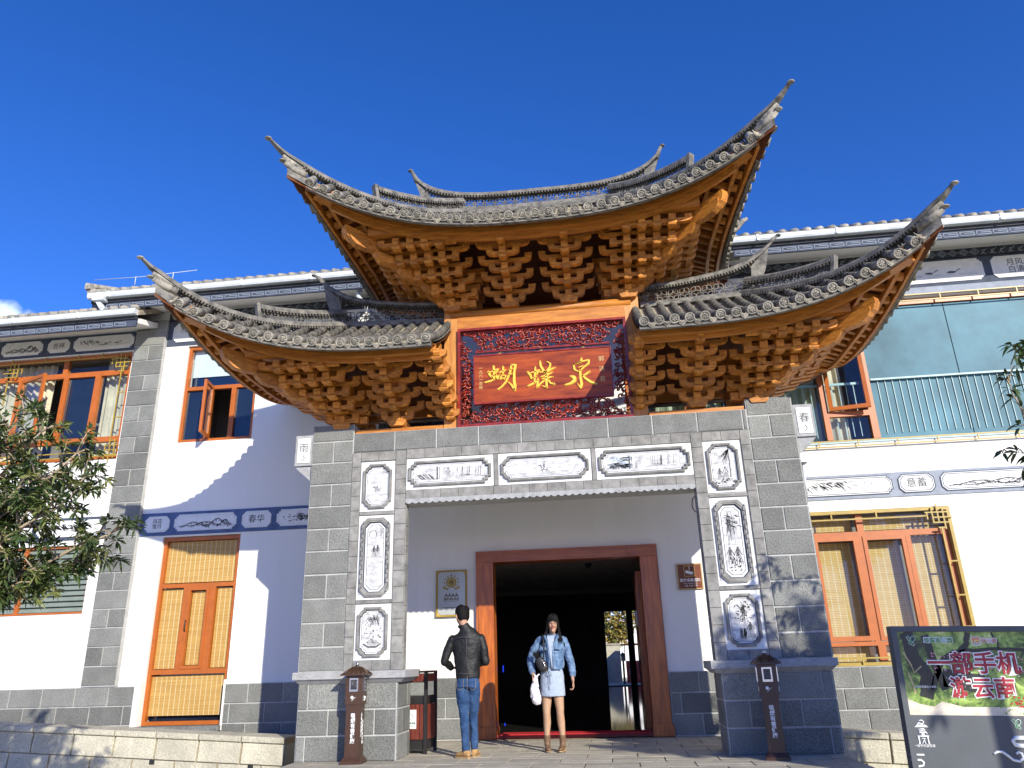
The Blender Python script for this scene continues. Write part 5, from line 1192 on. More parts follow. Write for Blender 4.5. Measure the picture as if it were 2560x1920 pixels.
HU_=[[(240,400,50),(262,450,40),(285,480,18)],[(245,410,20),(330,380,30),(385,355,36),(350,420,20)],[(315,310,34),(325,400,46),(320,510,30)],[(285,465,26),(350,440,24)],[(185,555,30),(260,535,40),(330,510,24)],[(350,445,40),(375,500,34),(400,440,18)],
     [(400,410,28),(450,390,38),(500,370,22)],[(455,320,34),(460,400,30),(450,430,14)],[(440,440,28),(410,510,22),(480,480,22)],[(430,445,24),(500,450,26),(470,510,18)],
     [(580,285,30),(560,400,36),(500,540,34),(440,610,30),(380,655,34)],[(580,295,30),(640,290,40),(620,400,38),(615,520,46),(630,600,46),(625,665,36)],[(545,370,22),(600,350,24)],[(540,440,20),(600,425,24)],[(535,545,22),(580,590,36),(620,650,46)]]
DIE=[[(820,400,44),(860,450,42),(870,500,20)],[(860,410,24),(940,390,30),(985,365,40),(950,440,20)],[(930,320,26),(925,420,38),(915,560,26)],[(880,490,26),(950,470,26)],[(820,605,30),(890,570,42),(950,540,26),(975,490,22)],[(970,520,30),(950,625,34)],
     [(1000,235,30),(1005,300,40),(1050,380,42),(1090,420,30)],[(1100,240,18),(1150,270,30),(1140,330,36),(1080,400,30)],[(990,400,26),(1100,390,40),(1215,330,32)],[(1010,470,26),(1100,440,40),(1180,400,26)],[(1085,400,40),(1090,520,44),(1095,625,30)],[(1030,500,26),(1110,480,34),(1185,465,26)],[(1060,520,32),(1000,570,30),(960,620,30)],[(1120,510,30),(1150,560,30),(1200,570,44)],[(1030,600,22),(1100,620,30)]]
QUAN=[[(1600,190,36),(1590,250,34),(1480,290,22)],[(1485,290,34),(1500,360,36),(1560,390,24)],[(1490,285,20),(1600,240,30),(1710,215,34),(1700,270,36),(1640,320,30),(1590,370,26)],[(1560,330,20),(1630,300,24)],[(1580,370,38),(1585,480,42),(1600,570,46),(1590,630,34),(1540,560,16)],[(1445,460,46),(1490,470,60),(1500,520,60),(1440,565,46),(1365,585,36)],[(1715,390,40),(1660,430,36),(1600,460,30)],[(1610,440,30),(1660,490,42),(1730,540,50),(1820,565,24)]]
for g in (HU_,DIE,QUAN):
    b=MB()
    for st in g: brush(b,[(u,v,w*1.05) for u,v,w in st])
    part('gilt_character',b,MT['gold'],sg)
MT['goldpale']=mat('pale_gold_paint',(.62,.42,.16),.45,.05,8)
text('一\n九\n六\n一\n年\n秋',.062,MT['goldpale'],sg,-.885,.02,-.012,line=.95); text('郭\n\n沫\n\n若',.085,MT['goldpale'],sg,.845,.03,-.012,line=.9)

# ============================================================ wall plaques
t=thing('rating_plaque','gold framed grey plaque with a round emblem on the white wall left of the door','plaque',(-1.81,2.47,2.165))
b=MB(); b.box(-.255,.255,-.012,.012,-.365,.365); part('back_plate',b,MT['goldpale'],t)
b=MB(); b.ring([(-.255,-.365),(.255,-.365),(.255,.365),(-.255,.365)],[(-.23,-.34),(.23,-.34),(.23,.34),(-.23,.34)],-.03,-.012); part('frame',b,MT['yellow'],t)
b=MB(); b.prism([(-.225,-.29),(-.18,-.335),(.18,-.335),(.225,-.29),(.225,.29),(.18,.335),(-.18,.335),(-.225,.29)],-.02,-.0125); part('plate',b,mat('brushed_plate',(.50,.52,.50),.35,.06,3,metal=.25),t)
b=MB(); b.ring([(.085*math.cos(a),.17+.085*math.sin(a)) for a in np.linspace(0,2*PI,24,False)],[(.062*math.cos(a),.17+.062*math.sin(a)) for a in np.linspace(0,2*PI,24,False)],-.024,-.0205)
b.prism([(.056*math.cos(a),.17+.056*math.sin(a)) for a in np.linspace(0,2*PI,20,False)],-.026,-.0205)
for s_ in (-1,1):
    for k in range(6):
        a=R(-60+30*k); cx,cz=s_*.115*math.cos(a),.17+.11*math.sin(a); b.prism([(cx-.014,cz),(cx,cz-.02),(cx+.014,cz),(cx,cz+.02)],-.024,-.0205)
    b.prism([(s_*.07,.075),(s_*.15,.115),(s_*.135,.075),(s_*.06,.05)][::s_],-.024,-.0205)
part('emblem',b,MT['yellow'],t)
b=MB(); b.tube([(-.02,-.028,.18),(.0,-.028,.16),(.03,-.028,.165)],.006,4); b.tube([(-.01,-.028,.15),(.015,-.028,.175),(.0,-.028,.2)],.006,4); part('emblem_horse',b,MT['ink'],t)
tm=mat('dark_bronze_lettering',(.12,.09,.05),.5,.05,5)
text('AAAA',.075,tm,t,0,-.035,-.021,bold=.002,sx=1.15); text('国家旅游景区',.042,tm,t,0,-.095,-.021,bold=.0012); text('全国旅游景区质量等级评定委员会',.02,tm,t,0,-.225,-.021)
b=MB(); b.box(-.13,.13,-.0215,-.0205,-.13,-.126); part('rule',b,tm,t)
t=thing('camera_notice','square brown notice with a white surveillance camera symbol, right of the door','sign',(2.015,2.48,2.28))
MT['brownsign']=mat('brown_sign',(.16,.042,.018),.35,.05,6)
b=MB(); b.box(-.195,.195,-.01,.01,-.198,.198); part('plate',b,MT['brownsign'],t)
b=MB(); b.ring([(-.19,-.193),(.19,-.193),(.19,.193),(-.19,.193)],[(-.18,-.183),(.18,-.183),(.18,.183),(-.18,.183)],-.013,-.010)
b.ring([(-.085,.0),(.085,.0),(.085,.165),(-.085,.165)],[(-.077,.008),(.077,.008),(.077,.157),(-.077,.157)],-.013,-.010); part('border',b,MT['goldpale'],t)
b=MB(); b.prism([(-.004,.09),(.004,.09),(.004,.157),(-.004,.157)],-.0135,-.0105); b.prism([(-.065,.055),(.04,.025),(.05,.05),(.062,.047),(.064,.062),(-.055,.098)],-.0135,-.0105); part('camera_symbol',b,MT['whitetext'],t)
text('图像采集区域',.053,MT['whitetext'],t,0,-.06,-.012,bold=.001); text('Image acquisition area',.024,MT['whitetext'],t,0,-.105,-.012); text('그림 수집 구역',.034,MT['whitetext'],t,0,-.145,-.012)

# ============================================================ ashtray posts
def post(x,y,rz,label,letter_side=True):
    t=thing('smoking_post',label,'ashtray post',(x,y,0),(0,0,rz),'ashtray posts at the foot of the piers')
    b=MB(); b.add([(-.13,-.13,0),(.13,-.13,0),(.13,.13,0),(-.13,.13,0),(-.13,-.13,.03),(.13,-.13,.03),(.13,.13,.03),(-.13,.13,.03),(-.095,-.095,.075),(.095,-.095,.075),(.095,.095,.075),(-.095,.095,.075)],[(3,2,1,0),(8,9,10,11)]+[(i,(i+1)%4,(i+1)%4+4,i+4) for i in range(4)]+[(i+4,(i+1)%4+4,(i+1)%4+8,i+8) for i in range(4)]); part('foot',b,MT['brown'],t)
    b=MB(); b.box(-.09,.09,-.09,.09,.075,.66); part('column',b,MT['brown'],t)
    b=MB(); b.box(-.105,.105,-.105,.105,.66,.985); b.box(-.098,.098,-.098,.098,.645,.66); part('head_box',b,MT['brown'],t)
    rf=sub('pagoda_lid',t); b=MB(); H=[(.165,.985),(.163,1.0),(.125,1.015),(.085,1.045),(.05,1.08),(.012,1.10)]
    vs=[];
    for (r_,z) in H: vs+=[(-r_,-r_,z),(r_,-r_,z),(r_,r_,z),(-r_,r_,z)]
    b.add(vs,[(i*4+k,i*4+(k+1)%4,(i+1)*4+(k+1)%4,(i+1)*4+k) for i in range(5) for k in range(4)]+[(3,2,1,0),(20,21,22,23)]); part('lid_roof',b,MT['brown'],rf)
    b=MB()
    for q in (-1,1):
        for k in range(5):
            u=-.12+.06*k
            for (A,B) in (((u,q*.160,1.003),(u*.3,q*.05,1.083)),((q*.160,u,1.003),(q*.05,u*.3,1.083))): b.tube([A,B],.006,4)
    part('lid_rib',b,MT['brown'],rf)
    b=MB(); b.ball((0,0,1.115),.024,12,8); part('finial_ball',b,MT['steel'],t)
    for (dx,dy,a) in ((0,-.106,0),(.106,0,PI/2),(-.106,0,-PI/2)):
        m=sub('cigarette_port',t,(dx,dy,0),(0,0,a))
        b=MB(); b.ring([(-.055,.80),(.055,.80),(.055,.955),(-.055,.955)],[(-.038,.825),(.038,.825),(.038,.935),(-.038,.935)],-.012,.0); part('steel_rim',b,MT['steel'],m)
        b=MB(); b.box(-.04,.04,-.003,.0,.822,.938); part('port_plate',b,MT['blackmetal'],m)
        b=MB()
        for i in range(5):
            for j in range(6): b.ball((-.026+.013*i,-.005,.845+.014*j),.0042,5,3)
        part('grille_dots',b,MT['steel'],m)
        b=MB(); b.obox((-.022,-.004,.695),(.026,-.004,.738),.004,.016,upv=(0,1,0)); b.ball((-.018,-.004,.735),(.014,.003,.014),8,5); b.ring([(-.018+.018*math.cos(q),.735+.018*math.sin(q)) for q in np.linspace(0,2*PI,12,False)],[(-.018+.013*math.cos(q),.735+.013*math.sin(q)) for q in np.linspace(0,2*PI,12,False)],-.005,-.002); part('cigarette_symbol',b,MT['whitetext'],m)
    text('吸\n烟\n有\n害\n健\n康',.058,MT['whitetext'],t,.0,.385,-.0915,bold=.001,line=.98)
    text('请\n勿\n乱\n扔\n烟\n头',.045,MT['whitetext'],t,0,.385,0,line=1.0).matrix_local=Matrix.Translation((.0915,-.035,.42))@Matrix.Rotation(PI/2,4,'Z')@Matrix.Rotation(PI/2,4,'X')
    text('共\n建\n美\n好\n家\n园',.045,MT['whitetext'],t,0,.385,0,line=1.0).matrix_local=Matrix.Translation((.0915,.025,.34))@Matrix.Rotation(PI/2,4,'Z')@Matrix.Rotation(PI/2,4,'X')
    return t
post(-2.46,-.26,R(2),'brown pagoda topped ashtray post before the left pier, sunlit')
post(2.45,-.48,R(-9),'brown pagoda topped ashtray post before the right pier, in tree shade')

# ============================================================ litter bin
t=thing('litter_bin','black steel litter bin with dark red slats tucked behind the left pier','bin',(-1.96,.82,0),(0,0,R(-6)))
b=MB()
for sx in (-1,1):
    for sy in (-1,1): b.box(sx*.20-.02,sx*.20+.02,sy*.20-.02,sy*.20+.02,.0,1.0)
part('corner_post',b,MT['blackmetal'],t)
b=MB(); b.box(-.22,.22,-.22,.22,.985,1.01); b.box(-.19,.19,-.19,.19,.60,.70); b.box(-.19,.19,-.19,.19,.05,.16); b.box(-.19,.19,-.205,-.19,.865,.885); b.box(-.17,.17,-.17,.17,.16,.6); part('casing',b,MT['blackmetal'],t)
sm=MB(); sm.box(-.026,.026,-.008,.008,0,1); sme=sm.mesh('wooden_slat',MT['binwood'])
for z0,z1 in ((.17,.595),(.875,.975)):
    for a in range(4):
        for k in range(6):
            u=-.148+.059*k; m=Matrix.Rotation(a*PI/2,4,'Z')@Matrix.Translation((u,-.198,z0))@Matrix.Diagonal((1,1,z1-z0,1)); o=link('wooden_slat',sme,t); o.matrix_local=m
b=MB(); b.box(-.075,.075,-.212,-.207,.30,.53); part('label_plate',b,MT['panelwhite'],t)
b=MB(); MT['green']=mat('green_print',(.03,.16,.12),.6)
c_=(0,.445)
for k in range(3):
    a=PI/2+k*2*PI/3; a2=a+2*PI/3; p=(c_[0]+.055*math.cos(a),c_[1]+.055*math.sin(a)); q=(c_[0]+.055*math.cos(a2),c_[1]+.055*math.sin(a2))
    b.obox((p[0]*.85+q[0]*.15,-.2135,p[1]*.85+q[1]*.15),(p[0]*.2+q[0]*.8,-.2135,p[1]*.2+q[1]*.8),.002,.008,upv=(0,1,0))
part('recycling_symbol',b,MT['green'],t); text('可回收垃圾',.026,MT['green'],t,0,.365,-.2125,bold=.0008); text('Recyclable',.016,MT['green'],t,0,.335,-.2125)

# ============================================================ notice board, right foreground
nb=thing('notice_board','grey framed park notice board with a green garden photograph and dark red characters','notice board',(3.31,-2.0,-.45),(0,R(1.7),0))
WB=1.9; FH=1.76
MT['steelgrey']=mat('dark_grey_board_paint',(.068,.076,.084),.5,.08,2.5,.05,60)
b=MB(); b.box(0,.05,-.06,.06,0,FH); b.box(WB-.05,WB,-.06,.06,0,FH); b.box(.05,WB-.05,-.06,.06,FH-.05,FH); part('frame',b,MT['steelgrey'],nb)
b=MB(); b.box(.05,WB-.05,-.035,.04,0,.98); part('lower_panel',b,MT['steelgrey'],nb)
# the printed photograph: procedural greens
pm=bpy.data.materials.new('garden_photograph'); pm.use_nodes=True; tt=pm.node_tree; bs=tt.nodes['Principled BSDF']; bs.inputs['Roughness'].default_value=.35
tc=N(tt,'ShaderNodeTexCoord'); n1=N(tt,'ShaderNodeTexNoise'); n1.inputs['Scale'].default_value=3.2; n1.inputs['Detail'].default_value=10; n1.inputs['Roughness'].default_value=.78; n1.inputs['Distortion'].default_value=.6; tt.links.new(tc.outputs['Object'],n1.inputs['Vector'])
cr=N(tt,'ShaderNodeValToRGB'); tt.links.new(n1.outputs['Fac'],cr.inputs[0]); el=cr.color_ramp.elements; el[0].position=.33; el[0].color=(.008,.012,.006,1); el[1].position=.68; el[1].color=(.72,.78,.32,1)
for p_,c in ((.42,(.03,.055,.012)),(.48,(.12,.20,.03)),(.54,(.30,.44,.08)),(.61,(.52,.60,.22))): e_=el.new(p_); e_.color=(*c,1)
tt.links.new(cr.outputs[0],bs.inputs['Base Color'])
b=MB(); b.box(.05,WB-.05,-.03,.03,.981,FH-.051); ph=part('photo_print',b,pm,nb)
yb=-.0308
def flat(polys,m,name,parent,y=yb,t_=.0006):
    b=MB()
    for p in polys: b.prism(p,y-t_,y)
    return part(name,b,m,parent)
rng=random.Random(4)
blk=mat('printed_dark_trunk',(.010,.012,.008),.35,.3,6); b=MB()
def U(u,v): return (.05+u*(WB-.1),.981+v*(FH-.051-.981))
for st,w in (([(.36,1.0),(.34,.85),(.30,.76),(.22,.68),(.17,.5),(.14,.3)],.05),([(.30,.76),(.42,.78),(.55,.79),(.7,.77),(.9,.78)],.03),([(.47,1.0),(.5,.85),(.49,.8)],.018),([(.05,1.0),(.07,.7),(.12,.45),(.1,.2)],.12),([(.14,.95),(.17,.6),(.2,.3)],.07),([(.2,.45),(.3,.4),(.4,.38)],.16)):
    P=[];
    for i in range(len(st)-1):
        for q in (0,.33,.66): P.append(U(st[i][0]*(1-q)+st[i+1][0]*q+rng.uniform(-.004,.004),st[i][1]*(1-q)+st[i+1][1]*q+rng.uniform(-.01,.01)))
    P.append(U(*st[-1])); stroke(b,P,w,yb-.0004,False)
part('printed_branches',b,blk,ph)
b=MB()
for st,w in (([(.02,.75),(.05,.6),(.06,.5),(.1,.58)],.012),([(.03,.5),(.045,.35),(.05,.25)],.016),([(.0,.42),(.03,.3)],.012)): stroke(b,[U(*q) for q in st],w,yb-.0006,False)
part('printed_twigs',b,mat('printed_tan_twigs',(.50,.38,.18),.35),ph)
pk=mat('printed_pink_blossom',(.62,.22,.30),.35,.4,60); b=MB()
for _ in range(90): blot(b,*U(rng.uniform(.16,.38) if rng.random()<.6 else rng.uniform(.36,.6),rng.uniform(.5,.74)),rng.uniform(.003,.011),rng.uniform(.003,.009),yb-.0007,6,rng)
part('printed_blossom',b,pk,ph)
b=MB()
for _ in range(60): blot(b,*U(rng.uniform(.2,.95),rng.uniform(.42,.72)),rng.uniform(.003,.010),rng.uniform(.003,.008),yb-.0008,6,rng)
part('printed_white_blossom',b,mat('printed_white',(.72,.70,.66),.35,.1,40),ph)
b=MB(); b.add([(U(u,v)[0],yb-.0009,U(u,v)[1]) for u,v in ((.0,.0),(.0,.2),(.06,.13),(.13,.1),(.17,.16),(.27,.1),(.45,.10),(.62,.12),(.62,0))],[tuple(range(9))]); part('printed_stone_terrace',b,mat('printed_cream_stone',(.60,.54,.42),.35,.12,14),ph)
b=MB()
for _ in range(70): blot(b,*U(rng.uniform(.42,.98),rng.uniform(.02,.26)),rng.uniform(.004,.014),rng.uniform(.004,.012),yb-.0011,6,rng)
part('printed_shrub',b,mat('printed_green_shrub',(.12,.30,.05),.35,.5,30),ph)
b=MB()
for _ in range(16): blot(b,*U(rng.uniform(.5,.58),rng.uniform(.1,.22)),.012,.01,yb-.0013,6,rng)
part('printed_red_flower',b,mat('printed_red',(.45,.03,.02),.35),ph)
# red title with white halo
tred=mat('crimson_lettering',(.33,.006,.022),.4,.02,5); twh=mat('white_halo',(.82,.80,.76),.4,.02,5)
for body,x,z,sz in (('一部手机',.692,1.418,.203),('游云南',.737,1.205,.19)):
    text(body,sz,twh,nb,x,z,yb-.0022,bold=.013,name='title_halo',extrude=.0006); text(body,sz,tred,nb,x,z,yb-.0045,bold=.004,name='title_lettering',extrude=.0006)
grn=mat('green_logo_print',(.05,.30,.09),.4); wht=MT['whitetext']
text('蝴蝶泉公园',.052,wht,nb,.418,1.63,yb-.0014,bold=.005,name='small_lettering',extrude=.0005); text('蝴蝶泉公园',.052,grn,nb,.418,1.63,yb-.0026,name='small_lettering',extrude=.0005)
text('游云南',.048,wht,nb,.868,1.626,yb-.0014,bold=.004,name='small_lettering',extrude=.0005); text('游云南',.048,mat('salmon_print',(.65,.2,.15),.4),nb,.868,1.626,yb-.0026,name='small_lettering',extrude=.0005)
text('大理智慧景区小程序',.022,wht,nb,.233,1.222,yb-.0014,name='small_lettering'); text('游云南APP',.022,wht,nb,.208,1.026,yb-.0014,name='small_lettering')
# app tile and butterfly emblems
def rrect(x0,x1,z0,z1,r): return [(x1-r+r*math.cos(a),z1-r+r*math.sin(a)) for a in np.linspace(0,PI/2,4)]+[(x0+r-r*math.sin(a),z1-r+r*math.cos(a)) for a in np.linspace(0,PI/2,4)]+[(x0+r-r*math.cos(a),z0+r-r*math.sin(a)) for a in np.linspace(0,PI/2,4)]+[(x1-r+r*math.sin(a),z0+r-r*math.cos(a)) for a in np.linspace(0,PI/2,4)]
am=bpy.data.materials.new('rainbow_print'); am.use_nodes=True; tt=am.node_tree; bs=tt.nodes['Principled BSDF']; tc=N(tt,'ShaderNodeTexCoord'); sp=N(tt,'ShaderNodeSeparateXYZ'); tt.links.new(tc.outputs['Object'],sp.inputs[0]); mr=N(tt,'ShaderNodeMapRange'); mr.inputs[1].default_value=1.58; mr.inputs[2].default_value=1.665; tt.links.new(sp.outputs['Z'],mr.inputs[0]); cr=N(tt,'ShaderNodeValToRGB'); tt.links.new(mr.outputs[0],cr.inputs[0]); el=cr.color_ramp.elements; el[0].color=(.02,.25,.45,1); el[1].color=(.75,.08,.04,1); e_=el.new(.5); e_.color=(.75,.42,.05,1); tt.links.new(cr.outputs[0],bs.inputs['Base Color'])
flat([rrect(.712,.792,1.586,1.666,.018)],wht,'app_tile_border',nb,yb-.0008); flat([rrect(.718,.786,1.592,1.660,.015)],am,'app_tile',nb,yb-.0018)
b=MB(); b.tube([(.733,yb-.004,1.643),(.752,yb-.004,1.648),(.772,yb-.004,1.638),(.74,yb-.004,1.628),(.733,yb-.004,1.61),(.768,yb-.004,1.606),(.772,yb-.004,1.62)],.003,5); part('app_symbol',b,wht,nb)
def butterfly(x,z,s,y):
    b=MB(); W_=[[(0,0),(-.5,.5),(-.75,1.1),(-.5,1.35),(-.2,1.0),(0,.4)],[(0,.1),(.1,.9),(.5,1.25),(.9,1.1),(.95,.6),(.6,.15)],[(0,0),(.5,-.1),(.75,-.45),(.5,-.7),(.15,-.5)],[(-.1,0),(-.45,-.05),(-.4,-.35),(-.1,-.5)]]
    for w_ in W_: P=[(x+a*s,y,z+c*s) for a,c in w_]; P.append(P[0]); b.tube(P,.0055,5)
    part('butterfly_emblem',b,wht,nb)
    b=MB()
    for w_ in W_: P=[(x+a*s*.98,y-.004,z+c*s*.98) for a,c in w_]; P.append(P[0]); b.tube(P,.0028,4)
    part('butterfly_outline',b,grn,nb)
butterfly(.17,1.615,.045,yb-.003); butterfly(.955,.90,.042,-.038)
# lower panel emblem: gateway shaped word mark and cloud scrolls
yl=-.0355; b=MB()
EK=[1.0]
def tb(P,w=.008): b.tube([(ox+(x-ox)*EK[0],yl-.002,oz+(z-oz)*EK[0]) for x,z in P],w*max(EK[0],.7),5)
ox,oz=.137,.765; EK[0]=.56
tb([(ox-.075,oz+.235),(ox-.03,oz+.27),(ox+.02,oz+.25),(ox+.05,oz+.285),(ox+.02,oz+.31),(ox-.03,oz+.30)]); b.prism([(ox-.06,oz+.115),(ox+.06,oz+.115),(ox+.035,oz+.135),(ox-.035,oz+.135)],yl-.004,yl-.0005)
tb([(ox-.06,oz+.17),(ox+.03,oz+.18),(ox+.05,oz+.165),(ox-.05,oz+.15),(ox-.04,oz+.125),(ox+.06,oz+.13),(ox+.07,oz+.10)]); tb([(ox-.03,oz+.10),(ox+.03,oz+.10)]); tb([(ox,oz+.12),(ox,oz+.06)]); tb([(ox-.09,oz+.07),(ox+.09,oz+.07)],.009)
tb([(ox-.07,oz+.065),(ox-.065,oz-.04),(ox-.08,oz-.05)],.010); tb([(ox+.07,oz+.065),(ox+.075,oz-.04),(ox+.09,oz-.05)],.010); tb([(ox-.03,oz+.035),(ox+.03,oz+.035),(ox+.0,oz+.0),(ox-.03,oz-.05)],.006); tb([(ox+.01,oz+.01),(ox+.03,oz-.05)],.006)
part('gateway_emblem',b,wht,nb); text('一部手机游云南',.026,wht,nb,ox+.003,.724,yl-.0015,name='small_lettering')
EK[0]=1.0
b=MB(); tb([(.0,.65),(.12,.651)],.008); tb([(.0,.605),(.085,.608),(.105,.59),(.10,.565),(.06,.555),(.03,.55)],.010); tb([(.715,.667),(.75,.685),(.79,.685),(.83,.655),(.87,.62),(.92,.61),(.955,.635),(.95,.675),(.925,.685),(.905,.67)],.012); tb([(1.4,.80),(1.0,.80),(.92,.80),(.895,.775),(.91,.745),(.95,.735),(1.3,.72)],.02); tb([(1.0,.70),(1.2,.68),(1.5,.70)],.02); part('cloud_scroll',b,wht,nb)
text('蝴蝶泉',.042,wht,nb,1.09,.912,yl-.0015,name='small_lettering')
# blank white plates where codes were printed are left out; only their captions stay

# ============================================================ low planter walls
def slope_wall(label,s):
    t=thing('planter_wall',label,'wall',(0,0,0))
    rng=random.Random(8+s)
    def ztop(x): return (.22+(-x-3.7)*.057) if s<0 else (.185-(x-3.4)*.06)
    x0,x1=(-12.5,-3.70) if s<0 else (3.46,9.5); yf=.62
    sl=(-.057 if s<0 else -.06)
    ang=math.atan(sl)
    b=MB(); n=1
    za,zb=ztop(x0),ztop(x1)
    b.add([(x0,yf+.03,-.6),(x1,yf+.03,-.6),(x1,yf+.03,zb-.02),(x0,yf+.03,za-.02),(x0,yf+.40,-.6),(x1,yf+.40,-.6),(x1,yf+.40,zb-.02),(x0,yf+.40,za-.02)],[(0,1,2,3),(7,6,5,4),(3,2,6,7),(1,5,6,2),(0,3,7,4)]); part('mortar',b,MT['beigejoint'],t)
    x=x1
    k=0
    while x>x0+.3:
        w=.60; xc=x-w/2
        link('coping_stone',block_mesh(w-.004,.075,.46,.01,MT['beige'],'coping_stone'),t,loc=(xc,yf-.03,ztop(xc)-.037),rot=(0,math.atan(-sl),0))
        for r_ in range(3):
            xo=x+(-.0 if r_%2==0 else .29); xc2=xo-w/2; 
            if r_%2 and xo>x1: xo=x1; 
            wz=w if not (r_%2 and k==0) else w-.29
            xc2=xo-wz/2; 
            if xc2-wz/2<x0-.3: continue
            link('stone_block',block_mesh(round(wz-.012,2),.255,.05,.006,MT['beige'],'planter_stone'),t,loc=(xc2,yf+rng.uniform(-.004,.004),ztop(xc2)-.21-.268*r_),rot=(0,math.atan(-sl),0))
        x-=.612; k+=1
    # return at the inner end
    xe,ax=(x1,'x') if s<0 else (x0,'-x')
    for r_ in range(3): link('stone_block',block_mesh(.35,.25,.03,.006,MT['beige'],'planter_return',ax),t,loc=(xe+(.002 if s<0 else -.002),yf+.22,ztop(xe)-.21-.268*r_))
    if s<0:
        b=MB()
        for xx in (-5.55,-4.15): b.box(xx-.035,xx+.035,yf-.012,yf+.0,ztop(xx)-.40,ztop(xx)-.34)
        part('weep_hole',b,MT['black'],t)
    b=MB(); b.add([(x0,yf+.40,ztop(x0)-.12),(x1,yf+.40,ztop(x1)-.12),(x1,2.42,ztop(x1)-.14),(x0,2.42,ztop(x0)-.14)],[(0,1,2,3)]); part('planting_bed',b,mat('dry_soil',(.13,.10,.07),.95,.3,8,.8,30),t)
    return t
slope_wall('pale limestone planter wall left of the gate, tree shade over its far end',-1)
slope_wall('short limestone planter wall between the right pier and the notice board',1)

# ============================================================ things seen through the back doorway
bw=thing('garden_wall','rough pale stone wall sunlit in the yard seen through the dark doorway','wall',(0,30,0))
b=MB(); b.box(-4,1.15,0,.4,0,1.75); part('wall_body',b,MT['beige'],bw)
b=MB(); b.box(-4,1.2,-.05,.45,1.751,1.83); part('wall_cap',b,MT['pave'],bw)
lp=thing('garden_lantern','small dark post lantern in the sunny yard beyond the back doorway','lantern',(1.22,27.5,0))
b=MB(); b.box(-.045,.045,-.045,.045,0,1.0); part('pole',b,MT['blackmetal'],lp); b=MB(); b.box(-.09,.09,-.09,.09,1.0,1.25); part('lamp_box',b,MT['beigejoint'],lp); b=MB(); b.add([(-.14,-.14,1.25),(.14,-.14,1.25),(.14,.14,1.25),(-.14,.14,1.25),(0,0,1.4)],[(0,1,4),(1,2,4),(2,3,4),(3,0,4),(3,2,1,0)]); part('lamp_roof',b,MT['blackmetal'],lp)
bx=thing('vending_stall','red fronted stall in the yard beyond the back doorway','stall',(1.62,29,0))
b=MB(); b.box(-.25,.45,-.3,.3,0,1.0); part('counter',b,mat('red_stall',(.5,.06,.03),.6),bx); b=MB(); b.box(-.35,.6,-.4,.4,1.7,1.78); b.box(-.3,-.26,-.3,-.26,1,1.7); b.box(.5,.54,-.3,-.26,1,1.7); part('awning',b,mat('orange_awning',(.55,.2,.06),.6),bx); text('茶',.3,MT['whitetext'],bx,.0,.5,-.302)
# ============================================================ people
def frames(pts):
    pts=[Vector(p) for p in pts]; n=len(pts); out=[]; 
    for i,p in enumerate(pts): out.append((p,(pts[min(i+1,n-1)]-pts[max(i-1,0)]).normalized()))
    return out
def loft(b,rings,side=Vector((1,0,0)),seg=20):
    """rings: (centre, half width along side, half depth)"""
    fr=frames([r[0] for r in rings]); vs=[]; n=len(rings)
    for (p,d),(c,rx,ry) in zip(fr,rings):
        s=(side-d*side.dot(d)).normalized(); t=d.cross(s)
        for k in range(seg):
            a=2*PI*k/seg; vs.append(p+s*rx*math.cos(a)+t*ry*math.sin(a))
    f=[(i*seg+k,i*seg+(k+1)%seg,(i+1)*seg+(k+1)%seg,(i+1)*seg+k) for i in range(n-1) for k in range(seg)]+[tuple(range(seg-1,-1,-1)),tuple(range((n-1)*seg,n*seg))]
    b.add(vs,f,True); return b
def limb(b,pts,rads,seg=14): 
    b.tube(pts,rads,seg); b.ball(pts[0],rads[0],seg,8); b.ball(pts[-1],rads[-1],seg,8); return b
def fuse(name,b,m,parent,voxel=.009,sm=4,wr=0,seed=0,wsc=14,dec=0):
    """melt overlapping solids into one continuous skin"""
    me=b.mesh(name,m); o=link(name,me,None)
    r=o.modifiers.new('r','REMESH'); r.mode='VOXEL'; r.voxel_size=voxel; r.use_smooth_shade=True
    s=o.modifiers.new('s','SMOOTH'); s.iterations=sm; s.factor=.5
    dg=bpy.context.evaluated_depsgraph_get(); me2=bpy.data.meshes.new_from_object(o.evaluated_get(dg)); bpy.data.objects.remove(o); me2.name=name
    if wr:
        co=np.empty(len(me2.vertices)*3); me2.vertices.foreach_get('co',co); no=np.empty(len(me2.vertices)*3); me2.vertices.foreach_get('normal',no); co=co.reshape(-1,3); no=no.reshape(-1,3)
        d=np.array([noise.noise(Vector((c[0]*wsc+seed,c[1]*wsc,c[2]*wsc*.75)))+.5*noise.noise(Vector((c[0]*wsc*2.3,c[1]*wsc*2.3+seed,c[2]*wsc*2.6))) for c in co]); co+=no*(d*wr)[:,None]; me2.vertices.foreach_set('co',co.ravel())
    me2.polygons.foreach_set('use_smooth',[True]*len(me2.polygons)); me2.materials.clear(); me2.materials.append(m); me2.update()
    return link(name,me2,parent)
SKIN=mat('warm_skin',(.42,.235,.15),.5,.06,20,spec=.4); SKINL=mat('sheer_stocking',(.44,.27,.165),.5,.04,20,spec=.35)
HAIR=mat('black_hair',(.007,.006,.006),.7,.3,40,spec=.12,stretch=(20,20,1.5)); DENIM=mat('light_blue_denim',(.05,.10,.20),.9,.25,18,.5,220,col2=(.20,.30,.44),spec=.2)
JEANS=mat('mid_blue_jeans',(.012,.034,.09),.9,.3,9,.5,200,col2=(.05,.105,.22),spec=.2); JACK=mat('black_leather_jacket',(.006,.006,.006),.6,.3,14,.25,60,spec=.45)
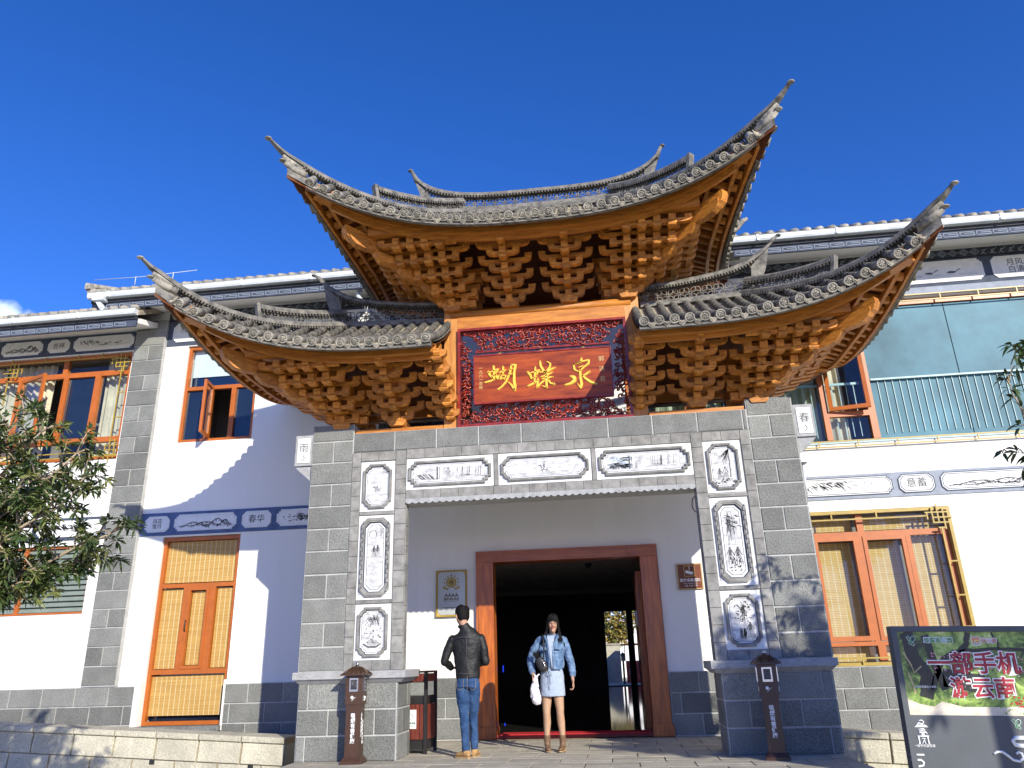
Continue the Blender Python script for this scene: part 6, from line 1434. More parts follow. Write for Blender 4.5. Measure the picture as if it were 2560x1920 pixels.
DRESS=mat('pale_blue_knit',(.36,.42,.50),.9,.05,20,.5,240,spec=.15); BOOT=mat('brown_leather_boot',(.17,.095,.05),.45,.2,14,spec=.45); TAN=mat('tan_suede_shoe',(.42,.25,.10),.8,.15,16,spec=.25); SOLE=mat('rubber_sole',(.36,.24,.12),.8)
def hand(b,wrist,dirv,palmn,L=.17,curl=.5,thumb=1):
    """palm with four unequal bent fingers and a thumb leaving its side"""
    d=Vector(dirv).normalized(); n=Vector(palmn); n=(n-d*n.dot(d)).normalized(); s=d.cross(n)*thumb; w=Vector(wrist)
    loft(b,[(w-d*.03,.024,.019),(w,.027,.018),(w+d*.035,.036,.015),(w+d*.085,.038,.013)],side=s,seg=12)
    for k,(off,l) in enumerate(((.029,.068),(.010,.078),(-.010,.072),(-.028,.056))):
        p=w+d*.082+s*off; q1=p+(d*math.cos(curl*.7)+n*math.sin(curl*.7))*l*.45; q2=q1+(d*math.cos(curl*1.7)+n*math.sin(curl*1.7))*l*.33; q3=q2+(d*math.cos(curl*2.6)+n*math.sin(curl*2.6))*l*.27
        b.tube([p-d*.02,p,q1,q2,q3],[.009,.0095,.0088,.008,.0065],8); b.ball(q3,.0066,8,5)
    p=w+d*.02+s*.026; q1=p+(s*.6+d*.8+n*.25).normalized()*.038; q2=q1+(d+n*.5+s*.1).normalized()*.03; b.tube([p-d*.01-s*.01,p,q1,q2],[.014,.013,.010,.008],8); b.ball(q2,.008,8,5)
def head(b,c,R_,H=.235,fem=False):
    """c chin-to-crown centre; R_ rotation matrix, face towards local -y"""
    def T(v): return Vector(c)+R_@Vector(v)
    hw=.080 if fem else .088; k=H/.235
    def ring(z,rx,ry,y=0): return (T((0,y,z*k)),rx*k,ry*k)
    loft(b,[ring(-.117,.022,.022,-.052),ring(-.105,.038,.040,-.040),ring(-.08,.052,.062,-.022),ring(-.045,hw*.86,.080,-.012),ring(-.005,hw*.96,.092,-.002),ring(.035,hw,.098,.006),ring(.07,hw*.96,.092,.008),ring(.098,hw*.72,.066,.008),ring(.114,hw*.32,.03,.008)],side=R_@Vector((1,0,0)),seg=24)
    # brow, nose, lips, chin, ears
    b.tube([T((-.04,-.082*k,.028*k)),T((0,-.090*k,.030*k)),T((.04,-.082*k,.028*k))],[.008,.009,.008],8)
    b.tube([T((0,-.088*k,.018*k)),T((0,-.102*k,-.008*k)),T((0,-.110*k,-.028*k))],[.006,.0085,.0115],8); b.ball(T((.010,-.098*k,-.031*k)),.007,8,5); b.ball(T((-.010,-.098*k,-.031*k)),.007,8,5)
    b.ball(T((.034,-.070*k,-.028*k)),.022,10,6); b.ball(T((-.034,-.070*k,-.028*k)),.022,10,6)
    b.ball(T((0,-.072*k,-.098*k)),.018,10,6)
    for s in (-1,1):
        P=[T((s*hw*k*.96,.0+.004,(.012)*k)),T((s*(hw*k+.012),.014,.022*k)),T((s*(hw*k+.012),.018,.0*k)),T((s*(hw*k+.004),.006,-.028*k)),T((s*hw*k*.94,-.002,-.022*k))]; b.tube(P,[.006,.008,.009,.007,.005],8)
    return T
# ---------------------------------------------------------------- woman, facing the camera
fx,fy=-.10,.62
w=thing('person','woman in light denim jacket and pale dress standing in front of the doorway','person',(fx,fy,0))
def P(x,y,z): return Vector((x,y,z))
Rh=Matrix.Rotation(R(4),3,'Z')@Matrix.Rotation(R(3),3,'Y')
hc=P(.055,-.015,1.555)
b=MB(); T=head(b,hc,Rh,.228,True)
b.tube([P(.045,.012,1.49),P(.035,.02,1.43),P(.03,.03,1.37)],[.048,.047,.058],16)
loft(b,[(P(.03,.03,1.36),.15,.075),(P(.02,.03,1.28),.16,.09),(P(.02,.02,1.10),.13,.085),(P(.01,.02,.96),.145,.10),(P(0,.02,.86),.165,.115),(P(0,.02,.78),.16,.11)],seg=20)
# legs
for s,x0,x1,yy in ((-1,-.075,-.105,0),(1,.085,.125,.03)):
    b.tube([P(x0,.02,.82),P(x0*1.05,.0,.70),P((x0+x1)/2*1.05,-.01,.50),P((x0+x1)/2+.004*s,-.012,.455),P(x1-.01*s,.018,.34),P(x1,.02,.22),P(x1,.02,.10)],[.092,.083,.058,.054,.056,.043,.035],16)
# arms: her right arm (picture left) bent at the elbow, left arm hanging
RS,RE,RW=P(-.150,.03,1.33),P(-.315,.03,1.10),P(-.265,-.10,.90)
LS,LE,LW=P(.205,.03,1.32),P(.30,.04,1.08),P(.325,-.01,.84)
for a,e,w_ in ((RS,RE,RW),(LS,LE,LW)): b.tube([a,e,w_],[.045,.036,.024],12)
hand(b,RW,(.25,-.15,-1),(.8,-.5,.1),curl=1.15,thumb=1); hand(b,LW,(.06,-.1,-1),(-1,-.2,0),curl=.85,thumb=-1)
fuse('body',b,SKIN,w,.0065,3)
# stockings over the legs
b=MB()
for s,x0,x1 in ((-1,-.075,-.105),(1,.085,.125)):
    b.tube([P(x0,.02,.80),P(x0*1.05,.0,.70),P((x0+x1)/2*1.05,-.01,.50),P((x0+x1)/2+.004*s,-.012,.455),P(x1-.01*s,.018,.34),P(x1,.02,.22),P(x1,.02,.12)],[.094,.085,.060,.056,.058,.045,.037],16)
fuse('stockings',b,SKINL,w,.008,3)
# dress
b=MB(); loft(b,[(P(.035,.02,1.405),.058,.058),(P(.03,.02,1.37),.12,.085),(P(.025,.02,1.30),.155,.10),(P(.02,.01,1.12),.14,.10),(P(.01,.01,1.0),.155,.115),(P(.01,.01,.90),.180,.13),(P(.01,.0,.74),.188,.13),(P(.01,.0,.655),.192,.132)],seg=26)
fuse('dress',b,DRESS,w,.008,3,wr=.006,seed=3,wsc=12)
b=MB(); 
for P_ in ([P(-.02,-.135,1.0),P(-.05,-.145,.93),P(-.03,-.145,.90),P(-.018,-.14,.98)],[P(-.015,-.137,1.0),P(.02,-.145,.93),P(.005,-.145,.90),P(-.012,-.14,.97)],[P(-.018,-.137,1.0),P(-.03,-.145,.84),P(-.02,-.147,.74)],[P(-.014,-.137,1.0),P(.0,-.147,.86),P(-.01,-.147,.80)]): b.tube(P_,.0045,6)
part('drawstring_bow',b,DRESS,w)
# denim jacket, cropped, open
b=MB()
loft(b,[(P(.03,.045,1.415),.085,.06),(P(.03,.035,1.375),.15,.090),(P(.028,.03,1.30),.18,.118),(P(.02,.02,1.15),.180,.126),(P(.02,.02,1.04),.182,.132),(P(.02,.02,.99),.172,.126)],seg=28)
b.tube([RS,RS.lerp(RE,.5)+P(-.015,0,.01),RE,RE.lerp(RW,.55)+P(-.01,0,-.01),RW+P(-.005,.01,.045)],[.070,.068,.062,.052,.040],16); b.ball(RS,.074,14,8); b.ball(RE,.062,14,8)
b.tube([LS,LS.lerp(LE,.5)+P(.008,0,0),LE,LE.lerp(LW,.6)+P(.012,0,0),LW+P(0,.005,.045)],[.070,.064,.058,.052,.038],16); b.ball(LS,.073,14,8); b.ball(LE,.058,14,8)
jk=fuse('denim_jacket',b,DENIM,w,.008,3,wr=.013,seed=9,wsc=15)
# cut the opening in front so the dress shows: separate panel of dress over it
b=MB()
def pan(pts,m,name,th=.006):
    bb=MB(); n=len(pts); vs=[P(*p) for p in pts]+[P(p[0],p[1]+th,p[2]) for p in pts]; bb.add(vs,[tuple(range(n)),tuple(range(2*n-1,n-1,-1))]+[(i,i+n,(i+1)%n+n,(i+1)%n) for i in range(n)],False); return part(name,bb,m,w)
bb=MB(); cols=[]
for i in range(9):
    t=i/8; z=1.40-t*.42; xl=.0+.005*t-.035*(1-t)+.02*t; xr=.075-.04*t+.004; yy=-.112-.038*min(1,t*1.8)+.012*(t>.9)
    cols.append([P(xl,yy,z),P((xl+xr)/2,yy-.006,z),P(xr,yy,z)])
bb.add([p for c in cols for p in c],[(i*3+j,i*3+j+1,(i+1)*3+j+1,(i+1)*3+j) for i in range(8) for j in range(2)],True); part('dress_front',bb,DRESS,w)
b=MB()   # collar, placket, pockets, seams, buttons
b.tube([P(-.075,-.03,1.405),P(-.07,-.085,1.39),P(-.045,-.128,1.33)],[.016,.022,.010],8); b.tube([P(.125,-.03,1.405),P(.125,-.085,1.385),P(.085,-.128,1.33)],[.016,.024,.010],8); b.tube([P(-.075,-.03,1.41),P(-.06,.07,1.43),P(.03,.10,1.435),P(.12,.07,1.43),P(.125,-.03,1.405)],.018,8)
b.tube([P(.075,-.128,1.33),P(.045,-.152,1.15),P(.045,-.150,.985)],.011,6); b.tube([P(-.04,-.128,1.33),P(-.012,-.152,1.15),P(-.005,-.150,1.0)],.009,6)
part('jacket_collar_and_placket',b,DENIM,w)
b=MB()
for q in ((.075,.165,1.25),(-.13,-.045,1.25)):
    b.obox((q[0],-.150+abs(q[0])*.25,q[2]),(q[1],-.15+abs(q[1])*.3,q[2]-.01),.02,.035)
b.obox((.055,-.148,1.005),(.17,-.10,1.0),.02,.04)
part('jacket_pocket_flap',b,DENIM,w)
b=MB()
for k in range(5): b.ball((.055,-.165,1.27-.065*k),(.007,.004,.007),8,5)
part('jacket_button',b,MT['steel'],w)
# face: eyes, brows, lips, glasses
b=MB()
for s in (-1,1): b.ball(T((s*.028,-.083,.006)),(.012,.006,.006),10,6)
part('eye_whites',b,mat('eye_white',(.6,.57,.53),.3),w)
b=MB()
for s in (-1,1): b.ball(T((s*.028,-.0885,.006)),(.0055,.003,.0055),8,5); b.tube([T((s*.015,-.090,.0125)),T((s*.028,-.0915,.0145)),T((s*.041,-.087,.0115))],.0017,5); b.tube([T((s*.014,-.092,.027)),T((s*.03,-.092,.031)),T((s*.043,-.086,.027))],.0024,5)
part('eyes_and_brows',b,HAIR,w)
b=MB(); b.tube([T((-.018,-.088,-.052)),T((-.006,-.0945,-.0485)),T((.006,-.0945,-.0485)),T((.018,-.088,-.052))],[.002,.0045,.0045,.002],6); b.tube([T((-.016,-.088,-.055)),T((0,-.0935,-.060)),T((.016,-.088,-.055))],[.002,.0055,.002],6); part('lips',b,mat('lip_red',(.45,.09,.07),.4),w)
g=MB()
for s in (-1,1):
    Pq=[T((s*.030+.022*math.cos(a),-.100,.002+.0165*math.sin(a))) for a in np.linspace(0,2*PI,15)]; g.tube(Pq,.0014,5); g.tube([T((s*.051,-.098,.008)),T((s*.072,-.03,.012)),T((s*.076,.01,.008))],.0014,4)
g.tube([T((-.008,-.102,.006)),T((0,-.105,.008)),T((.008,-.102,.006))],.0014,5); part('thin_framed_glasses',g,mat('copper_wire',(.40,.2,.12),.35,metal=.8),w)
# long hair with fringe
b=MB()
def hl_(z,rx,ry,y): return (T((0,y,z)),rx,ry)
loft(b,[hl_(.128,.018,.02,.012),hl_(.122,.042,.048,.012),hl_(.105,.067,.078,.010),hl_(.075,.081,.094,.012),hl_(.03,.088,.085,.030),hl_(-.03,.088,.07,.045)],side=Rh@Vector((1,0,0)),seg=22)
b.ball(T((0,.006,.085)),(.079,.092,.047),18,10)
for i in range(34):   # locks down the back and over the shoulders
    a=R(-8)+PI*(i/33)*1.09; x=.083*math.cos(a); y=.02+.075*max(0,math.sin(a)); s=1 if x>0 else -1
    sp=.0+abs(x)/.083
    b.tube([T((x*.8,y*.8,.075)),T((x,y,.02)),T((x*1.08,y,-.05)),T((x*1.3+.010*s,y*1.0,-.13)),T((x*1.6+.02*s,y*.9-.03*sp,-.21)),T((x*1.95+.03*s,y*.8-.06*sp,-.27-.02*math.sin(i*1.7)))],[.018,.018,.017,.015,.011,.004],7)
for s,x1 in ((-1,-.100),(1,.135)):   # front locks
    for q in range(4): b.tube([T((s*.060,-.045+.01*q,.078)),T((s*.078,-.045+.012*q,.0)),T((s*.084,-.035+.012*q,-.06)),T((s*(.09+.008*q),-.03,-.12)),T((s*(.098+.016*q),-.055,-.19)),T((s*(.105+.022*q),-.095,-.26+.01*q))],[.011,.012,.012,.011,.009,.003],7)
for i in range(15): # fringe
    u=-.062+.124*i/14; b.tube([T((u*.4,-.02,.122)),T((u*.75,-.070,.100)),T((u*.95,-.090+abs(u)*.25,.066)),T((u*1.0+.004,-.094+abs(u)*.28,.026+.006*math.sin(i*2.1)-.014*(abs(u)/.062)**2))],[.012,.012,.010,.004],7)
fuse('long_black_hair',b,HAIR,w,.0042,3)
# ankle boots
for s,x1,rz in ((-1,-.105,12),(1,.125,-14)):
    b=MB(); Rz=Matrix.Rotation(R(rz),3,'Z'); F=lambda x,y,z: P(x1,.02,0)+Rz@Vector((x,y,z))
    b.tube([F(0,0,.195),F(0,0,.13),F(0,-.005,.07)],[.049,.047,.046],16); loft(b,[(F(0,.052,.055),.030,.035),(F(0,.02,.062),.038,.048),(F(0,-.04,.052),.040,.036),(F(0,-.10,.040),.041,.026),(F(0,-.145,.034),.030,.018),(F(0,-.16,.032),.012,.010)],side=Rz@Vector((1,0,0)),seg=16)
    o=fuse('ankle_boot',b,BOOT,w,.006,2)
    b=MB(); pts=[(-.038,.05),(-.042,0),(-.044,-.08),(-.032,-.15),(0,-.172),(.032,-.15),(.044,-.08),(.042,0),(.038,.05),(0,.062)]; q=[tuple(F(x,y,0))[:2] for x,y in pts]; b.prism(q,.006,.02,'z'); q=[tuple(F(x,y,0))[:2] for x,y in [(-.036,.05),(-.036,.0),(.036,.0),(.036,.05),(0,.06)]]; b.prism(q,.0,.03,'z'); part('boot_sole',b,SOLE,o)
    b=MB(); b.tube([F(.05,.02,.125),F(.0,-.052,.125),F(-.05,.02,.125)],.006,6); b.box(*sorted((F(.045*(-s),0,0).x-.006,F(.045*(-s),0,0).x+.006)),.0,.02,.11,.14); part('boot_strap',b,BOOT,o)
# handbag and carrier bag: things she holds
w.scale=(.86,.95,1)
hb=thing('shoulder_bag','small black shoulder bag with a fluffy charm tucked under the woman\'s arm','handbag',(fx-.115,fy-.14,1.06))
b=MB(); loft(b,[(Vector((-.04,0,.07)),.035,.025),(Vector((-.025,0,.04)),.055,.035),(Vector((0,0,-.01)),.066,.04),(Vector((.03,0,-.06)),.062,.04),(Vector((.045,0,-.10)),.04,.025)],seg=16); fuse('bag_body',b,MT['blackmetal'],hb,.006,2)
b=MB(); rng=random.Random(5)
for k in range(9): a=R(60+14*k); b.tube([(-.05,0,.05),(-.05+.04*math.cos(a),-.01,.05+.05),(-.07+.09*math.cos(a)+.006*k,-.01,.05+.06+.05*math.sin(a)*(1+.3*(k%2)))],[.012,.010,.002],6)
part('fluffy_charm',b,HAIR,hb)
b=MB(); b.tube([(.03,-.05,-.07),(.05,-.055,-.02),(.02,-.055,.02),(.05,-.055,-.05),(.0,-.055,-.06)],.005,5); b.tube([(.0,-.05,.05),(.03,-.055,.02)],.004,5); part('metal_chain',b,MT['steel'],hb)
b=MB(); b.tube([(.03,-.02,.06),(.045,-.0,.18),(.035,.015,.27),(.03,.06,.335),(.02,.13,.36)],.009,6); part('shoulder_strap',b,MT['blackmetal'],hb)
pb=thing('plastic_bag','white thin plastic carrier bag hanging from the woman\'s right hand','bag',(fx-.205,fy-.125,.80))
PBM=bpy.data.materials.new('thin_white_plastic'); PBM.use_nodes=True; q=PBM.node_tree.nodes['Principled BSDF']; q.inputs['Base Color'].default_value=(.78,.72,.74,1); q.inputs['Roughness'].default_value=.35; q.inputs['Alpha'].default_value=.86
b=MB(); loft(b,[(Vector((.01,0,.10)),.02,.016),(Vector((.0,0,.05)),.035,.025),(Vector((-.01,0,-.04)),.055,.04),(Vector((0,0,-.13)),.066,.05),(Vector((.02,0,-.20)),.06,.045),(Vector((.03,0,-.235)),.03,.025)],seg=20)
for s in (-1,1): b.tube([Vector((.01,0,.09)),Vector((.02+.03*s,-.01,.13)),Vector((.04+.03*s,-.015,.12))],[.012,.014,.006],6)
fuse('bag_film',b,PBM,pb,.006,1,wr=.010,seed=2,wsc=34)
b=MB(); b.ball((0,0,-.15),(.045,.033,.05),12,8); b.ball((.03,.0,-.19),(.03,.025,.03),12,8); part('bag_contents',b,mat('pinkish_fruit',(.6,.3,.2),.5),pb)

# ---------------------------------------------------------------- man, seen from behind
mx_,my_=-1.13,.05
m=thing('person','man in a black leather jacket and blue jeans seen from behind, looking down','person',(mx_,my_,0))
hc=P(-.06,.0,1.655); Rm=Matrix.Rotation(R(180+38),3,'Z')@Matrix.Rotation(R(16),3,'X')
b=MB(); T=head(b,hc,Rm,.262)
b.tube([P(-.05,-.015,1.60),P(-.03,-.035,1.54),P(-.01,-.03,1.47)],[.062,.062,.070],16)
loft(b,[(P(0,-.02,1.44),.13,.06),(P(0,-.01,1.32),.17,.09),(P(.01,0,1.1),.15,.10),(P(.02,0,.95),.145,.10),(P(.02,0,.85),.15,.10)],seg=20)
LS,LE,LW=P(-.205,-.01,1.38),P(-.325,-.02,1.12),P(-.235,.13,1.035)   # his left arm, picture left
RS,RE,RW=P(.215,.0,1.38),P(.285,.0,1.11),P(.10,.26,1.08)
for a,e,w_ in ((LS,LE,LW),(RS,RE,RW)): b.tube([a,e,w_],[.05,.04,.028],12)
hand(b,LW,(.8,.6,.1),(.1,.1,-1),curl=.9,thumb=1); hand(b,RW,(-.85,.5,.1),(0,.1,-1),curl=.9,thumb=-1)
b.tube([P(-.065,-.0,.86),P(-.060,.0,.70),P(-.045,.0,.50),P(-.03,-.01,.42),P(-.02,-.02,.25),P(-.01,-.025,.09)],[.075,.070,.048,.045,.042,.036],14); b.tube([P(.105,.0,.86),P(.100,.04,.70),P(.085,.09,.50),P(.085,.10,.42),P(.085,.11,.25),P(.085,.115,.09)],[.072,.068,.046,.043,.040,.036],14)
fuse('body',b,SKIN,m,.007,3)
# short hair
Th=lambda v:T(Vector(v)*1.11)
b=MB(); k=1.0
loft(b,[(Th((0,.022,.130)),0.032,0.033),(Th((0,.012,.118)),0.071,0.075),(Th((0,.010,.092)),0.100,0.110),(Th((0,.016,.055)),0.108,0.117),(Th((0,.026,.03)),0.106,0.101),(Th((0,.034,.0)),0.099,0.086),(Th((0,.040,-.035)),0.086,0.070),(Th((0,.046,-.062)),0.065,0.055)],side=Rm@Vector((1,0,0)),seg=22); fuse('short_black_hair',b,HAIR,m,.0055,1,wr=.003,seed=4,wsc=60)
# jacket
b=MB()
loft(b,[(P(-.035,-.025,1.548),.074,.070),(P(-.02,-.028,1.515),.080,.074),(P(-.005,-.02,1.475),.135,.085),(P(0,-.015,1.43),.205,.105),(P(.0,-.01,1.33),.222,.126),(P(.01,0,1.15),.195,.130),(P(.015,0,1.02),.180,.130),(P(.02,0,.925),.176,.132),(P(.02,0,.905),.172,.128)],seg=28)
b.tube([LS,LS.lerp(LE,.5)+P(-.012,0,.0),LE,LE.lerp(LW,.5),LW+P(-.01,-.01,0)],[.068,.066,.062,.054,.042],16); b.ball(LS-P(0,0,.012),.070,14,8); b.ball(LE,.062,14,8)
b.tube([RS,RS.lerp(RE,.5)+P(.01,0,0),RE,RE.lerp(RW,.5),RW],[.068,.066,.062,.054,.042],16); b.ball(RS-P(0,0,.012),.070,14,8); b.ball(RE,.062,14,8)
b.tube([P(-.04+.068*math.cos(a),-.02+.068*math.sin(a),1.535) for a in np.linspace(0,2*PI,17)],.02,8); fuse('leather_jacket',b,JACK,m,.008,3,wr=.006,seed=21,wsc=13)
SEAM=mat('grey_topstitch',(.07,.07,.07),.6)
b=MB(); b.tube([P(-.17,-.115,1.385),P(-.05,-.147,1.40),P(.06,-.147,1.395),P(.17,-.118,1.375)],.003,5); b.tube([P(.03,-.150,1.395),P(.03,-.143,1.2),P(.035,-.139,.98)],.003,5); b.tube([P(-.14,-.085,.975),P(-.05,-.128,.972),P(.06,-.136,.968),P(.17,-.09,.965)],.003,5); b.tube([P(-.215,-.06,1.40),P(-.235,-.07,1.25),P(-.30,-.075,1.12)],.003,5); part('jacket_stitching',b,SEAM,m)
# jeans
b=MB(); loft(b,[(P(.02,0,.965),.158,.115),(P(.02,-.005,.88),.172,.128),(P(.015,-.008,.80),.172,.128)],seg=24)
b.tube([P(-.065,-.0,.86),P(-.060,.0,.70),P(-.045,.0,.50),P(-.03,-.01,.42),P(-.02,-.02,.25),P(-.01,-.025,.09)],[.098,.096,.070,.066,.060,.056],18)
b.tube([P(.105,.0,.86),P(.100,.04,.70),P(.085,.09,.50),P(.085,.10,.42),P(.085,.11,.25),P(.085,.115,.09)],[.094,.090,.066,.062,.056,.052],18)
fuse('jeans',b,JEANS,m,.008,3,wr=.011,seed=31,wsc=11)
b=MB()
for x0,x1 in ((-.13,-.02),(.07,.155)): b.tube([P(x0,-.125+abs(x0)*.3,.90),P(x0+.005,-.137+abs(x0)*.25,.80),P((x0+x1)/2,-.142,.775),P(x1,-.140,.80),P(x1,-.135,.90)],.0028,5)
b.tube([P(.035,-.132,.93),P(.035,-.135,.80),P(.03,-.12,.74)],.003,5); part('jeans_stitching',b,mat('tan_thread',(.25,.2,.15),.7),m)
for x1,y1,rz in ((-.01,-.025,58),(.085,.115,-6)):
    Rz=Matrix.Rotation(R(180+rz if rz<-20 else 180+rz),3,'Z'); Rz=Matrix.Rotation(R(rz),3,'Z'); F=lambda x,y,z: P(x1,y1,0)+Rz@Vector((x,-y,z))
    b=MB(); b.tube([F(0,.0,.11),F(0,-.0,.06)],[.046,.046],14); loft(b,[(F(0,.06,.055),.032,.034),(F(0,.02,.060),.040,.046),(F(0,-.05,.052),.042,.034),(F(0,-.12,.044),.046,.028),(F(0,-.17,.038),.040,.022),(F(0,-.195,.034),.018,.014)],side=Rz@Vector((1,0,0)),seg=16); o=fuse('suede_shoe',b,TAN,m,.006,2)
    b=MB(); pts=[(-.038,.07),(-.044,0),(-.050,-.1),(-.046,-.17),(-.02,-.207),(.02,-.207),(.046,-.17),(.050,-.1),(.044,0),(.038,.07),(0,.085)]; q=[tuple(F(x,y,0))[:2] for x,y in pts]; b.prism(q,.0,.022,'z'); part('shoe_sole',b,SOLE,o)
    b=MB()
    for k in range(4): b.tube([F(-.02,-.03-.022*k,.088-.007*k),F(.02,-.04-.022*k,.088-.007*k)],.0035,5)
    part('shoe_lace',b,SOLE,o)
m.scale=(.86,.95,1)
# ============================================================ trees
def leaf_mesh_add(b,p,d,L,w,droop,rng):
    d=d.normalized(); s=d.cross(Vector((0,0,1)))
    if s.length<.01: s=Vector((1,0,0))
    s.normalize(); u=s.cross(d)
    a=rng.uniform(-.9,.9); s,u=s*math.cos(a)+u*math.sin(a),u*math.cos(a)-s*math.sin(a)
    m1=p+d*L*.35+u*L*.03; m2=p+d*L*.7+Vector((0,0,-droop*L*.25)); t=p+d*L+Vector((0,0,-droop*L*.6))
    k=w/2
    b.add([p,m1+s*k-u*k*.35,m1,m1-s*k-u*k*.35,m2+s*k*.8-u*k*.25,m2,m2-s*k*.8-u*k*.25,t],[(0,1,2),(0,2,3),(1,4,5,2),(2,5,6,3),(4,7,5),(5,7,6)])
def grow(name,label,cat,base,branches,leafL,leafW,seed,nleaf=9,twigs=6,twiglen=(.25,.5),mats=('leaf','leaf2'),group=None,droop=.6,trunk=None,gate_fn=None):
    rng=random.Random(seed); t=thing(name,label,cat,base,group=group); B0=Vector(base)
    tr=MB(); lv=[MB(),MB()]; tw=MB()
    if trunk: tr.tube([Vector(q)-B0 for q in trunk[0]],trunk[1],10)
    for pts,r0 in branches:
        P_=[Vector(q)-B0 for q in pts]; n=len(P_)
        Q=[]
        for i in range(n-1):
            for k in range(4): Q.append(P_[i].lerp(P_[i+1],k/4)+Vector([rng.uniform(-.02,.02) for _ in range(3)]))
        Q.append(P_[-1]); N_=len(Q); tr.tube(Q,[r0*(1-.8*i/(N_-1)) for i in range(N_)],7)
        for i in range(2,N_):
            fr=i/(N_-1)
            for _ in range(twigs if fr>.25 else 1):
                d=(Q[min(i,N_-1)]-Q[i-1]).normalized(); d2=(d*.7+Vector((rng.gauss(0,.75),rng.gauss(0,.75),rng.gauss(.15,.6)))).normalized(); L=rng.uniform(*twiglen)*(1-.3*fr)
                e=Q[i]+d2*L; mid=Q[i]+d2*L*.5+Vector((0,0,.03)); 
                if gate_fn and not gate_fn(e+B0,rng): continue
                tw.tube([Q[i],mid,e],[.009*max(r0/.04,.7),.007,.004],5)
                for q,cn in ((e,nleaf),(mid.lerp(e,.45),nleaf//2),(mid,nleaf//3)):
                    w_=lv[1 if rng.random()<.35 else 0]
                    for _ in range(cn):
                        dd=(d2*.55+Vector((rng.gauss(0,.6),rng.gauss(0,.6),rng.gauss(-.05,.45)))).normalized(); leaf_mesh_add(w_,q+dd*.01,dd,leafL*rng.uniform(.65,1.2),leafW*rng.uniform(.8,1.15),droop*rng.uniform(.3,1.2),rng)
    part('trunk',tr,MT['bark'],t); o=part('twigs',tw,MT['bark'],t); o['kind']='stuff'
    for k in (0,1):
        if lv[k].v: o=part('crown',lv[k],MT[mats[k]],t); o['kind']='stuff'
    return t
T0=(-5.7,-4.1,-.45)
br=[]
def near(q): return (.704+(q[0]-.704)*.68,-4.05+(q[1]+1.1)*.8,1.084+(q[2]-1.084)*.68)
def fan(root,ends,r,seed):
    rng=random.Random(seed)
    for e in ends:
        root_,e_=Vector(root),Vector(e); m1=root_.lerp(e_,.33)+Vector((0,rng.uniform(-.15,.15),-.08)); m2=root_.lerp(e_,.66)+Vector((0,rng.uniform(-.15,.15),-.03)); br.append(([root_,m1,m2,e_],r))
fan((-8.3,-1.2,1.7),[(-5.45,-1.0,2.75),(-5.75,-1.35,3.15),(-5.9,-.7,2.5)],.045,1)
fan((-8.3,-1.2,1.9),[(-5.95,-1.0,3.5),(-6.15,-1.5,3.35),(-6.3,-.8,3.9),(-6.6,-1.2,3.1)],.05,2)
fan((-8.3,-1.1,2.0),[(-6.7,-1.0,4.15),(-7.0,-1.6,4.35),(-7.3,-.7,4.55),(-7.6,-1.2,4.3),(-7.0,-.6,3.6),(-7.7,-1.7,3.9),(-8.2,-1,4.4)],.05,3)
fan((-8.3,-1.2,1.5),[(-6.35,-1.0,2.22),(-6.8,-1.5,2.25),(-7.2,-.8,2.05),(-7.6,-1.4,2.1)],.04,4)
fan((-8.5,-1.2,2.2),[(-9.3,-1,4.2),(-9.8,-1.4,3.4),(-10,-.8,2.6),(-8.9,-2.0,3.8),(-9,-.4,3.4)],.05,5)
br=[([near(q) for q in pts],r*.75) for pts,r in br]
grow('leafy_tree','dark evergreen tree with long narrow leaves spreading in from the left edge','tree',T0,br,.095,.023,77,nleaf=13,twigs=5,twiglen=(.14,.34),trunk=([(-5.7,-4.1,-.45),(-5.65,-4.1,.4),(-5.55,-4.1,1.1),near((-8.3,-1.2,2.0)),near((-8.4,-1.2,2.8))],[.09,.08,.07,.06,.04]))
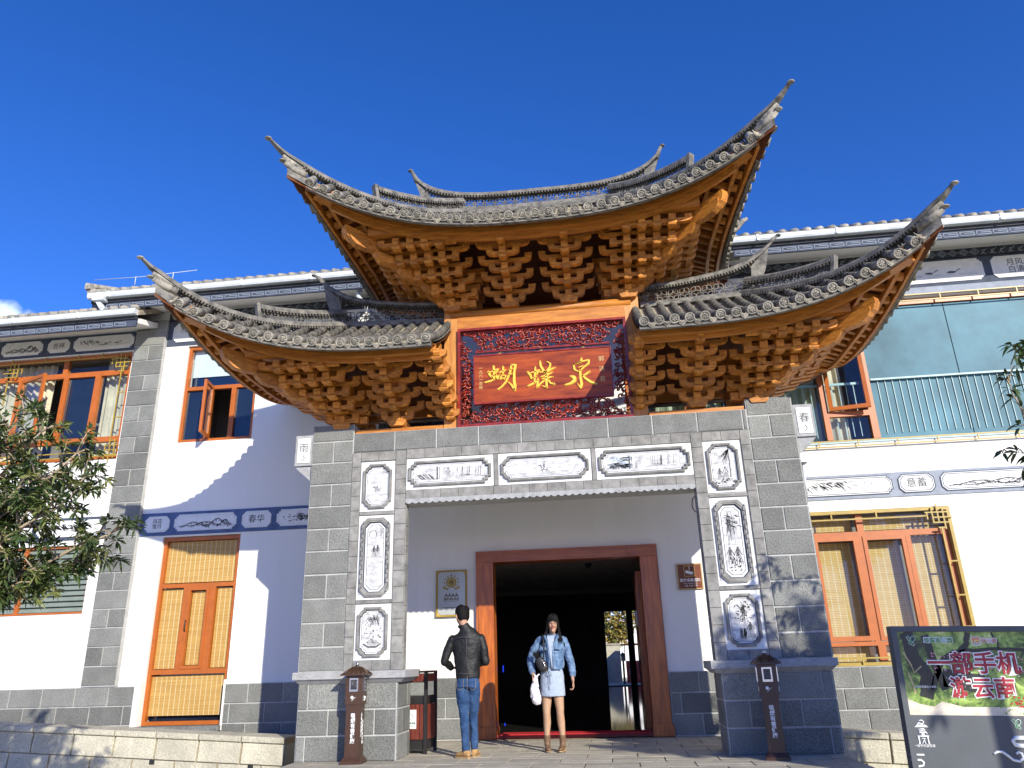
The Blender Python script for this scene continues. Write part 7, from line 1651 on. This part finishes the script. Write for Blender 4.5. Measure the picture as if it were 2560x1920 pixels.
# slender tree entering from the right edge
br=[([(5.9,-3,2.3),(5.3,-3.0,2.45),(4.75,-3.05,2.60),(4.32,-3,2.72)],.016),([(5.9,-3,2.1),(5.3,-2.9,2.3),(4.75,-2.9,2.42),(4.42,-3,2.52)],.016),([(5.2,-3,2.2),(4.85,-3,2.55),(4.55,-3,2.95),(4.48,-3,3.32),(4.60,-3,3.62)],.012),([(5.9,-3,3.0),(5.3,-3,3.4),(4.9,-3.1,3.55),(4.66,-3,3.7)],.014),([(5.9,-3,2.8),(5.2,-3.1,3.0),(4.8,-3,3.05)],.014)]
grow('slender_tree','thin bare twigged young tree reaching in from the right edge over the notice board','tree',(6.1,-3,-.45),br,.12,.036,5,nleaf=4,twigs=1,twiglen=(.05,.12),mats=('leaf','leaf'),droop=1.0,trunk=([(6.1,-3,-.45),(6.05,-3,1),(5.95,-3,2.2),(5.9,-3,3.2)],[.04,.035,.03,.02]))
# tree beside the photographer whose shade falls on the right pier
br=[]
fan((7.4,-7.0,3.5),[(6.2,-7.3,4.2),(6.5,-6.5,4.5),(7.0,-7.4,4.7),(7.6,-6.6,4.9),(8.2,-7.2,4.7),(8.6,-6.8,4.3),(6.9,-6.9,4.2),(7.9,-7.3,4.3),(8.4,-7,4.0),(6.2,-7.0,4.0),(6.5,-7.6,4.1),(7.4,-6.3,4.2),(7.2,-7.8,4.3),(8.0,-6.5,4.0)],.05,9)
grow('shade_tree','leafy tree beside the forecourt that shades the right pier','tree',(7.4,-7,-.45),br,.13,.05,15,nleaf=10,twigs=6,twiglen=(.25,.5),trunk=([(7.4,-7,-.45),(7.4,-7,1),(7.4,-7,2.4),(7.4,-7,3.6)],[.13,.11,.09,.07]))
# yard tree beyond the back doorway
br=[]
fan((.3,33,1.2),[(1.0,32.6,3.1),(1.5,33,3.6),(.6,32.6,3.8),(2.2,33,3.3),(-.3,33,3.3),(1.3,33,2.6),(2.6,33,4.2)],.08,14)
grow('yard_tree','yellow green tree in the yard seen through the back doorway','tree',(.3,33,0),br,.2,.12,16,nleaf=8,twigs=5,twiglen=(.3,.6),mats=('yleaf','leaf2') if MT.setdefault('yleaf',mat('yellow_leaf',(.30,.22,.05),.5,.4,3)) else None,trunk=([(.3,33,0),(.35,33,1.3)],[.16,.12]))
b=MB(); b.box(-14,16,0,.3,0,3.2); o=part('yard_building',b,MT['plaster'],None,loc=(0,40,0)); o['label']='pale building at the far end of the yard behind the doorway'; o['category']='building'
